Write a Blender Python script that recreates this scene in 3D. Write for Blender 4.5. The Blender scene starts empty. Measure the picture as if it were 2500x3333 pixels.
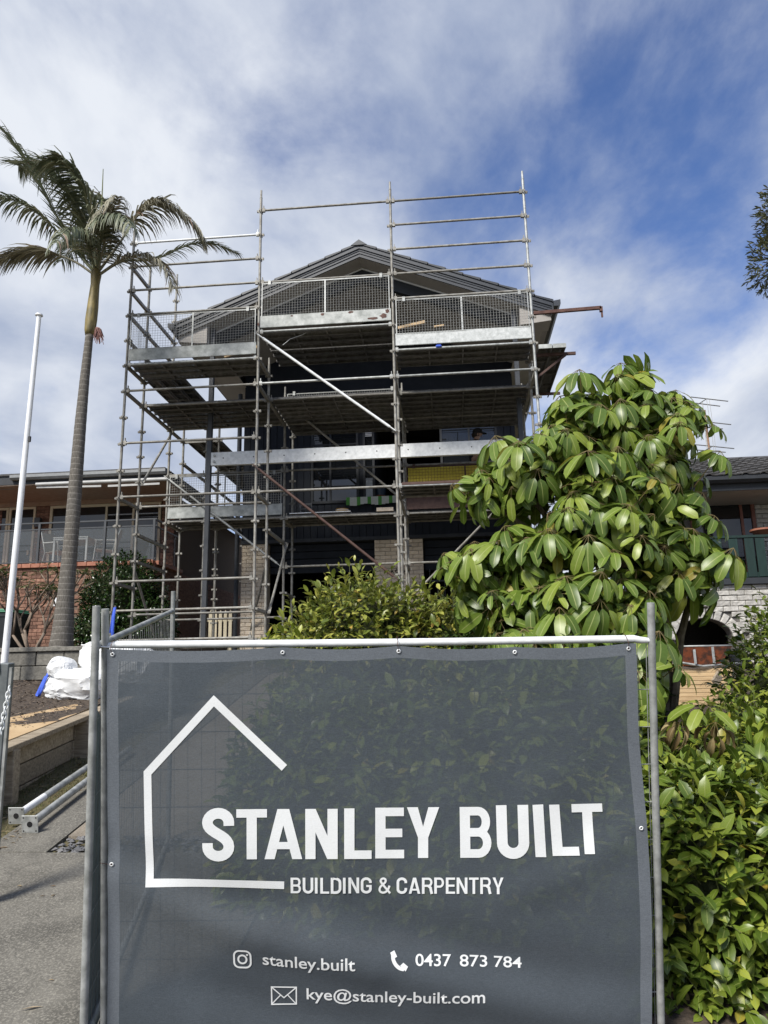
import bpy, bmesh, math, random
import numpy as np
from mathutils import Vector, Matrix, noise as mnoise

# ------------------------------------------------------------------ camera, sky, sun, exposure
SC = bpy.context.scene
COL = SC.collection
CAM = Vector((0.0, 0.0, 1.8))
RT = Vector((0.99588, 0.08847, -0.01974)); UP = Vector((0.03829, -0.21323, 0.97625)); FW = Vector((-0.08216, 0.97299, 0.21573))
FPX = 2400.0                                   # focal length for a frame of 2500 x 3333
cam_data = bpy.data.cameras.new('camera'); cam = bpy.data.objects.new('camera', cam_data); COL.objects.link(cam)
M3 = Matrix((RT, UP, -FW)).transposed()
cam.matrix_world = Matrix.Translation(CAM) @ M3.to_4x4()
cam_data.sensor_fit = 'VERTICAL'; cam_data.sensor_height = 24.0; cam_data.lens = FPX / 3333.0 * 24.0
cam_data.clip_start = 0.05; cam_data.clip_end = 3000
SC.camera = cam
SC.view_settings.view_transform = 'Standard'; SC.view_settings.look = 'None'
SC.view_settings.exposure = 1.0; SC.view_settings.gamma = 1.0

SUN_EL = math.radians(45); SUN_DIR = Vector((-0.5, -0.86, 0)).normalized()   # horizontal direction towards the sun
SUN_VEC = Vector((SUN_DIR.x * math.cos(SUN_EL), SUN_DIR.y * math.cos(SUN_EL), math.sin(SUN_EL)))
sd = bpy.data.lights.new('sun', 'SUN'); sd.energy = 2.8; sd.angle = math.radians(17); sd.color = (1.0, 0.955, 0.88)
sun = bpy.data.objects.new('sun', sd); COL.objects.link(sun); sun.location = (-6, -8, 20)
sun.rotation_euler = SUN_VEC.to_track_quat('Z', 'Y').to_euler()

world = bpy.data.worlds.new('World'); SC.world = world; world.use_nodes = True
def build_sky():
    nt = world.node_tree; N = nt.nodes; L = nt.links; N.clear()
    out = N.new('ShaderNodeOutputWorld'); bg = N.new('ShaderNodeBackground'); bg.inputs['Strength'].default_value = 0.1
    sky = N.new('ShaderNodeTexSky'); sky.sky_type = 'NISHITA'; sky.sun_disc = False
    sky.sun_elevation = SUN_EL; sky.sun_rotation = math.atan2(SUN_DIR.x, SUN_DIR.y); sky.air_density = 1.0; sky.dust_density = 0.4; sky.ozone_density = 2.0
    tc = N.new('ShaderNodeTexCoord'); sep = N.new('ShaderNodeSeparateXYZ'); L.new(tc.outputs['Generated'], sep.inputs[0])
    def math_(op, a, b=None, c=None):
        n = N.new('ShaderNodeMath'); n.operation = op
        for i, v in enumerate((a, b, c)):
            if v is None: continue
            if isinstance(v, (int, float)): n.inputs[i].default_value = v
            else: L.new(v, n.inputs[i])
        return n.outputs[0]
    zz = math_('ADD', math_('MAXIMUM', sep.outputs[2], 0.0), 0.22)          # flat cloud layer seen in perspective
    cx = math_('DIVIDE', sep.outputs[0], zz); cy = math_('DIVIDE', sep.outputs[1], zz)
    comb = N.new('ShaderNodeCombineXYZ'); L.new(cx, comb.inputs[0]); L.new(cy, comb.inputs[1])
    mp = N.new('ShaderNodeMapping'); L.new(comb.outputs[0], mp.inputs[0]); mp.inputs['Rotation'].default_value = (0, 0, math.radians(SKY_ROT))
    mp.inputs['Location'].default_value = (SKY_X, SKY_Y, 0); mp.inputs['Scale'].default_value = (1.0, 0.75, 1)
    def noise_(scale, det, rough, dist, src=mp.outputs[0], z=0.0):
        n = N.new('ShaderNodeTexNoise'); n.noise_dimensions = '4D'; L.new(src, n.inputs['Vector'])
        n.inputs['Scale'].default_value = scale; n.inputs['Detail'].default_value = det; n.inputs['Roughness'].default_value = rough
        n.inputs['Distortion'].default_value = dist; n.inputs['W'].default_value = z
        return n.outputs['Fac']
    big = noise_(0.62, 2, .5, .3, z=SKY_W); mid = noise_(2.1, 8, .56, .5, z=1.7); fine = noise_(6.5, 8, .6, .2, z=4.2)
    dens = math_('ADD', math_('MULTIPLY', big, 1.5), math_('ADD', math_('MULTIPLY', mid, 1.05), math_('MULTIPLY', fine, 0.50)))
    low = math_('MULTIPLY', math_('POWER', math_('SUBTRACT', 1.0, math_('MINIMUM', math_('MAXIMUM', sep.outputs[2], 0.0), 1.0)), 3.0), SKY_HZ)   # the layer looks denser towards the horizon
    mr = N.new('ShaderNodeMapRange'); mr.interpolation_type = 'SMOOTHSTEP'; L.new(math_('ADD', dens, low), mr.inputs['Value'])
    mr.inputs['From Min'].default_value = SKY_LO; mr.inputs['From Max'].default_value = SKY_HI
    # thicker cloud is whiter, thin cloud greyish blue; soft grey undersides from another noise
    shade = noise_(3.0, 6, .55, .4, z=9.1)
    ramp = N.new('ShaderNodeValToRGB'); L.new(shade, ramp.inputs[0])
    ramp.color_ramp.elements[0].position = .33; ramp.color_ramp.elements[0].color = (1.95, 2.30, 3.10, 1)
    ramp.color_ramp.elements[1].position = .66; ramp.color_ramp.elements[1].color = (4.1, 4.3, 4.65, 1)
    # blue of the clear sky
    tint = N.new('ShaderNodeMix'); tint.data_type = 'RGBA'; tint.blend_type = 'MULTIPLY'; tint.inputs['Factor'].default_value = 1
    L.new(sky.outputs[0], tint.inputs['A']); tint.inputs['B'].default_value = SKY_TINT
    mix = N.new('ShaderNodeMix'); mix.data_type = 'RGBA'; L.new(mr.outputs[0], mix.inputs['Factor'])
    L.new(tint.outputs['Result'], mix.inputs['A']); L.new(ramp.outputs[0], mix.inputs['B'])
    L.new(mix.outputs['Result'], bg.inputs['Color']); L.new(bg.outputs[0], out.inputs[0])
SKY_HZ = 0.30
SKY_ROT, SKY_X, SKY_Y, SKY_W, SKY_LO, SKY_HI, SKY_TINT = -45, 8.2, 3.0, 0.0, 1.19, 1.66, (0.52, 0.60, 0.80, 1)
build_sky()

# ------------------------------------------------------------------ helpers
RNG = random.Random(7)
def at(x, y, Y):                       # site point on the vertical plane at distance Y seen at photo pixel (x, y)
    d = FW + RT * ((x - 1250) / FPX) - UP * ((y - 1666.5) / FPX)
    return CAM + d * (Y / d.y)
def pix(p):                            # photo pixel of a site point
    v = Vector(p) - CAM; d = v.dot(FW); return 1250 + FPX * v.dot(RT) / d, 1666.5 - FPX * v.dot(UP) / d
def gz(Y):                             # the lot climbs away from the street
    return 0.0 if Y < 2.5 else (0.19 * (Y - 2.5) if Y < 12 else 1.805 + 0.1 * (Y - 12))

class MB:
    def __init__(s): s.v = []; s.f = []; s.uv = None
    def quad(s, a, b, c, d):
        i = len(s.v); s.v += [tuple(a), tuple(b), tuple(c), tuple(d)]; s.f.append((i, i+1, i+2, i+3))
    def poly(s, pts):
        i = len(s.v); s.v += [tuple(p) for p in pts]; s.f.append(tuple(range(i, i + len(pts))))
    def box(s, c, size, rot=None):
        c = Vector(c); hx, hy, hz = (k / 2 for k in size); i = len(s.v)
        for dx, dy, dz in ((-1,-1,-1),(1,-1,-1),(1,1,-1),(-1,1,-1),(-1,-1,1),(1,-1,1),(1,1,1),(-1,1,1)):
            p = Vector((dx*hx, dy*hy, dz*hz)); s.v.append(tuple(c + (rot @ p if rot else p)))
        for q in ((3,2,1,0),(4,5,6,7),(0,1,5,4),(1,2,6,5),(2,3,7,6),(3,0,4,7)): s.f.append(tuple(i + k for k in q))
        return s
    def bar(s, p, q, w, h, upv=(0, 0, 1)):            # rectangular bar from p to q
        p = Vector(p); q = Vector(q); d = q - p; z = d.normalized(); x = Vector(upv).cross(z)
        if x.length < 1e-4: x = Vector((1, 0, 0)).cross(z)
        x.normalize(); y = z.cross(x); R = Matrix((x, y, z)).transposed()
        return s.box((p + q) / 2, (w, h, d.length), R)
    def tube(s, pts, r, n=8, cap=True):
        pts = [Vector(p) for p in pts]; rs = r if isinstance(r, (list, tuple)) else [r] * len(pts); base = len(s.v)
        d0 = (pts[1] - pts[0]).normalized(); a = Vector((0, 0, 1)) if abs(d0.z) < .9 else Vector((1, 0, 0)); x = a.cross(d0).normalized()
        for i, p in enumerate(pts):
            d = (pts[min(i+1, len(pts)-1)] - pts[max(i-1, 0)]).normalized(); x = (x - d * x.dot(d)).normalized(); y = d.cross(x)
            for k in range(n):
                t = 2 * math.pi * k / n; s.v.append(tuple(p + (x * math.cos(t) + y * math.sin(t)) * rs[i]))
        for i in range(len(pts) - 1):
            for k in range(n):
                k2 = (k + 1) % n; s.f.append((base+i*n+k, base+i*n+k2, base+(i+1)*n+k2, base+(i+1)*n+k))
        if cap:
            s.f.append(tuple(base + k for k in reversed(range(n)))); e = base + (len(pts)-1)*n; s.f.append(tuple(e + k for k in range(n)))
        return s
    def prism(s, poly, n, t):                          # flat polygon given thickness t along n
        n = Vector(n).normalized() * t; m = len(poly); i = len(s.v)
        s.v += [tuple(p) for p in poly] + [tuple(Vector(p) + n) for p in poly]
        s.f.append(tuple(i + k for k in reversed(range(m)))); s.f.append(tuple(i + m + k for k in range(m)))
        for k in range(m): k2 = (k + 1) % m; s.f.append((i+k, i+k2, i+m+k2, i+m+k))
        return s
    def lathe(s, c, prof, n=16):                       # prof: list of (r, z)
        c = Vector(c); base = len(s.v)
        for r, z in prof:
            for k in range(n): t = 2*math.pi*k/n; s.v.append((c.x + r*math.cos(t), c.y + r*math.sin(t), c.z + z))
        for i in range(len(prof) - 1):
            for k in range(n):
                k2 = (k + 1) % n; s.f.append((base+i*n+k, base+i*n+k2, base+(i+1)*n+k2, base+(i+1)*n+k))
        s.f.append(tuple(base + k for k in reversed(range(n)))); e = base + (len(prof)-1)*n; s.f.append(tuple(e + k for k in range(n)))
        return s
    def mesh(s, name):
        me = bpy.data.meshes.new(name); me.from_pydata(s.v, [], s.f); me.update(); return me
    def build(s, name, mat, parent=None, smooth=False, bevel=0, recalc=True):
        me = s.mesh(name)
        if recalc:
            bm = bmesh.new(); bm.from_mesh(me); bmesh.ops.recalc_face_normals(bm, faces=bm.faces); bm.to_mesh(me); bm.free()
        return link(name, me, mat, parent, smooth, bevel)
def link(name, me, mat, parent=None, smooth=False, bevel=0):
    o = bpy.data.objects.new(name, me); COL.objects.link(o)
    if mat is not None and not me.materials: me.materials.append(mat)
    if parent is not None: o.parent = parent
    if smooth:
        me.polygons.foreach_set('use_smooth', [True] * len(me.polygons))
        if smooth != 'all': me.set_sharp_from_angle(angle=math.radians(40))
    if bevel:
        b = o.modifiers.new('bevel', 'BEVEL'); b.width = bevel; b.segments = 1; b.limit_method = 'ANGLE'
    return o
def tag(o, label=None, cat=None, group=None, kind=None):
    if label: o['label'] = label
    if cat: o['category'] = cat
    if group: o['group'] = group
    if kind: o['kind'] = kind
    return o
def thing(name, label, cat, loc=(0, 0, 0), rz=0, group=None):
    o = bpy.data.objects.new(name, None); COL.objects.link(o); o.location = loc; o.rotation_euler = (0, 0, rz); o.empty_display_size = .1
    return tag(o, label, cat, group)
def inst(name, me, parent, loc=(0, 0, 0), rot=None, scale=None, mat=None):
    o = bpy.data.objects.new(name, me); COL.objects.link(o); o.parent = parent
    o.location = loc
    if rot is not None: o.rotation_euler = rot.to_euler() if isinstance(rot, Matrix) else rot
    if scale is not None: o.scale = scale if hasattr(scale, '__len__') else (scale,) * 3
    return o

# ------------------------------------------------------------------ materials
def mat_new(name):
    m = bpy.data.materials.new(name); m.use_nodes = True; nt = m.node_tree
    return m, nt, nt.nodes['Principled BSDF'], nt.nodes, nt.links
def mat(name, c1, c2=None, rough=.6, metal=0.0, scale=8.0, detail=6, bump=0.0, bscale=None, stretch=None, spec=.5, rnd=None, lo=.35, hi=.65, rough2=None):
    """c1..c2 blended by noise; rnd: per-object value spread; bump: fine relief"""
    m, nt, bs, N, L = mat_new(name); bs.inputs['Roughness'].default_value = rough; bs.inputs['Metallic'].default_value = metal
    bs.inputs['Specular IOR Level'].default_value = spec
    tc = N.new('ShaderNodeTexCoord'); mp = N.new('ShaderNodeMapping'); L.new(tc.outputs['Object'], mp.inputs[0])
    if stretch: mp.inputs['Scale'].default_value = stretch
    src = None
    if rnd:
        oi = N.new('ShaderNodeObjectInfo'); va = N.new('ShaderNodeVectorMath'); va.operation = 'MULTIPLY_ADD'
        cb = N.new('ShaderNodeCombineXYZ')
        for k in range(3): L.new(oi.outputs['Random'], cb.inputs[k])
        L.new(cb.outputs[0], va.inputs[0]); va.inputs[1].default_value = (37, 53, 71); L.new(tc.outputs['Object'], va.inputs[2]); L.new(va.outputs[0], mp.inputs[0])
    nz = N.new('ShaderNodeTexNoise'); L.new(mp.outputs[0], nz.inputs['Vector']); nz.inputs['Scale'].default_value = scale; nz.inputs['Detail'].default_value = detail; nz.inputs['Roughness'].default_value = .6
    c2 = c2 or tuple(k * .8 for k in c1)
    rp = N.new('ShaderNodeValToRGB'); L.new(nz.outputs['Fac'], rp.inputs[0])
    rp.color_ramp.elements[0].position = lo; rp.color_ramp.elements[0].color = (*c1, 1); rp.color_ramp.elements[1].position = hi; rp.color_ramp.elements[1].color = (*c2, 1)
    col = rp.outputs[0]
    if rnd:
        hs = N.new('ShaderNodeHueSaturation'); mr = N.new('ShaderNodeMapRange'); L.new(oi.outputs['Random'], mr.inputs[0])
        mr.inputs[3].default_value = 1 - rnd; mr.inputs[4].default_value = 1 + rnd; L.new(mr.outputs[0], hs.inputs['Value']); L.new(col, hs.inputs['Color']); col = hs.outputs[0]
    L.new(col, bs.inputs['Base Color'])
    if rough2 is not None:
        mr2 = N.new('ShaderNodeMapRange'); L.new(nz.outputs['Fac'], mr2.inputs[0]); mr2.inputs[1].default_value = .3; mr2.inputs[2].default_value = .7
        mr2.inputs[3].default_value = rough; mr2.inputs[4].default_value = rough2; L.new(mr2.outputs[0], bs.inputs['Roughness'])
    if bump:
        n2 = N.new('ShaderNodeTexNoise'); L.new(mp.outputs[0], n2.inputs['Vector']); n2.inputs['Scale'].default_value = bscale or scale * 4; n2.inputs['Detail'].default_value = 8
        bp = N.new('ShaderNodeBump'); bp.inputs['Strength'].default_value = bump; bp.inputs['Distance'].default_value = .01
        L.new(n2.outputs['Fac'], bp.inputs['Height']); L.new(bp.outputs[0], bs.inputs['Normal'])
    return m
def leaf_mat(name, dark, mid, bright, rough=.38, transl=.22, vein=None, per_object=False):
    """leaf colours differ leaf by leaf; pale midrib along u = .5"""
    m, nt, bs, N, L = mat_new(name); bs.inputs['Roughness'].default_value = rough; bs.inputs['Specular IOR Level'].default_value = .45
    g = N.new('ShaderNodeNewGeometry'); rp = N.new('ShaderNodeValToRGB'); L.new(g.outputs['Random Per Island'], rp.inputs[0])
    if per_object:
        oi = N.new('ShaderNodeObjectInfo'); ad = N.new('ShaderNodeMath'); ad.operation = 'ADD'; fr = N.new('ShaderNodeMath'); fr.operation = 'FRACT'
        L.new(oi.outputs['Random'], ad.inputs[0]); L.new(g.outputs['Random Per Island'], ad.inputs[1]); L.new(ad.outputs[0], fr.inputs[0]); L.new(fr.outputs[0], rp.inputs[0])
    e = rp.color_ramp.elements; e[0].color = (*dark, 1); e[0].position = 0.05; e[1].color = (*bright, 1); e[1].position = 1; x = e.new(.55); x.color = (*mid, 1); x = e.new(.965); x.color = (*bright, 1); e[len(e)-1].color = (bright[0]*1.1, bright[1]*.72, bright[2]*.8, 1)
    tc = N.new('ShaderNodeTexCoord'); nz = N.new('ShaderNodeTexNoise'); nz.inputs['Scale'].default_value = 30; nz.inputs['Detail'].default_value = 4; L.new(tc.outputs['Object'], nz.inputs['Vector'])
    hs = N.new('ShaderNodeHueSaturation'); L.new(rp.outputs[0], hs.inputs['Color']); mr = N.new('ShaderNodeMapRange'); L.new(nz.outputs['Fac'], mr.inputs[0]); mr.inputs[3].default_value = .75; mr.inputs[4].default_value = 1.25; L.new(mr.outputs[0], hs.inputs['Value'])
    col = hs.outputs[0]
    if vein:
        sp = N.new('ShaderNodeSeparateXYZ'); L.new(tc.outputs['UV'], sp.inputs[0]); a = N.new('ShaderNodeMath'); a.operation = 'SUBTRACT'; a.inputs[1].default_value = .5; L.new(sp.outputs[0], a.inputs[0])
        b = N.new('ShaderNodeMath'); b.operation = 'ABSOLUTE'; L.new(a.outputs[0], b.inputs[0]); c = N.new('ShaderNodeMapRange'); L.new(b.outputs[0], c.inputs[0])
        c.inputs[1].default_value = .02; c.inputs[2].default_value = .05; c.inputs[3].default_value = .8; c.inputs[4].default_value = 0
        mx = N.new('ShaderNodeMix'); mx.data_type = 'RGBA'; L.new(c.outputs[0], mx.inputs['Factor']); L.new(col, mx.inputs['A']); mx.inputs['B'].default_value = (*vein, 1); col = mx.outputs['Result']
    L.new(col, bs.inputs['Base Color'])
    tr = N.new('ShaderNodeBsdfTranslucent'); L.new(col, tr.inputs['Color']); ms = N.new('ShaderNodeMixShader'); ms.inputs[0].default_value = transl
    L.new(bs.outputs[0], ms.inputs[1]); L.new(tr.outputs[0], ms.inputs[2]); L.new(ms.outputs[0], N['Material Output'].inputs[0])
    return m
def glass_mat(name, col, rough=.03, alpha=1.0):
    m, nt, bs, N, L = mat_new(name); bs.inputs['Base Color'].default_value = (*col, 1); bs.inputs['Roughness'].default_value = rough; bs.inputs['Specular IOR Level'].default_value = .8
    tc = N.new('ShaderNodeTexCoord'); nz = N.new('ShaderNodeTexNoise'); nz.inputs['Scale'].default_value = 1.5; L.new(tc.outputs['Object'], nz.inputs['Vector'])
    bp = N.new('ShaderNodeBump'); bp.inputs['Strength'].default_value = .02; L.new(nz.outputs['Fac'], bp.inputs['Height']); L.new(bp.outputs[0], bs.inputs['Normal'])
    if alpha < 1:
        tr = N.new('ShaderNodeBsdfTransparent'); ms = N.new('ShaderNodeMixShader'); ms.inputs[0].default_value = alpha
        L.new(tr.outputs[0], ms.inputs[1]); L.new(bs.outputs[0], ms.inputs[2]); L.new(ms.outputs[0], N['Material Output'].inputs[0])
    return m
MT = dict(
    galv=mat('galvanised_steel', (.24, .25, .24), (.42, .43, .42), rough=.5, metal=.4, scale=14, rnd=.16, rough2=.62, bump=.08),
    galv_dull=mat('weathered_scaffold_steel', (.165, .152, .128), (.29, .285, .26), rough=.6, metal=.2, scale=11, rnd=.2, bump=.1),
    galv_bright=mat('new_galvanised_steel', (.62, .64, .64), (.80, .82, .82), rough=.45, metal=0.0, scale=14, rnd=.05, rough2=.55, bump=.05),
    toe=mat('toe_board_steel', (.24, .255, .24), (.46, .475, .455), rough=.6, metal=.08, scale=7, rnd=.10, bump=.15, bscale=30),
    toe_light=mat('pale_toe_board_steel', (.40, .42, .41), (.60, .62, .61), rough=.6, scale=16, bump=.15, bscale=40),
    rust=mat('rusted_steel', (.06, .022, .015), (.12, .058, .042), rough=.75, scale=12, bump=.2),
    redbrown=mat('red_brown_primer', (.052, .024, .018), (.085, .045, .034), rough=.7, scale=10, bump=.1),
    plank=mat('scaffold_plank_steel', (.10, .095, .09), (.20, .195, .185), rough=.6, metal=.2, scale=9, rnd=.3, bump=.1),
    wire=mat('mesh_wire', (.36, .36, .34), (.5, .5, .47), rough=.6, metal=.3, scale=20),
    yellow=mat('yellow_netting', (.42, .34, .03), (.55, .45, .05), rough=.7, scale=20, bump=.2),
    charcoal=mat('charcoal_colorbond', (.018, .021, .026), (.027, .031, .037), rough=.6, scale=3, bump=.02),
    charcoal2=mat('charcoal_roof_trim', (.045, .049, .055), (.060, .065, .072), rough=.42, scale=3, bump=.02),
    navy=mat('dark_navy_cladding', (.016, .019, .026), (.022, .026, .034), rough=.75, scale=3, bump=.04, spec=.2),
    taupe=mat('taupe_lining_board', (.35, .325, .295), (.40, .375, .34), rough=.7, scale=4),
    tanbrick=mat('cream_brick', (.64, .53, .40), (.74, .64, .51), rough=.85, scale=22, rnd=.16, bump=.35, bscale=45),
    mortar=mat('mortar', (.34, .30, .25), (.42, .38, .32), rough=.95, scale=30, bump=.4),
    redbrick=mat('brown_brick', (.13, .062, .042), (.25, .14, .095), rough=.9, scale=16, rnd=.42, bump=.4, bscale=50),
    mortar2=mat('brown_mortar', (.12, .085, .06), (.17, .13, .10), rough=.95, scale=30, bump=.4),
    whitebrick=mat('pale_split_face_brick', (.36, .345, .315), (.50, .485, .45), rough=.9, scale=18, rnd=.14, bump=.8, bscale=22),
    cream=mat('cream_frame_paint', (.56, .49, .34), (.62, .55, .40), rough=.5, scale=5),
    white=mat('white_paint', (.74, .75, .76), (.80, .81, .82), rough=.4, scale=5),
    terracotta=mat('terracotta_tile', (.27, .095, .055), (.36, .15, .09), rough=.6, scale=9, rnd=.12),
    wood=mat('weathered_sleeper', (.22, .175, .12), (.42, .35, .25), rough=.85, scale=5, stretch=(1, 8, 8), bump=.5, bscale=20, rnd=.18),
    pine=mat('fresh_pine', (.55, .38, .20), (.66, .48, .27), rough=.65, scale=5, stretch=(1, 8, 8), rnd=.1, bump=.1),
    ply=mat('tan_plywood', (.40, .27, .14), (.50, .36, .20), rough=.7, scale=3, bump=.1),
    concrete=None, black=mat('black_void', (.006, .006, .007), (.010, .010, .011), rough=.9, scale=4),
    blackplastic=mat('black_plastic', (.012, .014, .016), (.020, .022, .026), rough=.45, scale=6),
    greenplastic=mat('green_bin_lid', (.07, .22, .13), (.09, .26, .16), rough=.45, scale=6),
    strap=mat('blue_webbing', (.035, .085, .50), (.055, .13, .62), rough=.75, scale=40, bump=.2),
    bag=mat('white_woven_bag', (.60, .61, .61), (.72, .73, .73), rough=.55, scale=6, bump=.25, bscale=20),
    darkgreen=mat('green_painted_timber', (.005, .021, .017), (.009, .032, .026), rough=.55, scale=7, stretch=(6, 6, 1), rnd=.12, bump=.15),
    brownframe=mat('brown_window_frame', (.17, .06, .04), (.23, .09, .06), rough=.5, scale=6),
    tile=mat('dark_roof_tile', (.035, .034, .034), (.075, .072, .07), rough=.8, scale=14, rnd=.25, bump=.5),
    glass=glass_mat('window_glass', (.012, .014, .017)), glass2=glass_mat('balustrade_glass', (.20, .22, .23), alpha=.16),
    soil=None,
)
def text_mesh(body, size=1.0, offset=0.0, name='lettering'):
    cu = bpy.data.curves.new(name, 'FONT'); cu.body = body; cu.size = size; cu.offset = offset; cu.resolution_u = 4
    ob = bpy.data.objects.new(name, cu); COL.objects.link(ob); dg = bpy.context.evaluated_depsgraph_get(); dg.update()
    me = bpy.data.meshes.new_from_object(ob.evaluated_get(dg)); bpy.data.objects.remove(ob); bpy.data.curves.remove(cu)
    return me

def perforate(m, px, py, r):                    # punched holes of the plank sheet
    nt = m.node_tree; N = nt.nodes; L = nt.links; bs = N['Principled BSDF']; tc = N.new('ShaderNodeTexCoord'); sp = N.new('ShaderNodeSeparateXYZ'); L.new(tc.outputs['Object'], sp.inputs[0]); acc = []
    for k, p in ((0, px), (1, py)):
        a = N.new('ShaderNodeMath'); a.operation = 'PINGPONG'; L.new(sp.outputs[k], a.inputs[0]); a.inputs[1].default_value = p/2; b = N.new('ShaderNodeMath'); b.operation = 'POWER'; L.new(a.outputs[0], b.inputs[0]); b.inputs[1].default_value = 2; acc.append(b)
    s_ = N.new('ShaderNodeMath'); s_.operation = 'ADD'; L.new(acc[0].outputs[0], s_.inputs[0]); L.new(acc[1].outputs[0], s_.inputs[1]); c = N.new('ShaderNodeMath'); c.operation = 'GREATER_THAN'; L.new(s_.outputs[0], c.inputs[0]); c.inputs[1].default_value = r*r
    lo = N.new('ShaderNodeMath'); lo.operation = 'LESS_THAN'; L.new(sp.outputs[2], lo.inputs[0]); lo.inputs[1].default_value = -.005; mxx = N.new('ShaderNodeMath'); mxx.operation = 'MAXIMUM'; L.new(c.outputs[0], mxx.inputs[0]); L.new(lo.outputs[0], mxx.inputs[1])   # only the flat sheet is punched
    tr = N.new('ShaderNodeBsdfTransparent'); ms = N.new('ShaderNodeMixShader'); L.new(mxx.outputs[0], ms.inputs[0]); L.new(tr.outputs[0], ms.inputs[1]); L.new(bs.outputs[0], ms.inputs[2]); L.new(ms.outputs[0], N['Material Output'].inputs[0])
perforate(MT['plank'], .075, .055, .0085)
# ------------------------------------------------------------------ ground, driveway, garden bed
def concrete_mat(name, a, b, c):
    m, nt, bs, N, L = mat_new(name); bs.inputs['Roughness'].default_value = .9
    tc = N.new('ShaderNodeTexCoord')
    def nz(s, d=6, r=.6):
        n = N.new('ShaderNodeTexNoise'); L.new(tc.outputs['Object'], n.inputs['Vector']); n.inputs['Scale'].default_value = s; n.inputs['Detail'].default_value = d; n.inputs['Roughness'].default_value = r; return n
    big = nz(2.6, 8, .68); spk = nz(75, 3, .7); fine = nz(230, 2)
    r1 = N.new('ShaderNodeValToRGB'); L.new(big.outputs['Fac'], r1.inputs[0]); e = r1.color_ramp.elements; e[0].position = .35; e[0].color = (*a, 1); e[1].position = .68; e[1].color = (*b, 1)
    r2 = N.new('ShaderNodeMapRange'); L.new(spk.outputs['Fac'], r2.inputs[0]); r2.inputs[1].default_value = .47; r2.inputs[2].default_value = .66
    mx = N.new('ShaderNodeMix'); mx.data_type = 'RGBA'; L.new(r2.outputs[0], mx.inputs['Factor']); L.new(r1.outputs[0], mx.inputs['A']); mx.inputs['B'].default_value = (*c, 1)
    st = nz(.9, 9, .72); sr = N.new('ShaderNodeMapRange'); L.new(st.outputs['Fac'], sr.inputs[0]); sr.inputs[1].default_value = .50; sr.inputs[2].default_value = .62; sr.inputs[3].default_value = 1.0; sr.inputs[4].default_value = .68   # old stains
    vc = N.new('ShaderNodeTexVoronoi'); vc.feature = 'DISTANCE_TO_EDGE'; vc.inputs['Scale'].default_value = .55; wn_ = nz(3, 4); av = N.new('ShaderNodeVectorMath'); av.operation = 'ADD'; sv_ = N.new('ShaderNodeVectorMath'); sv_.operation = 'SCALE'; sv_.inputs[3].default_value = .35; L.new(wn_.outputs['Color'], sv_.inputs[0]); L.new(sv_.outputs[0], av.inputs[0]); L.new(tc.outputs['Object'], av.inputs[1]); L.new(av.outputs[0], vc.inputs['Vector'])
    cr_ = N.new('ShaderNodeMapRange'); L.new(vc.outputs['Distance'], cr_.inputs[0]); cr_.inputs[1].default_value = .0015; cr_.inputs[2].default_value = .005; cr_.inputs[3].default_value = .80; cr_.inputs[4].default_value = 1.0   # hairline cracks
    mm = N.new('ShaderNodeMath'); mm.operation = 'MULTIPLY'; L.new(sr.outputs[0], mm.inputs[0]); L.new(cr_.outputs[0], mm.inputs[1]); hv = N.new('ShaderNodeHueSaturation'); L.new(mx.outputs['Result'], hv.inputs['Color']); L.new(mm.outputs[0], hv.inputs['Value']); L.new(hv.outputs[0], bs.inputs['Base Color'])
    bp = N.new('ShaderNodeBump'); bp.inputs['Strength'].default_value = .55; bp.inputs['Distance'].default_value = .006; L.new(spk.outputs['Fac'], bp.inputs['Height'])
    L.new(bp.outputs[0], bs.inputs['Normal']); return m
MT['concrete'] = concrete_mat('exposed_aggregate_concrete', (.085, .080, .068), (.155, .146, .124), (.245, .23, .195))
MT['tanslab'] = concrete_mat('tan_concrete', (.20, .17, .13), (.26, .225, .175), (.30, .26, .21))
MT['soil'] = mat('dark_mulch_soil', (.035, .025, .018), (.095, .072, .052), rough=.95, scale=28, bump=1.0, bscale=60)
MT['lawn'] = mat('dry_lawn_soil', (.07, .068, .028), (.14, .115, .06), rough=.95, scale=20, bump=.8, bscale=70)
def sheet(name, x0, x1, y0, y1, dz, m, step=.5, parent=None):
    b = MB(); n = max(1, int((y1 - y0) / step)); ys = [y0 + (y1 - y0) * i / n for i in range(n + 1)]
    ys = sorted(set(ys + [k for k in (2.5, 12.0) if y0 < k < y1]))
    for a, c in zip(ys, ys[1:]): b.quad((x0, a, gz(a) + dz), (x1, a, gz(a) + dz), (x1, c, gz(c) + dz), (x0, c, gz(c) + dz))
    return b.build(name, m, parent)
def slab(name, x0, x1, y0, y1, dz, th, m):
    b = MB(); ys = sorted(set([y0 + (y1 - y0) * i / 8 for i in range(9)] + [k for k in (2.5, 12.0) if y0 < k < y1]))
    for a, c in zip(ys, ys[1:]):
        b.quad((x0, a, gz(a)+dz), (x1, a, gz(a)+dz), (x1, c, gz(c)+dz), (x0, c, gz(c)+dz))
        b.quad((x0, a, gz(a)+dz-th), (x0, a, gz(a)+dz), (x0, c, gz(c)+dz), (x0, c, gz(c)+dz-th)); b.quad((x1, a, gz(a)+dz), (x1, a, gz(a)+dz-th), (x1, c, gz(c)+dz-th), (x1, c, gz(c)+dz))
    b.quad((x0, y0, gz(y0)+dz-th), (x1, y0, gz(y0)+dz-th), (x1, y0, gz(y0)+dz), (x0, y0, gz(y0)+dz)); b.quad((x1, y1, gz(y1)+dz-th), (x0, y1, gz(y1)+dz-th), (x0, y1, gz(y1)+dz), (x1, y1, gz(y1)+dz))
    return b.build(name, m)
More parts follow.
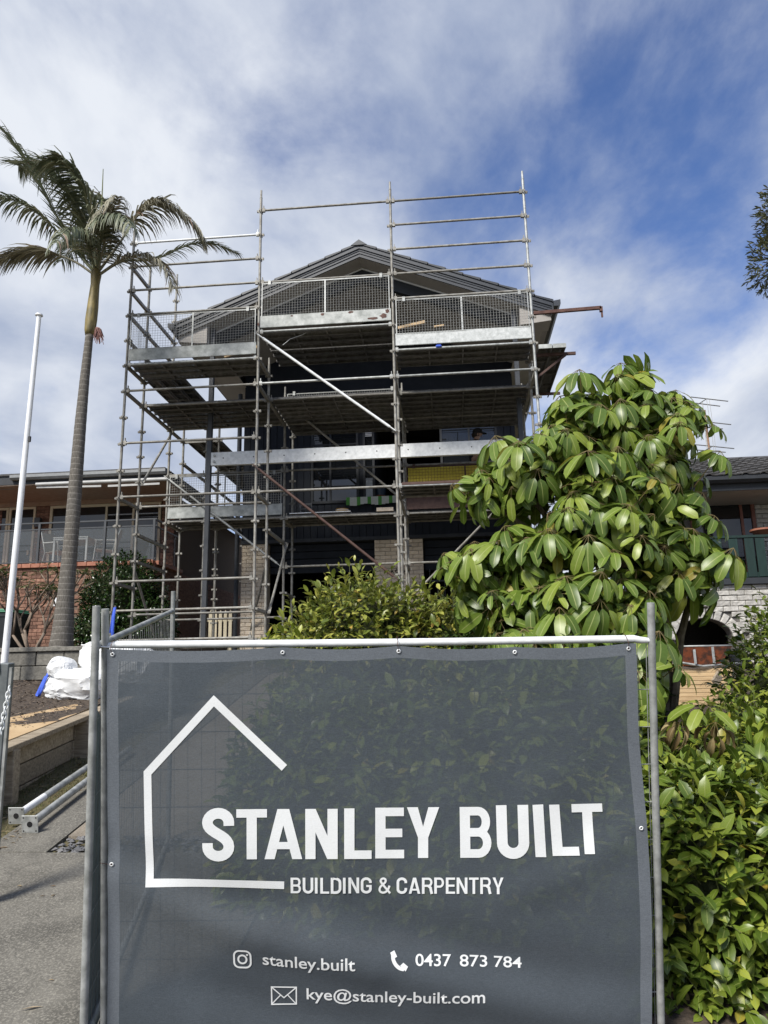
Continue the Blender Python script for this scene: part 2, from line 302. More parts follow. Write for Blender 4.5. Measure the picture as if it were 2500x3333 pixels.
g = MB()
gx = [-900, -60, -20, 20, 60, 900]; gy = [-60, 2.5, 12, 40, 120, 1500]
def gzz(Y): return gz(min(Y, 40))
for xa, xb in zip(gx, gx[1:]):
    for ya, yb in zip(gy, gy[1:]): g.quad((xa, ya, gzz(ya)), (xb, ya, gzz(ya)), (xb, yb, gzz(yb)), (xa, yb, gzz(yb)))
tag(g.build('ground', MT['lawn']), kind='structure')
dw = slab('driveway', -3.46, -1.2, -3, 5.485, .03, .08, MT['concrete']); tag(dw, kind='structure')
d2 = slab('driveway_strip', -3.46, -2.965, 5.5, 13.5, .03, .08, MT['concrete']); tag(d2, kind='structure')
d3 = slab('driveway_upper', -2.95, -1.35, 5.78, 13.5, .026, .08, MT['tanslab']); tag(d3, kind='structure')
tag(sheet('garden_soil', -1.2, 8, 2.0, 13, .012, MT['soil']), kind='structure')
# pebbles in the gap of the driveway
pb = MB()
for k in range(260):
    x = RNG.uniform(-2.93, -1.4); y = RNG.uniform(5.50, 5.77); r = RNG.uniform(.012, .026); z = gz(y) + .012 + RNG.uniform(0, .018)
    a = RNG.uniform(0, 6.28); R = Matrix.Rotation(a, 3, 'Z') @ Matrix.Rotation(RNG.uniform(-.5, .5), 3, 'X'); i = len(pb.v)
    for p in ((1.5,0,0),(-1.5,.1,0),(0,1,.1),(.1,-1,0),(.2,0,.7),(0,0,-.5)):
        pb.v.append(tuple(Vector((x, y, z)) + R @ (Vector(p) * r * RNG.uniform(.8, 1.15))))
    for f in ((0,2,4),(2,1,4),(1,3,4),(3,0,4),(2,0,5),(1,2,5),(3,1,5),(0,3,5)): pb.f.append(tuple(i + q for q in f))
tag(pb.build('pebbles', mat('grey_pebble', (.11, .11, .115), (.22, .215, .21), rough=.8, scale=6)), 'loose grey pebbles filling the gap between driveway slabs', 'pebbles', kind='stuff')

# raised mulch bed on the left, held by the sleeper wall and by the block wall behind
def bedz(x, y): return 1.18 + (y - 6.3) * .17 + (-4.1 - x) * .03 + .05 * mnoise.noise((x * 1.3, y * 1.3, 0))
b = MB(); nx, ny = 40, 60; X0b, X1b, Y0b, Y1b = -9.5, -4.02, 5.0, 10.4
idx = {}
for i in range(nx + 1):
    for j in range(ny + 1):
        x = X0b + (X1b - X0b) * i / nx; y = Y0b + (Y1b - Y0b) * j / ny; idx[i, j] = len(b.v); b.v.append((x, y, bedz(x, y) + .02 * mnoise.noise((x * 9, y * 9, 3))))
for i in range(nx):
    for j in range(ny): b.f.append((idx[i, j], idx[i+1, j], idx[i+1, j+1], idx[i, j+1]))
tag(b.build('garden_bed', MT['soil'], smooth='all'), kind='structure')
ch = MB()                                                # wood chips and dead leaves on the mulch
for k in range(3800):
    x = RNG.uniform(-6.6, -4.1); y = RNG.uniform(6.2, 9.9); l = RNG.uniform(.006, .022); w = l * RNG.uniform(.2, .5); a = RNG.uniform(0, 6.28); R = Matrix.Rotation(a, 3, 'Z') @ Matrix.Rotation(RNG.uniform(-.6, .6), 3, 'X') @ Matrix.Rotation(RNG.uniform(-.4, .4), 3, 'Y'); c = Vector((x, y, bedz(x, y) + .016))
    ch.quad(*[c + R @ Vector(p) for p in ((-l, -w, 0), (l, -w*.6, 0), (l*.9, w, 0), (-l, w*.7, .004))])
tag(ch.build('mulch_chips', leaf_mat('bark_chip', (.03, .02, .014), (.09, .065, .045), (.26, .20, .14), rough=.9, transl=.05)), 'small bark chips scattered over the mulch bed', 'mulch', kind='stuff')
gr = MB()                                                # thin grass along the foot of the sleeper wall
for k in range(5200):
    x = RNG.uniform(-3.97, -3.40) - abs(RNG.gauss(0, .03)); y = RNG.uniform(4.6, 9.6)
    if RNG.random() > .35 + .65 * (mnoise.noise((x * 3, y * 2.2, 5)) > -.05): continue
    h = RNG.uniform(.015, .05); a = RNG.uniform(0, 6.28); d = Vector((math.cos(a), math.sin(a), 0)); t = Vector((-d.y, d.x, 0)) * .003; c = Vector((x, y, gz(y) + .002)); tip = c + d * h * RNG.uniform(.3, 1.3) + Vector((0, 0, h))
    gr.poly((c - t, c + t, tip))
tag(gr.build('grass', leaf_mat('thin_grass', (.06, .07, .02), (.11, .13, .035), (.24, .20, .10), rough=.7)), 'thin patchy grass along the foot of the sleeper wall', 'grass', kind='stuff')
lt = MB()                                                # fallen leaf and twig litter on the driveway edge
for k in range(260):
    x = RNG.uniform(-3.95, -3.3) if k % 9 else RNG.uniform(-3.4, -1.7); y = RNG.uniform(5.2, 8.6) if k % 9 else RNG.uniform(3.4, 6.2); l = RNG.uniform(.012, .05) * (1 if k % 9 else .55); w = l * .22; a = RNG.uniform(0, 6.28); R = Matrix.Rotation(a, 3, 'Z') @ Matrix.Rotation(RNG.uniform(-.3, .3), 3, 'X'); c = Vector((x, y, gz(y) + (.035 if x > -3.46 else .012)))
    lt.quad(*[c + R @ Vector(p) for p in ((-l, 0, 0), (0, -w, .004), (l, 0, 0), (0, w, .004))])
tag(lt.build('leaf_litter', leaf_mat('dry_litter', (.16, .10, .05), (.30, .22, .12), (.42, .34, .22), rough=.8)), 'dry leaf litter beside the driveway', 'litter', kind='stuff')
lf = MB(); c = at(102, 3305, 3.78); c.z = gz(c.y) + .036
lf.poly([c + Vector(p) for p in ((-.05, -.018, .002), (-.01, -.012, .008), (.05, .02, .003), (0, .012, .006))])
tag(lf.build('dry_leaf', mat('dry_leaf', (.34, .27, .18), rough=.7)), 'single dry curled leaf on the driveway near the bottom', 'leaf')

# sleeper retaining wall
rw = thing('retaining_wall', 'weathered timber sleeper retaining wall along the left of the driveway', 'retaining wall', (-3.98, 6.3, gz(6.3)))
def topz(y): return 1.25 + (y - 6.42) * .137
def loc_rw(p): return Vector(p) - Vector((-3.98, 6.3, gz(6.3)))
spans = [(3.9, 6.47), (6.47, 7.78), (7.78, 9.1), (9.1, 10.4)]
for (ya, yb) in spans:
    for r in range(4):
        za = topz(ya) - .05 - r * .20; zb = topz(yb) - .05 - r * .20
        bb = MB(); off = RNG.uniform(-.008, .008); y1, y2 = ya + .01, yb - .01
        pts = [loc_rw((-3.985 + off, y1, za - .186)), loc_rw((-3.985 + off, y2, zb - .186)), loc_rw((-3.985 + off, y2, zb)), loc_rw((-3.985 + off, y1, za))]
        bb.prism(pts, (-1, 0, 0), .05); bb.build('sleeper', MT['wood'], rw, bevel=.004)
for yp in (6.52, 7.86, 9.14):
    bb = MB(); zt = topz(yp) - .045; bb.bar(loc_rw((-3.915, yp - .0, gz(yp) - .1)), loc_rw((-3.935, yp, zt)), .10, .17, (1, 0, 0)); bb.build('post', MT['wood'], rw, bevel=.005)
cp = MB()
for ya, yb in ((3.9, 7.9), (7.905, 10.4)):
    cp = MB(); p = [(-3.86, ya, topz(ya)), (-3.86, yb, topz(yb)), (-4.06, yb, topz(yb)), (-4.06, ya, topz(ya))]
    cp.prism([loc_rw(q) for q in p], (0, 0, -1), .045); cp.build('cap', MT['wood'], rw, bevel=.004)
bk = MB(); bk.quad((-4.05, 3.9, gz(3.9) - .1), (-4.05, 10.4, gz(10.4) - .1), (-4.05, 10.4, topz(10.4) - .05), (-4.05, 3.9, topz(3.9) - .05)); o = bk.build('earth_backing', MT['soil'], rw); o.matrix_parent_inverse = Matrix.Translation(-rw.location)
# plywood sheet on the bed behind the cap
ply = MB(); A = [(-4.02, 6.2), (-4.03, 8.35), (-4.32, 8.45), (-4.75, 7.4), (-4.95, 6.6), (-4.9, 5.9)]
ply.prism([(x, y, topz(y) + .01 + (-4.02 - x) * .02) for x, y in A], (0, 0, -1), .02)
tag(ply.build('plywood_sheet', MT['ply'], bevel=.002), 'tan plywood sheet lying along the top of the sleeper wall', 'plywood')

# concrete block wall holding the palm terrace
bw = thing('block_wall', 'low rough concrete block wall in front of the palm trunk', 'wall', (-7, 9.9, 1.6))
MT['block'] = mat('grey_concrete_block', (.12, .115, .10), (.20, .19, .165), rough=.95, scale=18, rnd=.15, bump=.8, bscale=40)
blk = MB().box((0, 0, 0), (.385, .19, .185)).mesh('block')
blk.materials.append(MT['block'])
for r in range(4):
    for k in range(14):
        x = -9.2 + k * .395 + (.2 if r % 2 else 0)
        o = inst('block', blk, bw, (x + 7, RNG.uniform(-.006, .006), 1.58 - 1.6 + r * .193 - .05)); m_ = o.modifiers.new('bevel', 'BEVEL'); m_.width = .008; m_.segments = 1
cc = MB().box((0.35, 0.0, .58 + .055), (6.0, .25, .06)); cc.build('coping', MT['block'], bw, bevel=.006)
tz = 2.2
t = MB(); t.quad((-14, 10.0, tz), (-3.9, 10.0, tz), (-4.4, 14.5, tz + .2), (-14, 17, tz + .3)); t.quad((-3.9, 10.0, tz), (-3.9, 10.0, 1.0), (-4.4, 14.5, 1.0), (-4.4, 14.5, tz + .2))
tag(t.build('palm_terrace', MT['soil']), kind='structure')
# ------------------------------------------------------------------ bricks
def brick_mesh(L_, H_, D_, name, m, rough_face=0.0):
    b = MB().box((0, 0, 0), (L_, D_, H_)); me = b.mesh(name); me.materials.append(m)
    if rough_face:
        bm = bmesh.new(); bm.from_mesh(me)
        fr = [f for f in bm.faces if f.normal.y < -.9]
        r = bmesh.ops.inset_region(bm, faces=fr, thickness=H_ * .16, depth=0.0)
        bmesh.ops.subdivide_edges(bm, edges=[e for e in fr[0].edges if abs((e.verts[0].co - e.verts[1].co).x) > L_ * .4], cuts=2)
        rr = random.Random(hash(name) % 999)
        for v in bm.verts:
            if v.co.y < -D_ / 2 + 1e-4 and abs(v.co.x) < L_ / 2 - 1e-4 and abs(v.co.z) < H_ / 2 - 1e-4: v.co.y -= rough_face * rr.uniform(.3, 1.0); v.co.z += rr.uniform(-.1, .1) * H_
        bm.to_mesh(me); bm.free()
    return me
def brick_field(parent, meshes, x0, x1, z0, z1, y, bl=.24, bh=.086, org=(0, 0, 0), axis='x', skip=None, limit=300, stuff_m=None, jit=.0025):
    """stretcher-bond bricks proud of a recessed mortar wall; the field lies in the x-z plane (axis 'x') or the y-z plane (axis 'y')"""
    n = 0; rows = int((z1 - z0) / bh + .5); jn = .009; rest = MB(); out = []
    for r in range(rows):
        zc = z0 + (r + .5) * bh; s = x0 - (bl / 2 if r % 2 else 0)
        while s < x1 - .01:
            a = max(s, x0); c = min(s + bl, x1); s += bl
            w = c - a - jn
            if w < .03: continue
            xc = (a + c) / 2
            if skip and skip(xc, zc): continue
            out.append((xc, zc, w))
    for k, (xc, zc, w) in enumerate(out):
        j = RNG.uniform(-jit, jit)
        if n < limit:
            me = RNG.choice(meshes); sc = w / (bl - jn)
            if axis == 'x': o = inst('brick', me, parent, (xc - org[0], y + j - org[1], zc - org[2]), scale=(sc, 1, 1))
            else: o = inst('brick', me, parent, (y + j - org[0], xc - org[1], zc - org[2]), rot=(0, 0, math.pi / 2), scale=(sc, 1, 1))
            n += 1
        else:
            if axis == 'x': rest.box((xc - org[0], y + j - org[1], zc - org[2]), (w, .02, bh - jn))
            else: rest.box((y + j - org[0], xc - org[1], zc - org[2]), (.02, w, bh - jn))
    if rest.v: tag(rest.build('brick_courses', stuff_m, parent), kind='stuff')
    return n
tb = [brick_mesh(.231, .077, .03, 'cream_brick_%s' % k, MT['tanbrick'], .008) for k in 'abc']

# ------------------------------------------------------------------ main house
HX0, HX1, HY = -4.52, 1.62, 15.8
FL1 = 4.72                                     # underside of the upper floor
RIDGE_X, EAVE_HW, VY = -1.51, 3.72, 13.2       # verge plane
ZR, ZE = 10.27, 8.76
HO = Vector((RIDGE_X, HY, gz(HY)))
house = thing('gabled_house', 'two storey charcoal house with a gabled roof behind the scaffolding', 'house', HO)
def H(b, name, m, **k):
    p = k.pop('parent', house); o = b.build(name, m, p, **k)
    o.matrix_parent_inverse = Matrix.Translation(-HO); return o
def roofz(x, drop=0): return ZR - (ZR - ZE) * abs(x - RIDGE_X) / EAVE_HW - drop
BACK = 25.0
for s in (-1, 1):
    ex = RIDGE_X + s * EAVE_HW
    b = MB()                                    # roof slab
    b.prism([(RIDGE_X, VY + .06, ZR - .05), (ex, VY + .06, ZE - .05), (ex, BACK, ZE - .05), (RIDGE_X, BACK, ZR - .05)], (0, 0, -1), .05)
    H(b, 'roof_plane', MT['charcoal2'])
    # barge board with stepped mouldings, one plank above the other
    for k, (d0, d1, dy) in enumerate(((.0, .115, 0), (.118, .155, .022), (.158, .205, .035), (.208, .275, .05))):
        b = MB(); b.prism([(RIDGE_X, VY + dy, ZR - d0), (ex, VY + dy, ZE - d0), (ex, VY + dy, ZE - d1), (RIDGE_X, VY + dy, ZR - d1)], (0, 1, 0), .03)
        H(b, 'barge_board', MT['charcoal2'])
    # stepped verge tiles
    nt_ = 11
    for k in range(nt_):
        xa = RIDGE_X + s * EAVE_HW * k / nt_; xb = RIDGE_X + s * EAVE_HW * (k + 1.06) / nt_; up_ = .028 - .012
        b = MB(); b.prism([(xa, VY - .02, roofz(xa) + up_ - .018), (xb, VY - .02, roofz(xb) + up_ + .006), (xb, VY - .02, roofz(xb) - .03), (xa, VY - .02, roofz(xa) - .03)], (0, 1, 0), .35)
        H(b, 'verge_tile', MT['charcoal2'])
    # soffit lining under the verge, then a dark raking beam, then the raked porch lining
    b = MB(); b.prism([(RIDGE_X, VY + .08, ZR - .275), (ex - s*.02, VY + .08, ZE - .275), (ex - s*.02, 13.66, ZE - .275), (RIDGE_X, 13.66, ZR - .275)], (0, 0, 1), .03)
    H(b, 'verge_lining', MT['taupe'])
    b = MB(); b.prism([(RIDGE_X, 13.66, ZR - .28), (ex - s*.3, 13.66, roofz(ex - s*.3) - .28), (ex - s*.3, 13.66, roofz(ex - s*.3) - .31), (RIDGE_X, 13.66, ZR - .31)], (0, 1, 0), .02)
    H(b, 'lining_bead', MT['white'])
    b = MB(); b.prism([(RIDGE_X, 13.69, ZR - .24), (ex - s*.5, 13.69, roofz(ex - s*.5) - .24), (ex - s*.5, 13.69, roofz(ex - s*.5) - .56), (RIDGE_X, 13.69, ZR - .56)], (0, 1, 0), .12)
    H(b, 'raking_beam', MT['charcoal'])
    b = MB(); b.prism([(RIDGE_X, 13.82, ZR - .33), (ex - s*.05, 13.82, ZE - .33), (ex - s*.05, HY, ZE - .33), (RIDGE_X, HY, ZR - .33)], (0, 0, 1), .03)
    H(b, 'porch_lining', MT['taupe'])
    # eave: fascia and gutter running back, flat eave lining
    b = MB(); b.box((ex + s*.0, (VY + BACK)/2, ZE - .16), (.03, BACK - VY, .22)); H(b, 'fascia', MT['charcoal2'])
    b = MB(); b.prism([(ex + s*.02, VY - .03, ZE - .02), (ex + s*.15, VY - .03, ZE - .0), (ex + s*.15, VY - .03, ZE - .09), (ex + s*.10, VY - .03, ZE - .13), (ex + s*.02, VY - .03, ZE - .13)], (0, 1, 0), BACK - VY); H(b, 'gutter', MT['charcoal2'])
    wx = HX0 if s < 0 else HX1
    b = MB(); b.prism([(wx - s*.02, 13.85, ZE - .36), (ex - s*.02, 13.85, ZE - .285), (ex - s*.02, BACK, ZE - .285), (wx - s*.02, BACK, ZE - .36)], (0, 0, 1), .02); H(b, 'eave_lining', MT['taupe'])
    b = MB(); b.prism([(ex - s*.03, VY + .1, ZE - .28), (ex - s*.62, VY + .1, roofz(ex - s*.62) - .28), (ex - s*.62, VY + .1, ZE - .42), (ex - s*.03, VY + .1, ZE - .36)], (0, 1, 0), .45); H(b, 'eave_return', MT['taupe'])
b = MB(); b.prism([(RIDGE_X - .16, VY - .03, roofz(RIDGE_X - .16) + .01), (RIDGE_X, VY - .03, ZR + .065), (RIDGE_X + .16, VY - .03, roofz(RIDGE_X + .16) + .01)], (0, 1, 0), BACK - VY); H(b, 'ridge_cap', MT['charcoal2'])
# end gable wall behind the porch, upper walls
b = MB(); b.prism([(HX0, HY + .02, 8.0), (HX1, HY + .02, 8.0), (HX1, HY + .02, roofz(HX1) - .34), (RIDGE_X, HY + .02, ZR - .34), (HX0, HY + .02, roofz(HX0) - .34)], (0, 1, 0), .12); H(b, 'gable_wall', MT['navy'])
for (xa, xb, za, zb) in ((HX0, -1.50, FL1, 8.0), (1.25, HX1, FL1, 8.0), (-1.50, 1.25, FL1, 5.58), (-1.50, 1.25, 7.35, 8.0)):
    H(MB().box(((xa+xb)/2, HY + .08, (za+zb)/2), (xb-xa, .12, zb-za)), 'upper_wall', MT['navy'])
H(MB().box(((HX0+HX1)/2, BACK, 5.3), (HX1-HX0, .12, 6.4)), 'back_wall', MT['navy'])
for s, x in ((-1, HX0), (1, HX1)):
    b = MB(); b.box((x - s*.06, (HY + BACK)/2 + .1, (gz(HY) + ZE - .3)/2), (.12, BACK - HY - .1, ZE - .3 - gz(HY))); H(b, 'side_wall', MT['navy'])
# vertical cladding boards with open grooves on the upper wall, left clear where the openings are
OPEN = [(-2.98, -1.86, 5.52, 7.35), (-1.50, 1.25, 5.60, 7.35)]       # window, dark opening
bw_ = .155; x = HX0; zt0, zt1 = FL1 + .02, 8.05
while x < HX1 - .03:
    xb = min(x + bw_, HX1); xc = (x + xb) / 2; segs = [(zt0, zt1)]
    for (a, c, z0, z1) in OPEN:
        if a - .02 < xc < c + .02: segs = [(zt0, z0), (z1, zt1)]
    for (z0, z1) in segs:
        b = MB(); b.box((xc, HY + .004, (z0 + z1)/2), (xb - x - .012, .03, z1 - z0)); H(b, 'cladding_board', MT['navy'])
    x = xb
# window with sashes
win = thing('x', None, None); bpy.data.objects.remove(win)
def framed(x0, x1, z0, z1, y, fw, mf, mg, name='window', mull=(), trans=(), parent=house, depth=.06):
    b = MB()
    for (a, c, p, q) in ((x0, x1, z0, z0+fw), (x0, x1, z1-fw, z1), (x0, x0+fw, z0+fw, z1-fw), (x1-fw, x1, z0+fw, z1-fw)): b.box(((a+c)/2, y, (p+q)/2), (c-a, depth, q-p))
    w = H(b, name, mf, parent=parent) if parent is house else b.build(name, mf, parent)
    for m_ in mull: mm = MB().box((m_, y + .004, (z0+z1)/2), (fw*.8, depth*.8, z1-z0-2*fw)); o = mm.build('mullion', mf, w)
    for t_ in trans: mm = MB().box(((x0+x1)/2, y + .006, t_), (x1-x0-2*fw, depth*.7, fw*.6)); o = mm.build('transom_bar', mf, w)
    xs = [x0 + fw] + list(mull) + [x1 - fw]
    for a, c in zip(xs, xs[1:]):
        p = MB().box(((a+c)/2, y + .012, (z0+z1)/2), (c-a, .012, z1-z0-2*fw)); p.build('pane', mg, w)
    return w
framed(-2.96, -1.88, 5.54, 7.33, HY - .01, .055, MT['charcoal'], MT['glass'], mull=(-2.52,), trans=(6.9,))
framed(-1.78, -1.52, 5.54, 7.33, HY - .02, .05, MT['charcoal'], MT['glass'], name='narrow_window')
nw = bpy.data.objects['narrow_window']
for k in range(6): MB().box((-1.65, HY - .030, 7.24 - k*.035), (.15, .006, .018)).build('blind_slat', MT['white'], nw)
MB().box((-1.65, HY - .018, 5.82), (.15, .004, .42)).build('pane_reflection', mat('pane_reflection', (.30, .33, .36), (.36, .39, .42), rough=.2), nw)  # pale panel paints a bright reflection over the lower pane
for k, (xa, xb) in enumerate(((-2.86, -2.70), (-2.66, -2.58), (-2.44, -2.24), (-2.18, -2.0))): MB().box(((xa+xb)/2, HY + .0, 5.70), (xb-xa, .004, .14)).build('reflection_strip', mat('pale_reflection_%d' % k, (.22, .25, .28), (.28, .31, .34), rough=.3), bpy.data.objects['window'])  # pale strips put reflections into the glass as colour
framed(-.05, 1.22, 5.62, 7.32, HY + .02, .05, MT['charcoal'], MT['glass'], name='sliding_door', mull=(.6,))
MB().box((.30, HY + .05, 6.35), (.52, .01, 1.3)).build('sky_reflection_panel', mat('sky_reflection_panel', (.42, .44, .46), (.5, .52, .54), rough=.8, stretch=(14, 1, .3), scale=4), house).matrix_parent_inverse = Matrix.Translation(-HO)  # added pale panel, its colour stands in for sky reflected in the door glass
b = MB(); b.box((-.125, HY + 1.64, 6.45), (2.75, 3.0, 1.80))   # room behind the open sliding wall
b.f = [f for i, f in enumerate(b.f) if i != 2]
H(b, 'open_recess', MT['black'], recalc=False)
b = MB(); b.box((-.02, HY - .045, 5.60), (3.0, .13, .05)); H(b, 'sill', MT['charcoal'])
# ground storey: cream brick piers, garage doors partly raised, dark interior
PIERS = [(-4.52, -3.93), (-1.56, -.50), (1.02, 1.62)]
for (a, c) in PIERS:
    b = MB(); b.box(((a+c)/2, HY + .15, (gz(HY) - .1 + FL1 - .04)/2), (c-a-.01, .27, FL1 - .04 - gz(HY) + .1)); p = H(b, 'brick_pier', MT['mortar'])
    brick_field(p, tb, a, c, FL1 - .04 - 28*.086, FL1 - .04, HY + .005, limit=260)
b = MB(); b.box((-1.45, HY + .1, FL1), (6.14, .3, .078)); H(b, 'floor_band', MT['charcoal'])
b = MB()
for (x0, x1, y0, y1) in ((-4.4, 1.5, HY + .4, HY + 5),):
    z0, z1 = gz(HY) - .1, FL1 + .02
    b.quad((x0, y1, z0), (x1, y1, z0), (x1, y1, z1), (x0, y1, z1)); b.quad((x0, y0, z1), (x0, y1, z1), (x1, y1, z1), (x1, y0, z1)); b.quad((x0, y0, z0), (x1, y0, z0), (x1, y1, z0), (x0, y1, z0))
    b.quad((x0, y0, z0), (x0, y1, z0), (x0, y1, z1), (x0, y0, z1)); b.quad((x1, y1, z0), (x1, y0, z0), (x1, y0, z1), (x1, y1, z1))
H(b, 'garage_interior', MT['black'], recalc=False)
for (a, c, zb) in ((-3.91, -1.58, 4.02), (-.48, 1.0, 4.0)):
    n = 4; z1 = FL1 - .05; gd = None
    for k in range(n):
        za = zb + (z1 - zb) * k / n; zc_ = zb + (z1 - zb) * (k + 1) / n
        b = MB(); b.box(((a+c)/2, HY + .2, (za+zc_)/2), (c-a, .04, zc_-za-.012)); H(b, 'garage_door_panel', MT['navy'], bevel=.006)
# downpipe on the corner pier
b = MB().tube([(-4.60, HY - .08, gz(HY)), (-4.60, HY - .08, 8.2)], .05, 10); H(b, 'downpipe', MT['charcoal'], smooth=True)
# columns and the new galvanised beam of the deck in front
CY = 13.5
for x in (-4.545, 1.49):
    b = MB().box((x, CY, (gz(CY) - .1 + roofz(x) - .3)/2), (.09, .09, roofz(x) - .3 - gz(CY) + .1)); H(b, 'column', MT['charcoal2'], bevel=.006)
    b = MB().box((x, CY, gz(CY) + .012), (.22, .22, .02)); H(b, 'column_base', MT['charcoal2'])
zb0, zb1 = 5.84, 6.10
b = MB(); prof = [(CY - .05, zb0), (CY - .05, zb1), (CY + .03, zb1), (CY + .03, zb1 - .015), (CY - .038, zb1 - .015), (CY - .038, zb0 + .015), (CY + .03, zb0 + .015), (CY + .03, zb0)]
b.prism([(-4.495, y, z) for y, z in prof], (1, 0, 0), 5.935)
beam = tag(b.build('steel_beam', MT['galv_bright']), 'long bright galvanised steel channel beam bolted between two charcoal columns', 'steel beam')
for k in range(10):
    b = MB(); xx = -4.3 + k * .6 + .05; b.tube([(xx, CY - .0515, zb0 + .14), (xx, CY - .0505, zb0 + .14)], .013, 10); b.build('bolt_hole', MT['black'], beam)
for dx in (.06, .06):
    pass
for dx in (.07,):
    for dz in (.07, .19):
        b = MB().tube([(-4.495 + dx, CY - .052, zb0 + dz), (-4.495 + dx, CY - .075, zb0 + dz)], .024, 6); b.build('bolt', MT['galv'], beam)
# iron gate in the right-hand bay
ig = thing('iron_gate', 'black iron gate with spear tops between the brick piers', 'gate', (.25, HY - .12, gz(HY)))
for k in range(9):
    xx = -.62 + k * .155; b = MB(); b.tube([(xx, 0, .1), (xx, 0, 1.72)], .009, 6); b.build('bar', MT['blackplastic'], ig)
    b = MB().lathe((xx, 0, 1.72), [(.006, 0), (.022, .03), (.001, .10)], 6); b.build('spear_top', MT['blackplastic'], ig)
for z in (.15, 1.0, 1.55):
    b = MB().box((0, 0, z), (1.3, .02, .03)); b.build('rail', MT['blackplastic'], ig)
# picket gate beside the left pier
pg = thing('picket_gate', 'white timber picket gate beside the brick corner pier', 'gate', (-4.95, HY - .1, gz(HY)))
for k in range(6):
    b = MB(); xx = -.3 + k * .11; b.prism([(xx - .035, -.02, .12), (xx + .035, -.02, .12), (xx + .035, -.02, 1.0), (xx, -.02, 1.06), (xx - .035, -.02, 1.0)], (0, 1, 0), .02); b.build('picket', MT['cream'], pg)
for z in (.3, .85): MB().box((-.03, .02, z), (.68, .035, .07)).build('rail', MT['cream'], pg)
# ------------------------------------------------------------------ scaffolding
SX = [-5.662 + 2.438 * i for i in range(4)]; SY = [12.07, 12.87, 14.27, 15.06]; SZ0 = 10.344
def zk(k): return SZ0 - .495 * k
SO = Vector((SX[0], SY[0], gz(SY[0])))
scaf = thing('scaffolding', 'galvanised steel scaffolding wrapped round the front and left side of the house', 'scaffolding', SO)
def S(b, name, m, parent=None, smooth=False, bevel=0):
    o = b.build(name, m, parent or scaf, smooth, bevel)
    if parent is None: o.matrix_parent_inverse = Matrix.Translation(-SO)
    return o
# node bracket: four V-pressings round the tube, and a bush
nb = MB()
for a in range(4):
    R = Matrix.Rotation(a * math.pi / 2, 3, 'Z')
    for q in ((.045, -.018), (.045, .018)): nb.box(R @ Vector((q[0], q[1], 0)), (.045, .006, .034), R)
    nb.box(R @ Vector((.068, 0, 0)), (.006, .042, .034), R)
nbm = nb.mesh('node_bracket'); nbm.materials.append(MT['galv_dull'])
R_ST = .0242
def standard(x, y, ktop, kbot=None, m='galv_dull', spigot=True, name='standard'):
    zt = zk(ktop); zb = gz(y) + .03 if kbot is None else zk(kbot); b = MB()
    b.tube([(x, y, zb), (x, y, zt - .0)], R_ST, 10)
    if spigot: b.tube([(x, y, zt - .02), (x, y, zt + .0), (x, y, zt + .15)], [R_ST + .003, .019, .019], 10)
    if kbot is None: b.box((x, y, gz(y) + .03), (.16, .16, .01)); b.tube([(x, y, zb + .12), (x, y, zb + .15)], .045, 8)
    o = S(b, name, MT[m], smooth=True)
    k = math.ceil(ktop + .3)
    while zk(k) > zb + .15:
        n = bpy.data.objects.new('node_bracket', nbm); COL.objects.link(n); n.parent = o; n.location = (x, y, zk(k)); k += 1
    return o
for i, kt in enumerate((.45, -.6, -.55, -.58)): standard(SX[i], SY[0], kt, m='galv' if i == 3 else 'galv_dull')
for (i, kt) in ((0, 1.2), (1, 5.55), (2, 4.6), (3, 5.6)): standard(SX[i], SY[1], kt)
for (i, kt) in ((0, -.0), (1, 5.6), (2, 5.7), (3, 6.0)): standard(SX[i], SY[2], kt)
for (i, kt) in ((0, 5.5), (1, 5.9), (2, 5.8), (3, 6.0)): standard(SX[i], SY[3], kt)
SX_IN = SX[0] + .80
for (x, y, kt) in ((SX_IN, SY[3], 6.3), (SX[0], 17.5, 5.4), (SX_IN, 17.5, 5.9), (SX[0], 19.9, 5.4), (SX_IN, 19.9, 5.9), (SX_IN, SY[2], 6.6)): standard(x, y, kt)

def wedge_end(b, p, d):            # the captive wedge housing at a ledger end
    b.box(p + d * .055, (.05, .04, .075)) if abs(d.x) > .5 else b.box(p + d * .055, (.04, .05, .075))
    b.box(p + d * .052 + Vector((0, 0, .05)), (.012, .03, .09) if abs(d.x) > .5 else (.03, .012, .09))
def ledger(p, q, m='galv_dull', name='ledger', r=.0215):
    p = Vector(p); q = Vector(q); d = (q - p).normalized(); b = MB(); sag = Vector((0, 0, RNG.uniform(-.006, .006)))
    b.tube([p + d * .05 + sag, q - d * .05 + sag], r, 10); wedge_end(b, p, d); wedge_end(b, q, -d)
    return S(b, name, MT[m], smooth=True)
def transom(p, q, m='galv_dull'):  # flat two-board transom
    p = Vector(p); q = Vector(q); d = (q - p).normalized(); b = MB(); b.bar(p + d*.04, q - d*.04, .05, .055); wedge_end(b, p, d); wedge_end(b, q, -d)
    return S(b, 'transom', MT[m])
def led(row, bay, ks, dz=.02, ms=None):
    for k in ks: ledger((SX[bay], SY[row], zk(k) + dz), (SX[bay+1], SY[row], zk(k) + dz), (ms or {}).get(k, 'galv_dull'))
led(0, 0, (1, 2, 3, 4, 6, 7, 9, 11, 14, 15, 16), ms={1: 'galv_bright', 6: 'galv'})
led(0, 1, (0, 3, 5, 7, 11), ms={7: 'galv', 5: 'galv'})
led(0, 2, (0, 1, 2, 3, 4, 6, 7, 11), ms={6: 'galv', 11: 'galv', 7: 'galv'})
led(1, 0, (7, 11, 15, 16)); led(1, 1, (7,)); led(1, 2, (7, 11))
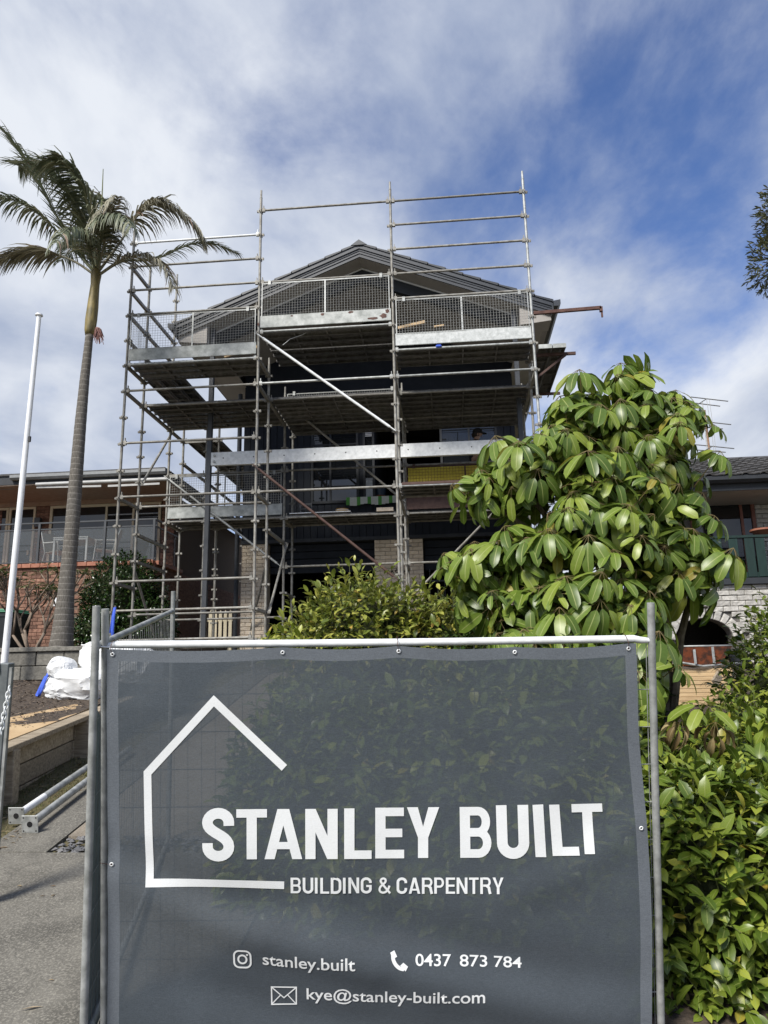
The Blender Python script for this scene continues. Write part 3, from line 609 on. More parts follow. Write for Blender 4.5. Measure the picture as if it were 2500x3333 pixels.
led(2, 0, (9, 11, 15)); led(2, 1, (9, 11, 13)); led(2, 2, (9, 11, 13)); led(2, 0, (7,)); led(2, 1, (7,)); led(2, 2, (7,))
led(3, 0, (11, 16)); led(3, 1, (11,)); led(3, 2, (11,))
# transoms across the rows
for k in (2, 3, 4, 5, 6, 7, 11, 14): transom((SX[0], SY[0], zk(k)), (SX[0], SY[1], zk(k)))
for k in (3, 4, 5, 7, 12, 13): transom((SX[0], SY[1], zk(k)), (SX[0], SY[2], zk(k)))
for k in (7, 11): transom((SX[0], SY[2], zk(k)), (SX[0], SY[3], zk(k)))
for k in (8, 9): transom((SX[0], SY[3], zk(k)), (SX[0], 17.5, zk(k)))
for k in (8, 9): transom((SX[0], 17.5, zk(k)), (SX[0], 19.9, zk(k)))
for i in (1, 2, 3):
    for k in (6 if i != 2 else 5, 7, 11, 15) if i == 1 else ((5, 6, 7, 11) if i == 2 else (6, 7, 11)): transom((SX[i], SY[0], zk(k)), (SX[i], SY[1], zk(k)))
    for k in (7, 12) if i == 1 else (7, 11): transom((SX[i], SY[1], zk(k)), (SX[i], SY[2], zk(k)))
    for k in (8, 11, 14, 15) if i == 1 else (7, 11, 13): transom((SX[i], SY[2], zk(k)), (SX[i], SY[3], zk(k)))
for y in (SY[3], 17.5, 19.9): transom((SX[0], y, zk(7)), (SX_IN, y, zk(7)))
transom((SX[0], SY[2], zk(6)), (SX_IN, SY[2], zk(6))); transom((SX[0], SY[2], zk(9)), (SX_IN, SY[2], zk(9)))
# steel planks: shallow channel with folded lips and cross ribs below
def plank_mesh(L_, w=.228):
    b = MB(); b.box((0, 0, 0), (L_, w, .006))
    for s in (-1, 1): b.box((0, s*(w/2 - .004), -.028), (L_, .006, .05)); b.box((0, s*(w/2 - .016), -.052), (L_, .022, .004))
    for k in range(1, 4): b.box((-L_/2 + L_*k/4, 0, -.024), (.03, w - .03, .04))
    for k in (-.28, 0, .28): b.box((0, k*w, -.008), (L_ - .1, .014, .010))
    me = b.mesh('plank'); me.materials.append(MT['plank']); return me
PM = plank_mesh(2.40); PM_S = plank_mesh(1.36); PM2 = plank_mesh(2.38)
def deck(x0, x1, y0, y1, k, n, along='x', me=None, dz=.07):
    for j in range(n):
        o = bpy.data.objects.new('plank', me or PM); COL.objects.link(o); o.parent = scaf; o.matrix_parent_inverse = Matrix.Translation(-SO)
        f = (j + .5) / n
        if along == 'x': o.location = ((x0 + x1)/2, y0 + (y1 - y0)*f, zk(k) + dz + RNG.uniform(0, .006))
        else: o.location = (x0 + (x1 - x0)*f, (y0 + y1)/2, zk(k) + dz + RNG.uniform(0, .006)); o.rotation_euler = (0, 0, math.pi/2)
for bay, k in ((0, 6), (1, 5), (2, 6)): deck(SX[bay], SX[bay+1], SY[0] + .04, SY[1] - .02, k, 3)
deck(SX[1], SX[2], SY[1] + .0, SY[1] + .75, 5, 3)                                       # second strip of the raised middle platform
for bay in range(3): deck(SX[bay], SX[bay+1], SY[1] + .03, SY[2] - .0, 7, 6)
for bay in (1, 2): deck(SX[bay], SX[bay+1], SY[2] + .03, SY[3], 7, 3)
for bay in range(3): deck(SX[bay], SX[bay+1], SY[2] + .02, SY[3] - .02, 11, 3)
deck(SX[2], SX[3], SY[0] + .04, SY[1] - .02, 11, 3)
deck(SX[0] + .03, SX_IN, SY[1] + .02, SY[2], 6, 3, 'y', PM_S)
deck(SX[0] + .03, SX_IN, SY[3] + .06, 17.45, 7, 3, 'y', PM2); deck(SX[0] + .03, SX_IN, 17.5, 19.85, 7, 3, 'y', PM2)
# toe boards and brick guards
def toe(x0, x1, y, k, m='toe', h=.225, rust=()):
    b = MB(); b.box(((x0+x1)/2, y - .035, zk(k) + .09 + h/2), (x1 - x0 - .07, .004, h)); b.box(((x0+x1)/2, y - .028, zk(k) + .09 + h), (x1 - x0 - .07, .018, .006)); b.box(((x0+x1)/2, y - .028, zk(k) + .09), (x1 - x0 - .07, .018, .006))
    o = S(b, 'toe_board', MT[m])
    for (fx, fz, w, hh, seed) in rust:
        r = random.Random(seed); c = MB(); n = 14
        pts = []
        for q in range(n):
            a = 2*math.pi*q/n; rr = r.uniform(.6, 1.15); pts.append((x0 + (x1-x0)*fx + math.cos(a)*w*rr, y - .0385, zk(k) + .09 + h*fz + math.sin(a)*hh*rr))
        c.poly(pts); S(c, 'rust_patch', MT['rust'], o)
def guard(x0, x1, y, k0, k1, m='wire', frame='galv', z0=None, pitch=.05, wr=.0026):
    za = zk(k1) + .30 if z0 is None else z0; zb = zk(k0) - .03; yy = y - .03; b = MB()
    xa, xb = x0 + .06, x1 - .06; n = int((xb - xa) / pitch); mz = max(2, int((zb - za) / pitch))
    bulge = [RNG.uniform(-1, 1) for _ in range(6)]
    def off(fx, fz): return .012 * math.sin(fx*7 + bulge[0]*3) * math.sin(fz*3.1 + bulge[1]) + .008*bulge[2]
    for i in range(n + 1):
        x = xa + (xb - xa)*i/n; b.tube([(x, yy + off(i/n, f), za + (zb - za)*f) for f in (0, .5, 1)], wr, 4, False)
    for j in range(mz + 1):
        z = za + (zb - za)*j/mz; b.tube([(xa + (xb - xa)*f, yy + off(f, j/mz) - .003, z) for f in (0, .2, .4, .6, .8, 1)], wr, 4, False)
    g_ = S(b, 'mesh_guard', MT[m]); g_['kind'] = 'stuff'
    fr = MB()
    fr.box(((xa+xb)/2, yy, zb), (xb - xa, .006, .022)); fr.box(((xa+xb)/2, yy - .006, (za+zb)/2), (.03, .006, zb - za))
    for x in (xa, xb): fr.box((x, yy - .006, (za+zb)/2), (.016, .01, zb - za))
    for f in (.06, .94): fr.box((xa + (xb-xa)*f, yy - .01, zb + .04), (.05, .05, .012)); fr.box((xa + (xb-xa)*f, yy - .03, zb), (.05, .006, .08))
    S(fr, 'guard_frame', MT[frame], g_)
guard(SX[0], SX[1], SY[0], 4, 6); toe(SX[0], SX[1], SY[0], 6)
guard(SX[1], SX[2], SY[0], 3, 5); toe(SX[1], SX[2], SY[0], 5, rust=((.93, .40, .075, .05, 3), (.86, .22, .11, .032, 4), (.96, .78, .04, .05, 8), (.69, .86, .055, .022, 5), (.48, .84, .035, .03, 6), (.25, .86, .03, .02, 7), (.0, .3, .02, .04, 9)))
guard(SX[2], SX[3], SY[0], 4, 6); toe(SX[2], SX[3], SY[0], 6, m='toe_light')
guard(SX[0], SX[1], SY[2], 9, 11); toe(SX[0], SX[1], SY[2], 11)
guard(SX[1], SX[2], SY[2], 5.6, 7); toe(SX[1], SX[2], SY[2], 7, m='plank')
guard(SX[2], SX[3], SY[2], 9, 11, m='rust', frame='redbrown', pitch=.06)
b = MB(); b.box(((SX[2]+SX[3])/2, SY[2] - .02, zk(11) + .63), (2.27, .004, .62)); S(b, 'yellow_netting', MT['yellow'])
toe(SX[2], SX[3], SY[2], 11, m='redbrown', h=.26)
b = MB(); b.box(((SX[2]+SX[3])/2, SY[0] - .012, zk(11) + .05), (2.28, .03, .045)); S(b, 'edge_angle', MT['redbrown'])
# side guard at the end of the top lift, bent wire panel
b = MB()
for i in range(15):
    y = SY[0] + .06 + i*.05; b.tube([(SX[0] + .02 + .03*math.sin(i*.4), y, zk(6) + .3), (SX[0] + .02 + .03*math.sin(i*.4), y, zk(4))], .0019, 4, False)
for j in range(14): z = zk(6) + .3 + j*.05; b.tube([(SX[0] + .02 + .03*math.sin(q*1.4), SY[0] + .06 + q*.175, z) for q in range(5)], .0019, 4, False)
o = S(b, 'mesh_guard', MT['wire']); o['kind'] = 'stuff'
# diagonal braces with flattened bolted ends
def brace(p, q, m='galv_dull', r=.0235):
    p = Vector(p); q = Vector(q); d = (q - p).normalized(); b = MB(); b.tube([p + d*.10, q - d*.10], r, 10)
    for e, s in ((p, 1), (q, -1)):
        b.bar(e - d*s*.03, e + d*s*.13, .014, .06, (0, 1, 0) if abs(d.y) < .5 else (1, 0, 0)); b.tube([e + Vector((0, -.02, 0)), e + Vector((0, .02, 0))], .014, 6)
    return S(b, 'brace', MT[m], smooth=True)
fy = SY[0] - .07
brace((SX[1] + .02, fy, zk(5.15)), (SX[2] - .02, fy, zk(9.0)), 'galv_bright', .024)
brace((SX[1] - .02, fy, zk(10.05)), (SX[2] - .02, fy, zk(14.2)), 'redbrown')
brace((SX[0] - .03, SY[2] - .07, zk(9.05)), (SX[1] - .04, SY[2] - .07, zk(12.95)), 'galv')
brace((SX[1] + .02, SY[2] - .07, zk(6.05)), (SX[2], SY[2] - .07, zk(10.5)))
brace((SX[2] + .1, SY[2] - .07, zk(14.3)), (SX[3] - .2, SY[2] - .07, zk(10.1)))
brace((SX[0] + .06, SY[2], zk(7.0)), (SX[0] + .06, SY[1], zk(10.05)))
brace((SX[0] - .06, SY[1], zk(13.0)), (SX[0] - .06, SY[2], zk(16.0)))
brace((SX[1] + .06, SY[2], zk(12.05)), (SX[1] + .06, SY[1], zk(15.0)))
brace((SX[0] + 1.9, SY[3] - .05, zk(12.6)), (SX[0] + 1.35, SY[3] + .8, zk(15.4)))
# hop-up bracket with two planks and a cantilevered joist on the right end
hu = MB(); z = zk(7) + .32
hu.bar((SX[3], SY[0] + .12, z), (SX[3] + .72, SY[0] + .12, z), .04, .05); hu.bar((SX[3] + .02, SY[0] + .12, z - .42), (SX[3] + .55, SY[0] + .12, z - .02), .035, .035); S(hu, 'hop_up_bracket', MT['redbrown'])
hu = MB(); hu.bar((SX[3], SY[1] + 1.2, z), (SX[3] + .72, SY[1] + 1.2, z), .04, .05); S(hu, 'hop_up_bracket', MT['redbrown'])
for j in range(2):
    o = bpy.data.objects.new('plank', PM2); COL.objects.link(o); o.parent = scaf; o.matrix_parent_inverse = Matrix.Translation(-SO); o.location = (SX[3] + .18 + j*.24, SY[0] + 1.12, z + .095); o.rotation_euler = (0, 0, math.pi/2)
    e = MB().box((SX[3] + .18 + j*.24, SY[0] - .08, z + .07), (.225, .012, .075)); S(e, 'plank_end', MT['toe'])
jt = MB(); z = zk(5) + .07
jt.bar((SX[3] + .03, SY[0], z + .0), (SX[3] + 1.19, SY[0], z + .03), .05, .055); jt.box((SX[3] + 1.19, SY[0], z - .0), (.05, .05, .09)); jt.bar((SX[3] + 1.2, SY[0], z - .02), (SX[3] + 1.2, SY[0], z - .15), .02, .03); S(jt, 'cantilever_joist', MT['rust'])
# bits lying on the platforms
def lump(name, label, cat, b, m, **k): return tag(b.build(name, m, **k), label, cat)
p0 = at(730, 1074, SY[1] - .1); lump('timber_offcut', 'long pale timber batten lying on the left top platform', 'timber', MB().bar((-4.02, SY[0] + .55, zk(6) + .34), (-3.3, SY[0] + .35, zk(6) + .34 + .07), .03, .055), MT['pine'])
lump('timber_offcut', 'pale timber batten lying at the left of the right top platform', 'timber', MB().bar((SX[2] + .06, SY[0] + .45, zk(6) + .66), (SX[2] + .56, SY[0] + .35, zk(6) + .70), .05, .05), MT['pine'])
lump('timber_offcut', 'short pale timber wedge on the right top platform', 'timber', MB().bar((SX[2] + .72, SY[0] + .40, zk(6) + .62), (SX[2] + .9, SY[0] + .38, zk(6) + .63), .03, .03), MT['pine'])
lump('rag', 'small blue rag tied to the ledger of the right top platform', 'rag', MB().box((SX[2] + .79, SY[0] - .02, zk(6) + .035), (.10, .06, .05)), MT['strap'], bevel=.015)
lump('cable_tie', 'loose pale cable hanging under the middle platform', 'cable', MB().tube([(SX[1] + .42, SY[0] + .1, zk(5) - .21), (SX[1] + .55, SY[0] + .1, zk(5) - .10), (SX[1] + .78, SY[0] + .1, zk(5) - .03), (SX[1] + .85, SY[0] + .1, zk(5) + .01)], .004, 5), MT['galv_bright'])
# ------------------------------------------------------------------ brick house on the left
LY, LYU, LXR = 17.0, 18.5, -7.0
LO = Vector((-10, LY, 2.4))
lh = thing('brick_house', 'brown brick house with a glass balustraded balcony behind the palm', 'house', LO)
def K(root, org, b, name, m, parent=None, **k):
    o = b.build(name, m, parent or root, **k)
    if parent is None: o.matrix_parent_inverse = Matrix.Translation(-org)
    return o
def LHo(b, name, m, **k): return K(lh, LO, b, name, m, **k)
rb = [brick_mesh(.231, .077, .03, 'brown_brick_%s' % k, MT['redbrick'], .006) for k in 'abc']
TZ = 4.50
w = LHo(MB().box(((-16 + LXR)/2, LY + 4.5, (2.0 + TZ)/2), (LXR + 16, 9 - .02, TZ - 2.0)), 'lower_wall', MT['mortar2'])
brick_field(w, rb, -11.6, -8.95, TZ - 24*.086, TZ, LY + .0, limit=300)
rest = MB()
for r in range(24):
    zc = TZ - (r + .5)*.086; s = LY + (.12 if r % 2 else 0)
    while s < LY + 8.9: rest.box((LXR + .004, s + .115, zc), (.03, .231, .077)); s += .24
    s = -8.95 + (.12 if r % 2 else 0)
    while s < LXR - .24: rest.box((s + .115, LY - .0, zc), (.231, .03, .077)); s += .24
tag(rest.build('brick_courses', MT['redbrick'], w), kind='stuff')
# terracotta edge tiles of the balcony, floor
nti = 34
for k in range(nti):
    x = LXR - (k + .5)*.235; b = MB().box((x, LY - .01, TZ + .055), (.228, .14, .10)); LHo(b, 'edge_tile', MT['terracotta'], bevel=.006)
for k in range(7): LHo(MB().box((LXR + .01, LY + .2 + k*.235, TZ + .055), (.14, .228, .10)), 'edge_tile', MT['terracotta'], bevel=.006)
LHo(MB().box(((-16 + LXR)/2 - .07, LY + .85, TZ + .03), (LXR + 16 - .1, 1.55, .08)), 'balcony_floor', MT['terracotta'])
# balustrade
bz0, bz1 = TZ + .10, TZ + 1.13
bal = thing('balustrade', 'dark metal and glass balustrade round the balcony of the brick house', 'balustrade', (LXR, LY, TZ))
BO = Vector((LXR, LY, TZ))
def BL(b, name, m, parent=None, **k): return K(bal, BO, b, name, m, parent, **k)
BL(MB().box(((-16+LXR)/2, LY + .06, bz1), (LXR + 16, .05, .035)), 'top_rail', MT['charcoal2']); BL(MB().box(((-16+LXR)/2, LY + .06, bz1 - .16), (LXR + 16, .03, .03)), 'rail', MT['charcoal2'])
BL(MB().box(((-16+LXR)/2, LY + .06, bz0 + .06), (LXR + 16, .03, .03)), 'rail', MT['charcoal2'])
for x in (-11.72, -9.98, -8.3, -7.06):
    BL(MB().box((x, LY + .06, (bz0 + bz1)/2), (.055, .055, bz1 - bz0)), 'post', MT['charcoal2'])
for a, c in ((-13.4, -11.75), (-11.69, -10.01), (-9.95, -8.33), (-8.27, -7.1)): BL(MB().box(((a+c)/2, LY + .06, (bz0 + bz1)/2 - .05), (c-a, .008, bz1-bz0-.24)), 'glass_panel', MT['glass2'])
BL(MB().box((LXR - .06, LY + .85, bz1), (.05, 1.5, .035)), 'top_rail', MT['charcoal2']); BL(MB().box((LXR - .06, LY + .85, bz1 - .16), (.03, 1.5, .03)), 'rail', MT['charcoal2'])
BL(MB().box((LXR - .06, LY + .80, (bz0 + bz1)/2 - .05), (.008, 1.35, bz1-bz0-.24)), 'glass_panel', MT['glass2'])
# upper storey: window wall, brick piers, eave
UZ1 = 6.52
LHo(MB().box(((-16 + LXR)/2 - .05, LYU + 3.8, (TZ + UZ1)/2 + .03), (LXR + 16 - .1, 7.4, UZ1 - TZ)), 'upper_wall', MT['mortar2'])
def up_brick(a, c):
    p = LHo(MB().box(((a+c)/2, LYU + .06, (TZ + UZ1)/2), (c-a-.01, .10, UZ1-TZ)), 'brick_pier', MT['mortar2']); brick_field(p, rb, a, c, TZ + .02, UZ1 - .02, LYU - .0, limit=150)
X_ = lambda px: at(px, 1700, LYU).x
up_brick(X_(116), X_(163)); up_brick(X_(526), LXR - .1); up_brick(X_(-60), X_(6))
LHo(MB().box((-11.5, LYU - .0, UZ1 - .04), (9, .12, .12)), 'lintel', mat('pink_beige_render', (.30, .20, .14), (.36, .25, .18), rough=.8))
wz0, wz1 = TZ + .05, UZ1 - .11
dr = framed(X_(30), X_(116), wz0, wz1, LYU - .01, .06, MT['cream'], MT['glass'], name='sliding_door', parent=None)
assert dr; dr.parent = lh; dr.matrix_parent_inverse = Matrix.Translation(-LO)
wn = framed(X_(163), X_(524), wz0, wz1, LYU - .01, .07, MT['cream'], MT['glass'], name='window', mull=(X_(346), X_(434)), parent=None)
wn.parent = lh; wn.matrix_parent_inverse = Matrix.Translation(-LO)
wn2 = framed(X_(-60), X_(28), wz0, wz1, LYU - .01, .06, MT['cream'], MT['glass'], name='window', parent=None); wn2.parent = lh; wn2.matrix_parent_inverse = Matrix.Translation(-LO)
LHo(MB().box((X_(132), LYU - .12, 5.95), (.16, .12, .26)), 'wall_lamp', MT['charcoal2'], bevel=.01)
for z in (5.15,): LHo(MB().box((X_(104), LYU - .08, z), (.03, .05, .12)), 'door_handle', MT['cream'])
EZ = 6.60; EYF = 16.75; ERX = -6.72
LHo(MB().box(((-18+ERX)/2, (EYF + LYU)/2, UZ1 + .03), (ERX + 18, LYU - EYF, .03)), 'eave_lining', mat('pinkish_eave_lining', (.26, .20, .155), (.31, .245, .195), rough=.8))
LHo(MB().box(((-11.0+ERX)/2, EYF, EZ + .06), (ERX + 11.0, .03, .2)), 'fascia', MT['charcoal'])
b = MB(); prof = [(EYF - .02, EZ + .16), (EYF - .15, EZ + .17), (EYF - .15, EZ + .10), (EYF - .10, EZ + .05), (EYF - .02, EZ + .05)]
b.prism([(-10.6, y, z) for y, z in prof], (1, 0, 0), ERX + 10.6 + .05); LHo(b, 'gutter', mat('grey_gutter', (.20, .21, .215), (.26, .27, .275), rough=.45))
b = MB(); b.prism([(-18, EYF + .25, z) for y, z in ()] or [(-18, y + .35, z - .12) for y, z in prof], (1, 0, 0), 7.3); LHo(b, 'gutter', mat('grey_gutter_end', (.17, .18, .185), (.22, .23, .235), rough=.45))
LHo(MB().prism([(-18, EYF - .05, EZ + .18), (ERX, EYF - .05, EZ + .18), (ERX - 2.2, 21, EZ + 1.35), (-18, 21, EZ + 1.35)], (0, 0, 1), .05), 'roof', MT['tile'])
LHo(MB().prism([(ERX, EYF - .05, EZ + .18), (ERX, 25.5, EZ + .18), (ERX - 2.2, 21, EZ + 1.35)], (0, 0, 1), .05), 'roof', MT['tile'])
LHo(MB().box((ERX + .0, (EYF + 25)/2, EZ + .06), (.03, 25 - EYF, .2)), 'fascia', MT['charcoal'])
LHo(MB().box((LXR + .15, (EYF + 25)/2, UZ1 + .028), (.26, 25 - EYF, .02)), 'eave_lining', MT['charcoal2'])
MT['dullwhite'] = mat('weathered_white', (.36, .36, .35), (.46, .46, .45), rough=.6, scale=5)
b = MB().tube([at(118, 1577, 16.6), at(545, 1559, 16.6)], .045, 10); LHo(b, 'rolled_awning', MT['dullwhite'], smooth=True)
b = MB().bar(at(120, 1586, 16.62), at(330, 1582, 16.62), .03, .05); LHo(b, 'awning_rail', MT['dullwhite'])
b = MB().bar(at(352, 1582, 16.62), at(520, 1574, 16.62), .03, .05); LHo(b, 'awning_rail', MT['dullwhite'])
LHo(MB().box((at(188, 1960, LY).x, LY - .06, at(188, 1960, LY).z), (.10, .08, .2)), 'meter_box', MT['white'])
# outdoor setting on the balcony
FZ = TZ + .075
MT['alu'] = mat('pale_aluminium', (.34, .355, .345), (.42, .435, .42), rough=.5, metal=.1, scale=5); MT['sling'] = mat('beige_sling_fabric', (.36, .34, .29), (.42, .40, .34), rough=.8, scale=60, bump=.2)
def chair(x, y, rz, label):
    c = thing('garden_chair', label, 'chair', (x, y, FZ), rz, 'garden chairs on the balcony')
    for sx in (-.26, .26):
        MB().tube([(sx, -.26, 0), (sx, -.22, .42), (sx, -.20, .64)], .014, 8).build('leg', MT['alu'], c, smooth=True)
        MB().tube([(sx, .30, 0), (sx, .20, .40), (sx, .26, .64), (sx, .36, .95)], .014, 8).build('leg', MT['alu'], c, smooth=True)
        MB().tube([(sx, -.24, .65), (sx, .27, .66)], .018, 8).build('armrest', MT['alu'], c, smooth=True)
    MB().prism([(-.25, -.24, .43), (.25, -.24, .43), (.25, .22, .40), (-.25, .22, .40)], (0, 0, 1), .012).build('seat', MT['sling'], c)
    MB().prism([(-.25, .22, .42), (.25, .22, .42), (.25, .36, .95), (-.25, .36, .95)], (0, 1, 0), .012).build('backrest', MT['sling'], c)
    return c
chair(at(345, 1790, 17.75).x, 17.72, math.radians(-70), 'pale sling garden chair facing left, right of the balcony table')
chair(at(190, 1790, 17.75).x, 17.78, math.radians(75), 'pale sling garden chair facing right, left of the balcony table')
tb_ = thing('garden_table', 'pale square metal table on the balcony between two garden chairs', 'table', (at(255, 1790, 17.7).x, 17.72, FZ))
MB().box((0, 0, .72), (.9, .9, .025)).build('table_top', MT['alu'], tb_, bevel=.005)
for sx in (-1, 1):
    for sy in (-1, 1): MB().box((sx*.42, sy*.42, .355), (.045, .045, .71)).build('leg', MT['alu'], tb_)
for sy in (-1, 1): MB().box((0, sy*.42, .68), (.8, .03, .05)).build('apron', MT['alu'], tb_)

# ------------------------------------------------------------------ pale brick house on the right
RY = 12.7; RO = Vector((5, RY, 1.8))
rh = thing('pale_brick_house', 'pale split face brick house with a green balcony right of the big tree', 'house', RO)
def RHo(b, name, m, parent=None, **k): return K(rh, RO, b, name, m, parent, **k)
wb = [brick_mesh(.236, .079, .035, 'pale_brick_%s' % k, MT['whitebrick'], .016) for k in 'abcd']
RT_Z = 3.17; RXL = 3.3; AX, AZ, AW, AR = 4.17, 2.28, .46, .33     # arch centre, spring height, half width, rise
def arch_top(x): return AZ + AR * math.sqrt(max(0, 1 - ((x - AX)/AW)**2))
def in_arch(x, z, m=.0): return abs(x - AX) < AW + m and z < (AZ + (AR + m) * math.sqrt(max(0, 1 - ((x - AX)/(AW + m))**2)))
# backing wall with the arched opening cut out of it
pts = [(RXL, RY + .03, 1.2), (AX - AW, RY + .03, 1.2)] + [(AX - AW*math.cos(math.pi*i/16), RY + .03, AZ + AR*math.sin(math.pi*i/16)) for i in range(17)] + [(AX + AW, RY + .03, 1.2), (9.5, RY + .03, 1.2), (9.5, RY + .03, RT_Z), (RXL, RY + .03, RT_Z)]
MT['mortar3'] = mat('dark_mortar', (.10, .095, .085), (.15, .14, .13), rough=.95, scale=30, bump=.3)
w = RHo(MB().prism(pts, (0, 1, 0), .22), 'lower_wall', MT['mortar3'])
brick_field(w, wb, RXL, 6.4, 1.3, RT_Z, RY + .015, bl=.245, bh=.088, limit=300, skip=lambda x, z: in_arch(x, z, .15), jit=.006)
for i in range(13):
    a = math.pi*(i + .5)/13; cx, cz = AX - (AW + .08)*math.cos(a), AZ + (AR + .08)*math.sin(a)
    nrm = Vector((-math.cos(a)/AW, 0, math.sin(a)/AR)).normalized(); ang = math.atan2(nrm.x, nrm.z)
    o = inst('arch_brick', wb[i % 4], w, (cx, RY + .008, cz), rot=Matrix.Rotation(ang, 3, 'Y') @ Matrix.Rotation(math.pi/2, 3, 'Y'), scale=(.66, 1, 1.28))
b = MB().box((AX, RY + 1.1, 2.0), (1.8, 1.6, 1.9)); b.f = [f for i, f in enumerate(b.f) if i != 2]; RHo(b, 'recess', MT['mortar3'], recalc=False)
# floor, green board balustrade
RHo(MB().box((6.4, RY + .62, RT_Z + .03), (6.4, 1.4, .10)), 'balcony_floor', MT['charcoal'])
gb = thing('board_balustrade', 'dark green painted board balustrade on the pale brick house', 'balustrade', (5, RY, RT_Z)); GO = Vector((5, RY, RT_Z))
def GB(b, name, m, **k): return K(gb, GO, b, name, m, **k)
gz0, gz1 = RT_Z + .09, 3.96
GB(MB().box((6.4, RY + .06, gz1), (6.4, .09, .045)), 'top_rail', MT['darkgreen'], bevel=.004); GB(MB().box((6.4, RY + .05, gz0 + .05), (6.4, .045, .09)), 'bottom_rail', MT['darkgreen'], bevel=.004)
x = 3.35; k = 0
while x < 9.2:
    wd = .145; GB(MB().box((x + wd/2, RY + .018, (gz0 + gz1)/2 - .01), (wd, .02, gz1 - gz0 - .05)), 'board', MT['darkgreen'], bevel=.003); x += wd + (.115, .03)[k % 3 == 1]; k += 1
for x in (3.6, 4.85, 6.3): GB(MB().box((x, RY + .11, (gz0+gz1)/2), (.09, .06, gz1-gz0)), 'post', MT['darkgreen'])
b = MB()
for i in range(96): x = 3.4 + i*.06; b.tube([(x, RY + .085, gz0), (x, RY + .085, gz1)], .0015, 4, False)
for j in range(14): z = gz0 + j*.055; b.tube([(3.4, RY + .085, z), (9.1, RY + .085, z)], .0015, 4, False)
o = GB(b, 'wire_mesh', MT['blackplastic']); o['kind'] = 'stuff'
# upper wall with window
UY = 14.0; UX0 = 3.9; uzt = 5.02
X2 = lambda px: at(px, 1700, UY).x
xw0, xw1 = X2(2250), X2(2462)
w2 = RHo(MB().box((7.0, UY + .16, (RT_Z + uzt)/2), (6.6, .2, uzt - RT_Z)), 'upper_wall', MT['mortar3'])
brick_field(w2, wb, xw1 + .01, 7.2, RT_Z + .2, uzt, UY + .05, bl=.245, bh=.088, limit=160, jit=.004)
rw_ = framed(xw0, xw1, 3.4, uzt - .02, UY + .03, .06, MT['brownframe'], MT['glass'], name='window', mull=(X2(2418),), parent=None); rw_.parent = rh; rw_.matrix_parent_inverse = Matrix.Translation(-RO)
GZ_ = at(2400, 1580, 12.75).z
RHo(MB().box((6.6, (12.75 + UY)/2, GZ_ - .06), (6.4, UY - 12.75, .03)), 'eave_lining', MT['taupe'])
RHo(MB().box((6.6, 12.76, GZ_ + .0), (6.4, .03, .17)), 'fascia', MT['charcoal'])
b = MB(); b.prism([(3.4, y, z) for y, z in ((12.74, GZ_ + .14), (12.61, GZ_ + .15), (12.61, GZ_ + .08), (12.66, GZ_ + .03), (12.74, GZ_ + .03))], (1, 0, 0), 6.4); RHo(b, 'gutter', MT['charcoal'])
roof = RHo(MB().prism([(3.4, 12.72, GZ_ + .13), (9.8, 12.72, GZ_ + .13), (9.8, 17, GZ_ + 1.67), (3.4, 17, GZ_ + 1.67)], (0, 0, 1), .02), 'roof', MT['tile'])
tm = MB(); tw, tl = .30, .34                       # one concrete roof tile with a roll at its edge
prof = [(-.15, 0), (-.11, .028), (-.07, .032), (-.03, .008), (.05, .004), (.11, .008), (.15, .012)]
for (xa, za), (xb, zb) in zip(prof, prof[1:]): tm.quad((xa, -tl/2, za + .03), (xb, -tl/2, zb + .03), (xb, tl/2, zb), (xa, tl/2, za)); tm.quad((xa, -tl/2, za + .01), (xb, -tl/2, zb + .01), (xb, -tl/2, zb + .03), (xa, -tl/2, za + .03))
tmm = tm.mesh('roof_tile'); tmm.materials.append(MT['tile']); slope = math.atan2(1.54, 4.28)
for r in range(12):
    for c in range(17):
        y = 12.76 + r*.30*math.cos(slope); o = inst('roof_tile', tmm, roof, (3.7 + c*.30, y, GZ_ + .17 + (y - 12.72)*.36 + .012), rot=(slope, RNG.uniform(-.01, .01), RNG.uniform(-.012, .012)))
# terracotta pot on the rail end
tp = thing('terracotta_bowl', 'terracotta bowl planter behind the green balustrade at the right edge', 'planter', (at(2492, 1760, 12.95).x, 12.98, 3.985))
MB().lathe((0, 0, 0), [(.06, 0), (.10, .02), (.19, .09), (.22, .10), (.22, .13), (.20, .13), (.17, .10), (.03, .06)], 18).build('bowl', MT['terracotta'], tp, smooth=True)
MT['greymetal'] = mat('dull_grey_metal', (.12, .12, .12), (.18, .18, .18), rough=.6)
# television antenna on the roof
an = thing('tv_antenna', 'tall rusty television antenna with six thin arms on the right roof', 'antenna', at(2318, 1530, 15.0)); AO = an.location.copy()
def A(b, name, m): return K(an, AO, b, name, m)
A(MB().tube([at(2318, 1540, 15.0), at(2293, 1335, 15.0)], .022, 8), 'mast', mat('rusty_mast', (.22, .13, .08), (.34, .22, .14), rough=.8, scale=12))
A(MB().tube([at(2310, 1540, 15.0), at(2286, 1308, 15.0)], .010, 6), 'pole', MT['galv'])
for (xa, ya, xb, yb) in ((2248, 1292, 2370, 1306), (2255, 1311, 2344, 1322), (2270, 1370, 2380, 1382), (2238, 1386, 2353, 1396), (2252, 1446, 2390, 1460), (2222, 1461, 2362, 1472)):
    A(MB().tube([at(xa, ya, 15.0), at(xb, yb, 15.0)], .011, 6), 'element', MT['greymetal'])
A(MB().tube([at(2272, 1316, 15.0), at(2300, 1298, 14.7)], .009, 6), 'boom', MT['galv']); A(MB().tube([at(2285, 1390, 15.0), at(2312, 1374, 14.7)], .009, 6), 'boom', MT['galv']); A(MB().tube([at(2295, 1466, 15.0), at(2320, 1452, 14.7)], .009, 6), 'boom', MT['galv'])
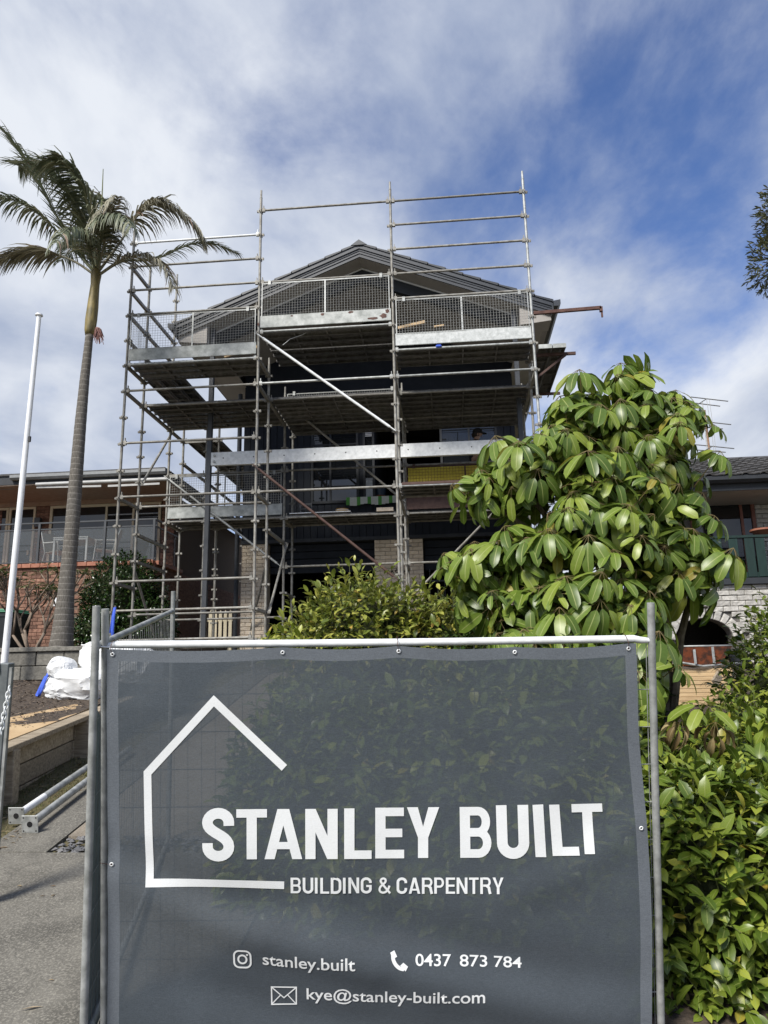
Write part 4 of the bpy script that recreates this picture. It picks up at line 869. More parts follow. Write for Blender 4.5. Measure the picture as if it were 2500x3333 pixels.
for (xa, xb) in ((2300, 2331), (2309, 2336)): A(MB().tube([at(xa, 1300, 14.9), at((xa+xb)/2 + 3, 1420, 14.95), at(xb, 1535, 15.0)], .004, 5), 'cable', MT['wire'])
# ------------------------------------------------------------------ temporary fence panel and banner
FTL = Vector((-1.50656, 3.14465, 2.10829)); FU = Vector((0.99625, 0.08606, -0.00874)).normalized(); FV = Vector((-0.02403, 0.17836, -0.98367)).normalized(); FN = FU.cross(FV).normalized()
if FN.y > 0: FN = -FN                                   # towards the street
FWD = 2.404; FH = 2.02
def fp(u, v, n=0.0): return FTL + FU*u + FV*v + FN*n
def fuv(x, y):                                          # panel coordinates of a photo pixel
    d = FW + RT*((x - 1250)/FPX) - UP*((y - 1666.5)/FPX); p = CAM + d*((FTL - CAM).dot(FN)/d.dot(FN)) - FTL
    return p.dot(FU), p.dot(FV)
FO = fp(FWD/2, FH)
fence = thing('fence_panel', 'galvanised temporary fence panel facing the street behind the banner', 'fence panel', FO)
def FE(b, name, m, parent=None, **k): return K(fence, FO, b, name, m, parent, **k)
for u in (0, FWD): FE(MB().tube([fp(u, 0), fp(u, FH)], .0168, 12), 'post', MT['galv'], smooth=True)
pr_ = [fp(.01, .16), fp(.05, .157)] + [fp(.08 + (FWD - .16)*i/10, .157 + .004*math.sin(math.pi*i/10)) for i in range(11)] + [fp(FWD - .05, .163), fp(FWD - .01, .165)]
FE(MB().tube(pr_, [.011, .0155] + [.0165]*11 + [.0155, .011], 12), 'top_rail', MT['galv_bright'], smooth=True)
FE(MB().tube([fp(.0, FH - .12), fp(FWD, FH - .12)], .0165, 12), 'bottom_rail', MT['galv'], smooth=True)
b = MB()
for i in range(1, 40): u = FWD*i/40; b.tube([fp(u, .16, -.008), fp(u, FH - .12, -.008)], .0011, 4, False)
b.tube([fp(FWD - .022, .18, -.008), fp(FWD - .022, FH - .12, -.008)], .002, 4, False)
for j in range(12): v = .16 + .1625*(j + .75 + .6); b.tube([fp(.01, v, -.005), fp(FWD - .01, v, -.005)], .002, 4, False)
o = FE(b, 'wire_mesh', MT['galv']); o['kind'] = 'stuff'
for u in (.05, FWD - .02): FE(MB().box(fp(u, FH + .03), (.24, .62, .12)), 'base_block', MT['black'], bevel=.02)

# side panel going back from the corner, with its own posts
PN, PF = Vector((-1.535, 3.05, 0)), Vector((-2.075, 5.42, 0))
sn_t, sn_b = Vector((-1.520, 3.09, 2.107)), Vector((-1.60, 3.39, .18)); sf_t, sf_b = Vector((-2.07, 5.42, 2.44)), Vector((-2.15, 5.74, .50))
side = thing('fence_panel', 'galvanised temporary fence panel going back from the left corner of the banner', 'fence panel', sn_b)
SOo = sn_b.copy()
def SP(b, name, m, parent=None, **k): return K(side, SOo, b, name, m, parent, **k)
def sp(s, t, out=0.0): return sn_t.lerp(sf_t, s).lerp(sn_b.lerp(sf_b, s), t)
SP(MB().tube([sp(0, -.005), sp(0, 1)], .0168, 12), 'post', MT['galv'], smooth=True); SP(MB().tube([sp(1, -.005), sp(1, 1)], .0168, 12), 'post', MT['galv'], smooth=True)
SP(MB().tube([sp(0, .085), sp(1, .07)], .0165, 12), 'top_rail', MT['galv'], smooth=True); SP(MB().tube([sp(0, .93), sp(1, .93)], .0165, 12), 'bottom_rail', MT['galv'], smooth=True)
b = MB()
for i in range(1, 36): b.tube([sp(i/36, .08), sp(i/36, .93)], .0015, 4, False)
for j in range(1, 11): b.tube([sp(0, .08 + .085*j), sp(1, .08 + .085*j)], .0018, 4, False)
o = SP(b, 'wire_mesh', MT['galv']); o['kind'] = 'stuff'
# grey shade cloth strip tied to the near end of the side panel
b = MB(); n = 18
for i in range(n):
    t0, t1 = .22 + .76*i/n, .22 + .76*(i+1)/n; w0 = .16*min(1, (i + .5)/4) + .02*math.sin(i); w1 = .16*min(1, (i + 1.5)/4) + .02*math.sin(i + 1); off = Vector((-.012, 0, 0))
    b.quad(sp(.012, t0) + off, sp(.012 + w0, t0) + off, sp(.012 + w1, t1) + off, sp(.012, t1) + off)
tag(b.build('shade_cloth', mat('grey_shade_cloth', (.17, .20, .205), (.21, .24, .245), rough=.85, scale=40, bump=.2), smooth='all'), 'narrow grey shade cloth strip on the side fence panel at the left post', 'shade cloth')
ct = MB(); cz = .155
ct.tube([fp(-.10, cz, .012), fp(-.045, cz + .004, .024), fp(.022, cz + .01, .022), fp(.034, cz + .012, .0)], .0035, 6); ct.tube([fp(-.10, cz + .006, .0), fp(-.05, cz + .004, -.022), fp(.024, cz + .008, -.02), fp(.034, cz + .012, .0)], .0035, 6)
tag(ct.build('cable_tie', MT['white'], smooth='all'), 'white cable tie binding the two fence posts at the left', 'cable tie')

# the banner: thin printed mesh cloth with welded hems, sagging between the eyelets and creased lower down
BU0, BU1, BV0, BV1 = .019, 2.325, .172, 1.93
EYES = [.045, .785, 1.290, 1.795, 2.290]
def v_top(u):
    for a, c in zip(EYES, EYES[1:]):
        if a <= u <= c: f = (u - a)/(c - a); return BV0 + .012*math.sin(math.pi*f) + (.010 if c == 1.795 else .0)*f + (.010 if a == 1.795 else 0)*(1 - f)
    return BV0
def u_right(v): 
    f = (v - BV0)/(BV1 - BV0); return BU1 + .02*f + .026*math.sin(math.pi*min(1, max(0, (f - .25)/.75)))*(f > .25)
def u_left(v): f = (v - BV0)/(BV1 - BV0); return BU0 + .008*math.sin(3*f)
RIDGES = [((.05, .95+.17), (1.15, 1.56), .022, .085), ((.05, .93+.13), (.85, 1.30), -.018, .095), ((.75, 1.35), (2.2, 1.78), .022, .095), ((.35, 1.58), (1.5, 1.85), -.020, .10), ((1.1, 1.30), (2.25, 1.60), -.014, .10), ((2.3, .95), (1.75, 1.25), .010, .08), ((.1, .3), (.5, 1.0), .006, .12), ((2.28, .2), (1.9, .9), .007, .12)]
def disp(u, v):
    s = .010*math.sin(2.1*u + .8)*math.sin(2.4*v) + .004*mnoise.noise((u*2.2, v*3.1, .3))
    fv = min(1, max(0, (v - BV0)/.25))
    for (p, q, a, w) in RIDGES:
        px, py = p; qx, qy = q; dx, dy = qx - px, qy - py; L2 = dx*dx + dy*dy; t = ((u - px)*dx + (v - py)*dy)/L2; tc = min(1, max(0, t))
        # bow the crease a little
        bx, by = px + dx*tc, py + dy*tc + .05*math.sin(math.pi*tc)
        d2 = (u - bx)**2 + (v - by)**2; s += a*math.exp(-d2/(w*w)) * (.35 + .65*math.sin(math.pi*min(1, max(0, .15 + .7*tc))))
    return .020 + .012 + s*fv
def bp(u, v, off=0.0): return fp(u, v, disp(u, v) + off)
BNO = fp(1.17, 1.9)
banner = thing('banner', 'dark grey printed mesh builder\'s banner tied to the fence', 'banner', BNO)
def BN(b, name, m, parent=None, **k): return K(banner, BNO, b, name, m, parent, **k)
def cloth_mat(name, col, cover, rough=.75, weave=1.0):
    m, nt, bs, N, L = mat_new(name); bs.inputs['Roughness'].default_value = rough; bs.inputs['Specular IOR Level'].default_value = .25
    tc = N.new('ShaderNodeTexCoord'); nz = N.new('ShaderNodeTexNoise'); nz.inputs['Scale'].default_value = 3; nz.inputs['Detail'].default_value = 6; L.new(tc.outputs['Object'], nz.inputs['Vector'])
    hs = N.new('ShaderNodeHueSaturation'); hs.inputs['Color'].default_value = (*col, 1); mr = N.new('ShaderNodeMapRange'); L.new(nz.outputs['Fac'], mr.inputs[0]); mr.inputs[1].default_value = .25; mr.inputs[2].default_value = .75; mr.inputs[3].default_value = .90; mr.inputs[4].default_value = 1.12; wv = N.new('ShaderNodeTexNoise'); mpw = N.new('ShaderNodeMapping'); mpw.inputs['Scale'].default_value = (60, 60, 420); L.new(tc.outputs['Object'], mpw.inputs[0]); L.new(mpw.outputs[0], wv.inputs['Vector']); wv.inputs['Scale'].default_value = 1; wv.inputs['Detail'].default_value = 2
    wv2 = N.new('ShaderNodeTexNoise'); L.new(tc.outputs['Object'], wv2.inputs['Vector']); wv2.inputs['Scale'].default_value = 240; wv2.inputs['Detail'].default_value = 1
    ad = N.new('ShaderNodeMath'); ad.operation = 'ADD'; L.new(wv.outputs['Fac'], ad.inputs[0]); L.new(wv2.outputs['Fac'], ad.inputs[1]); wr = N.new('ShaderNodeMapRange'); L.new(ad.outputs[0], wr.inputs[0]); wr.inputs[1].default_value = .6; wr.inputs[2].default_value = 1.4; wr.inputs[3].default_value = 1 - .22*weave; wr.inputs[4].default_value = 1 + .24*weave   # uneven threads of the weave
    mm = N.new('ShaderNodeMath'); mm.operation = 'MULTIPLY'; L.new(mr.outputs[0], mm.inputs[0]); L.new(wr.outputs[0], mm.inputs[1]); L.new(mm.outputs[0], hs.inputs['Value']); L.new(hs.outputs[0], bs.inputs['Base Color'])
    n2 = N.new('ShaderNodeTexNoise'); n2.inputs['Scale'].default_value = 260; L.new(tc.outputs['Object'], n2.inputs['Vector']); bpn = N.new('ShaderNodeBump'); bpn.inputs['Strength'].default_value = .15; bpn.inputs['Distance'].default_value = .002; L.new(n2.outputs['Fac'], bpn.inputs['Height']); L.new(bpn.outputs[0], bs.inputs['Normal'])
    if cover < 1:
        tr = N.new('ShaderNodeBsdfTransparent'); ms = N.new('ShaderNodeMixShader'); ms.inputs[0].default_value = cover; L.new(tr.outputs[0], ms.inputs[1]); L.new(bs.outputs[0], ms.inputs[2]); L.new(ms.outputs[0], N['Material Output'].inputs[0])
    return m
MT['banner'] = cloth_mat('dark_banner_mesh', (.070, .084, .098), .88); MT['hem'] = cloth_mat('banner_hem', (.125, .14, .158), 1.0); MT['print'] = cloth_mat('white_print', (.78, .80, .80), .99, weave=.25)
HEM = .050
def patch(name, fu0, fu1, fv0, fv1, nu, nv, m, off=0.0):
    b = MB()
    for j in range(nv + 1):
        for i in range(nu + 1):
            fv = j/nv; v1 = fv0(0) if False else None
            u = None; b.v.append(None)
            uu_f = i/nu
            v_est = fv0(.5*(BU0+BU1)) + (fv1(.5*(BU0+BU1)) - fv0(.5*(BU0+BU1)))*fv
            u = fu0(v_est) + (fu1(v_est) - fu0(v_est))*uu_f; v = fv0(u) + (fv1(u) - fv0(u))*fv
            b.v[-1] = tuple(bp(u, v, off))
    for j in range(nv):
        for i in range(nu): a = j*(nu+1) + i; b.f.append((a, a+1, a+nu+2, a+nu+1))
    return BN(b, name, m, smooth='all')
patch('cloth', lambda v: u_left(v) + HEM, lambda v: u_right(v) - HEM, lambda u: v_top(u) + HEM, lambda u: BV1, 230, 180, MT['banner'])
patch('hem', lambda v: u_left(v), lambda v: u_right(v), lambda u: v_top(u), lambda u: v_top(u) + HEM, 110, 3, MT['hem'])
patch('hem', lambda v: u_left(v), lambda v: u_left(v) + HEM, lambda u: v_top(u) + HEM, lambda u: BV1, 3, 90, MT['hem'])
patch('hem', lambda v: u_right(v) - HEM, lambda v: u_right(v), lambda u: v_top(u) + HEM, lambda u: BV1, 3, 90, MT['hem'])
ring = []
for (u, v) in [(e, v_top(e) + .022) for e in EYES] + [(.045, fuv(375, 2800)[1]), (u_right(fuv(2064, 2685)[1]) - .027, fuv(2064, 2685)[1])]:
    c = bp(u, v, .004); b = MB(); n = 14
    for k in range(n):
        a0, a1 = 2*math.pi*k/n, 2*math.pi*(k+1)/n
        for (r0, r1, h0, h1) in ((.004, .006, 0, .002), (.006, .0095, .002, .0)):
            q = [c + FU*math.cos(a)*r + FV*math.sin(a)*r + FN*h for a, r, h in ((a0, r0, h0), (a1, r0, h0), (a1, r1, h1), (a0, r1, h1))]; b.quad(*q)
    e_ = BN(b, 'eyelet', MT['galv_bright'], smooth='all'); h = MB(); h.poly([c - FN*.001 + FU*math.cos(2*math.pi*k/10)*.0045 + FV*math.sin(2*math.pi*k/10)*.0045 for k in range(10)]); h.build('eyelet_hole', MT['black'], e_)
for (u, v, du) in ((EYES[0], v_top(EYES[0]), 0), (EYES[2], v_top(EYES[2]), 0), (EYES[4], v_top(EYES[4]), 0)):
    b = MB().tube([bp(u, v + .022, .006), fp(u - .004, v - .006, .05), fp(u - .006, .14, .02), fp(u - .006, .135, -.01)], .0014, 5); BN(b, 'wire_tie', MT['rust'])
vv = fuv(375, 2800)[1]; BN(MB().tube([bp(.045, vv, .006), fp(.02, vv + .003, .03), fp(-.012, vv + .002, .02)], .0014, 5), 'wire_tie', MT['rust'])

# ---- lettering: stroke-built capitals, printed on the cloth
class Print:
    """flat print mapped onto the banner surface; shapes are given in banner coordinates (u, v)"""
    def __init__(s): s.b = MB(); s.lv = 0
    def quad(s, p, n1=1, n2=1):
        s.lv += 1; off = .0022 + .00015*(s.lv % 12)
        base = len(s.b.v); P = [Vector((*q, 0)) for q in p]
        for j in range(n2 + 1):
            for i in range(n1 + 1):
                q = P[0].lerp(P[1], i/n1).lerp(P[3].lerp(P[2], i/n1), j/n2); s.b.v.append(tuple(bp(q.x, q.y, off)))
        for j in range(n2):
            for i in range(n1): a = base + j*(n1+1) + i; s.b.f.append((a, a+1, a+n1+2, a+n1+1))
    def stroke(s, pts, w, step=.02, close=False):
        s.lv += 1; off = .0022 + .00015*(s.lv % 12); P = [Vector((*p, 0)) for p in pts]; Q = []
        for a, c in zip(P, P[1:]):
            n = max(1, int((c - a).length/step))
            for k in range(n): Q.append(a.lerp(c, k/n))
        Q.append(P[-1]); base = len(s.b.v); n = len(Q)
        for i, q in enumerate(Q):
            d1 = (Q[i] - Q[i-1]).normalized() if i else ((Q[0] - Q[-2]).normalized() if close else (Q[1] - Q[0]).normalized())
            d2 = (Q[i+1] - Q[i]).normalized() if i < n-1 else ((Q[1] - Q[0]).normalized() if close else d1)
            n1 = Vector((-d1.y, d1.x, 0)); n2 = Vector((-d2.y, d2.x, 0)); m = n1 + n2
            m = m.normalized() if m.length > 1e-5 else n1; k = (w/2)/max(.35, m.dot(n1))
            for sg in (1, -1): r = q + m*k*sg; s.b.v.append(tuple(bp(r.x, r.y, off)))
        for i in range(n - 1): a = base + 2*i; s.b.f.append((a, a+1, a+3, a+2))
    def fan(s, c, pts):
        s.lv += 1; off = .0022 + .00015*(s.lv % 12); base = len(s.b.v); s.b.v.append(tuple(bp(*c, off)))
        for p in pts: s.b.v.append(tuple(bp(*p, off)))
        n = len(pts)
        for k in range(n): s.b.f.append((base, base+1+k, base+1+(k+1) % n))
    def done(s, name): return BN(s.b, name, MT['print'], recalc=False, smooth='all')
def arc(cx, cy, rx, ry, a0, a1, n=10): return [(cx + rx*math.cos(math.radians(a0 + (a1-a0)*k/n)), cy + ry*math.sin(math.radians(a0 + (a1-a0)*k/n))) for k in range(n + 1)]
def bez(p0, p1, p2, p3, n=8): return [tuple((1-t)**3*a + 3*(1-t)**2*t*b_ + 3*(1-t)*t*t*c + t**3*d for a, b_, c, d in zip(p0, p1, p2, p3)) for t in [k/n for k in range(n+1)]]
def glyph(ch, w, t):
    """list of ('s', points, width) or ('q', four points) in a box w x 1, y up"""
    h = t/2; th = t*.82; hh = th/2; G = []
    q = lambda *p: G.append(('q', p)); s_ = lambda p, wd=t: G.append(('s', p, wd)); stem = lambda x=0: q((x, 0), (x+t, 0), (x+t, 1), (x, 1))
    if ch == 'I': stem()
    elif ch == 'L': stem(); q((t*.9, 0), (w, 0), (w, th), (t*.9, th))
    elif ch == 'E':
        stem()
        for y, ww in ((0, w), (.5 - hh, w*.94), (1 - th, w)): q((t*.9, y), (ww, y), (ww, y+th), (t*.9, y+th))
    elif ch == 'T': q((0, 1-th), (w, 1-th), (w, 1), (0, 1)); q((w/2-h, 0), (w/2+h, 0), (w/2+h, 1-th*.9), (w/2-h, 1-th*.9))
    elif ch == 'N': stem(); stem(w - t); q((w-t*1.02, 0), (w, 0), (t*1.02, 1), (0, 1))
    elif ch == 'A': q((0, 0), (t*.98, 0), (w/2+t*.42, 1), (w/2-t*.58, 1)); q((w-t*.98, 0), (w, 0), (w/2+t*.58, 1), (w/2-t*.42, 1)); q((w*.2, .2), (w*.8, .2), (w*.75, .2+th*.85), (w*.25, .2+th*.85))
    elif ch == 'Y': q((w/2-h, 0), (w/2+h, 0), (w/2+h, .44), (w/2-h, .44)); q((w/2-h, .40), (w/2+h*.7, .36), (t*1.06, 1), (0, 1)); q((w/2-h*.7, .36), (w/2+h, .40), (w, 1), (w-t*1.06, 1))
    elif ch == 'U': s_([(h, 1), (h, w/2)] + arc(w/2, w*.46, w/2-h, w*.46-hh, 180, 360, 14) + [(w-h, w/2), (w-h, 1)])
    elif ch in 'BPR':
        stem(); m = .50 if ch != 'P' else .44; r = (1 - hh - m)/2; cx = w - h - r*(.85 if ch == 'B' else .8); rx = w - h - cx - (.02 if ch == 'B' else 0)
        s_([(t*.9, 1-hh), (cx, 1-hh)] + arc(cx, m + r, rx, r, 90, -90, 12)[1:] + [(t*.9, m)], th)
        if ch == 'B': r2 = (m - hh)/2; s_([(t*.9, m), (cx, m)] + arc(cx, hh + r2, w - h - cx, r2, 90, -90, 12)[1:] + [(t*.9, hh)], th)
        if ch == 'R': s_([(cx - .02, m), (w-h-.05, m-.12), (w-h-.02, .2), (w-h+.03, 0)], t)
    elif ch == 'D': stem(); s_([(t*.9, 1-hh), (w*.5, 1-hh)] + arc(w*.48, .68, w*.52-h, .32-hh, 90, 0, 8) + [(w-h, .34)] + arc(w*.48, .32, w*.52-h, .32-hh, 0, -90, 8) + [(t*.9, hh)], t)
    elif ch in 'CG':
        p = [(w-h, .66)] + arc(w/2, .72, w/2-h, .28-hh, 0, 180, 12) + [(h, .3)] + arc(w/2, .28, w/2-h, .28-hh, 180, 360, 12)
        if ch == 'C': s_(p + [(w-h, .36)])
        else: s_(p + [(w-h, .48)]); q((w*.5, .40), (w, .40), (w, .40+th), (w*.5, .40+th))
    elif ch == 'S': s_([(w-h, .67)] + arc(w/2, .735, w/2-h, .265-hh, 0, 180, 12) + bez((h, .735), (h, .53), (w-h, .50), (w-h, .27), 10)[1:] + arc(w/2, .265, w/2-h, .265-hh, 0, -180, 12)[1:] + [(h, .34)])
    elif ch == '&':
        k = t*.8; s_(bez((w, .02), (w*.6, .4), (w*.1, .75), (w*.22, .85), 10) + bez((w*.22, .85), (w*.3, 1.0), (w*.7, .98), (w*.62, .76), 8)[1:] + bez((w*.62, .76), (w*.52, .58), (h, .5), (h, .25), 8)[1:] + bez((h, .25), (h, .0), (w*.75, -.1), (w*.95, .5), 10)[1:], k)
    return G
def put(pr, ch, box, t, w=1.0):
    """box: photo pixels of bottom-left, bottom-right, top-right, top-left of the letter"""
    C = [Vector((*fuv(*p), 0)) for p in box]; hh = ((C[3] - C[0]).length + (C[2] - C[1]).length)/2; ww = ((C[1] - C[0]).length + (C[2] - C[3]).length)/2; gw = ww/hh
    def mp(p): f = p[0]/gw; r = C[0].lerp(C[1], f).lerp(C[3].lerp(C[2], f), p[1]); return (r.x, r.y)
    for g_ in glyph(ch, gw, t):
        if g_[0] == 'q': pr.quad([mp(p) for p in g_[1]], 3, 6)
        else: pr.stroke([mp(p) for p in g_[1]], g_[2]*hh, .012)
T0, B0 = 2622, 2784
for wd, letters in (('company_name', [('S', 667, 769, 667, 769, 2787, 2620), ('T', 776, 874, 776, 874, B0, T0), ('A', 866, 987, 866, 987, B0, T0), ('N', 997, 1101, 997, 1101, B0, T0), ('L', 1122, 1210, 1122, 1210, B0, T0-1), ('E', 1222, 1315, 1222, 1314, B0-1, T0-2), ('Y', 1324, 1428, 1324, 1428, B0-2, T0-3)]),
                    ('company_name', [('B', 1496, 1600, 1494, 1598, 2782, 2619), ('U', 1616, 1720, 1611, 1715, 2783, 2614), ('I', 1739, 1771, 1729, 1761, 2780, 2612), ('L', 1794, 1880, 1782, 1866, 2776, 2611), ('T', 1862, 1962, 1854, 1953, 2769, 2609)])):
    pr = Print()
    for (ch, xa, xb, xc, xd, yb, yt) in letters: put(pr, ch, [(xa, yb), (xb, yb - (3 if ch in 'LT' and xa > 1700 else 0)), (xd, yt - (2 if xa > 1600 else 0)), (xc, yt)], .205)
    pr.done(wd)
pr = Print(); word = 'BUILDING & CARPENTRY'; widths = dict(B=.55, U=.55, I=.20, L=.46, D=.55, N=.56, G=.57, C=.55, A=.60, R=.56, P=.52, E=.48, T=.50, Y=.57)
widths['&'] = .62; widths[' '] = .17; adv = [widths[c] + .085 for c in word]; tot = sum(adv) - .085; x = 949; sx = (1635 - 949)/tot
for c, a in zip(word, adv):
    if c != ' ': put(pr, c, [(x, 2897), (x + widths[c]*sx, 2897), (x + widths[c]*sx, 2845), (x, 2845)], .165)
    x += a*sx
pr.done('trade_name')
pr = Print(); Z1 = lambda x, y: fuv(250 + x/1.659, 2000 + y/1.659)
pr.stroke([Z1(1128, 812), Z1(752, 455), Z1(400, 838), Z1(408, 1428), Z1(1125, 1444)], .0335, .03); pr.done('house_logo')
def flat_text(body, x0, x1, y0, y1, hcap, name, bow=0.0):
    """one line of print; the words of a broken number are parts of their own"""
    me = text_mesh(body, 1.0, .010); xs = [v.co.x for v in me.vertices]; a, c = min(xs), max(xs)
    bm = bmesh.new(); bm.from_mesh(me); bpy.data.meshes.remove(me)
    for k in range(1, 60): bmesh.ops.bisect_plane(bm, geom=bm.verts[:] + bm.edges[:] + bm.faces[:], plane_co=(a + (c - a)*k/60, 0, 0), plane_no=(1, 0, 0))
    for v in bm.verts:
        f = (v.co.x - a)/(c - a); px = x0 + (x1 - x0)*f; py = y0 + (y1 - y0)*f + bow*math.sin(math.pi*f) - v.co.y*hcap/.73
        u, w_ = fuv(px, py); v.co = bp(u, w_, .0026)
    me = bpy.data.meshes.new(name); bm.to_mesh(me); bm.free(); o = link(name, me, MT['print'], banner, smooth='all'); o.matrix_parent_inverse = Matrix.Translation(-BNO); return o
flat_text('stanley.built', 860, 1158, 3123, 3133, 43, 'account_name', 4)
for wd, xa, xb in (('0437', 1351, 1466), ('873', 1494, 1583), ('784', 1605, 1694)): flat_text(wd, xa, xb, 3122 + 15*(xa - 1351)/343, 3122 + 15*(xb - 1351)/343, 35, 'phone_number')
flat_text('kye@stanley-built.com', 1000, 1573, 3242, 3236, 41, 'email_address', 6)
pr = Print(); c = (794, 3107); r = 30
def rrect(x0, y0, x1, y1, r): return [fuv(*p) for p in arc(x1-r, y0+r, r, r, -90, 0, 5) + arc(x1-r, y1-r, r, r, 0, 90, 5) + arc(x0+r, y1-r, r, r, 90, 180, 5) + arc(x0+r, y0+r, r, r, 180, 270, 5)]
q = rrect(767, 3078, 821, 3137, 17); pr.stroke(q + [q[0]], .0078, .01, True); q = [fuv(*p) for p in arc(794, 3108, 13.5, 14.5, 0, 360, 24)]; pr.stroke(q, .0078, .01, True); q = [fuv(*p) for p in arc(810, 3091, 3.4, 3.6, 0, 360, 8)[:-1]]; pr.fan(fuv(810, 3091), q); pr.done('camera_logo')
pr = Print(); sp_ = bez((1279, 3087), (1275, 3108), (1295, 3132), (1314, 3131), 12); pr.stroke([fuv(*p) for p in sp_], .0150, .006)
pr.quad([fuv(*p) for p in ((1270, 3082), (1283, 3076), (1292, 3094), (1278, 3102))]); pr.quad([fuv(*p) for p in ((1302, 3120), (1312, 3112), (1327, 3124), (1319, 3138))]); pr.done('handset_logo')
pr = Print(); q = [fuv(*p) for p in ((886, 3203), (967, 3201), (966, 3261), (886, 3264))]; pr.stroke(q + [q[0]], .0058, .02, True); pr.stroke([fuv(*p) for p in ((888, 3205), (926, 3240), (965, 3203))], .0050, .02)
pr.stroke([fuv(*p) for p in ((888, 3261), (915, 3231))], .0045, .02); pr.stroke([fuv(*p) for p in ((964, 3259), (938, 3229))], .0045, .02); pr.done('envelope_logo')
# ------------------------------------------------------------------ leaves
def leaf_template(n, width, fold=.25, curl=.5, prof=None, wavy=0.0):
    """leaf of length 1 along +Y, upper side +Z: returns verts, faces, uvs"""
    V = []; F = []; U = []; ang = 0.0; y = z = 0.0
    prof = prof or (lambda t: max(0, math.sin(math.pi*min(1, t**1.05)))**.62)
    for i in range(n + 1):
        t = i/n; hw = width/2*max(.02, prof(t)); a = -curl*t
        for s in (-1, 0, 1):
            V.append((s*hw*math.cos(fold), y, z + (abs(s)*hw*math.sin(fold)) + wavy*math.sin(t*9 + s)*abs(s))); U.append((.5 + s*.5, t))
        y += math.cos(a)/n; z += math.sin(a)/n
    for i in range(n):
        for s in (0, 1): a = i*3 + s; F.append((a, a+1, a+4, a+3))
    return np.array(V), F, U
def tmpl_mesh(tm, name, m):
    V, F, U = tm; me = bpy.data.meshes.new(name); me.from_pydata([tuple(v) for v in V], [], F); uv = me.uv_layers.new(name='UVMap')
    for l in me.loops: uv.data[l.index].uv = U[l.vertex_index]
    me.polygons.foreach_set('use_smooth', [True]*len(me.polygons)); me.materials.append(m); return me
def mass_mesh(name, xf, tms, m):
    """xf: list of (template index, Matrix 4x4)"""
    VV = []; FF = []; UU = []; base = 0
    for ti in range(len(tms)):
        sel = [x[1] for x in xf if x[0] == ti]
        if not sel: continue
        V, F, U = tms[ti]; A = np.array([[list(r) for r in mm] for mm in sel]); P = np.einsum('nij,vj->nvi', A[:, :3, :3], V) + A[:, None, :3, 3]
        nv = len(V); VV.append(P.reshape(-1, 3)); f = np.array(F); FF.append((f[None] + (np.arange(len(sel))*nv)[:, None, None] + base).reshape(-1, 4)); UU.append(np.tile(np.array(U)[f.ravel()], (len(sel), 1))); base += nv*len(sel)
    V = np.concatenate(VV); F = np.concatenate(FF); U = np.concatenate(UU)
    me = bpy.data.meshes.new(name); me.vertices.add(len(V)); me.vertices.foreach_set('co', V.ravel()); me.loops.add(F.size); me.loops.foreach_set('vertex_index', F.ravel().astype(np.int32))
    me.polygons.add(len(F)); me.polygons.foreach_set('loop_start', np.arange(0, F.size, 4, dtype=np.int32)); me.polygons.foreach_set('loop_total', np.full(len(F), 4, dtype=np.int32))
    me.polygons.foreach_set('use_smooth', np.ones(len(F), dtype=bool)); uv = me.uv_layers.new(name='UVMap'); uv.data.foreach_set('uv', U.ravel()); me.update(); me.validate(); me.materials.append(m); return me
def frame_mat(pos, y, z, s):
    y = Vector(y).normalized(); z = Vector(z); x = y.cross(z)
    if x.length < 1e-4: x = Vector((1, 0, 0))
    x.normalize(); z = x.cross(y); R = Matrix((x*s, y*s, z*s)).transposed().to_4x4(); R.translation = pos; return R
def rvec(r, up=0): 
    v = Vector((r.gauss(0, 1), r.gauss(0, 1), r.gauss(0, 1))); return v.normalized()
def sprig(r, pos, d, length, nl, ls, xf, twigs, ntm, droop=.25, spread=.9):
    d = d.normalized(); side = d.cross(Vector((0, 0, 1)))
    if side.length < .05: side = Vector((1, 0, 0))
    side.normalize(); bend = rvec(r)*.25 + Vector((0, 0, -.12)); pts = []
    for i in range(4): t = i/3; pts.append(pos + (d + bend*t*.5)*length*t)
    twigs.append(pts); ph = r.uniform(0, 6.28)
    for k in range(nl):
        t = .12 + .88*k/max(1, nl-1); i = min(2, int(t*3)); f = t*3 - i; p = pts[i].lerp(pts[i+1], f); a = ph + k*2.4
        n2 = d.cross(side); rad = side*math.cos(a) + n2*math.sin(a)
        y = d*(.55 + .5*t) + rad*spread*(1.05 - .55*t) + Vector((0, 0, -droop)) + rvec(r)*.2; z = d*.7 + Vector((0, 0, .75)) + rvec(r)*.45 - y*.1
        xf.append((r.randrange(ntm), frame_mat(p, y, z, ls*r.uniform(.55, 1.25)*(1 - .25*t*(k > nl-2)))))
def twig_mesh(twigs, r0=.003):
    b = MB()
    for p in twigs: b.tube(p, [r0, r0*.8, r0*.6, r0*.4], 4, False)
    return b
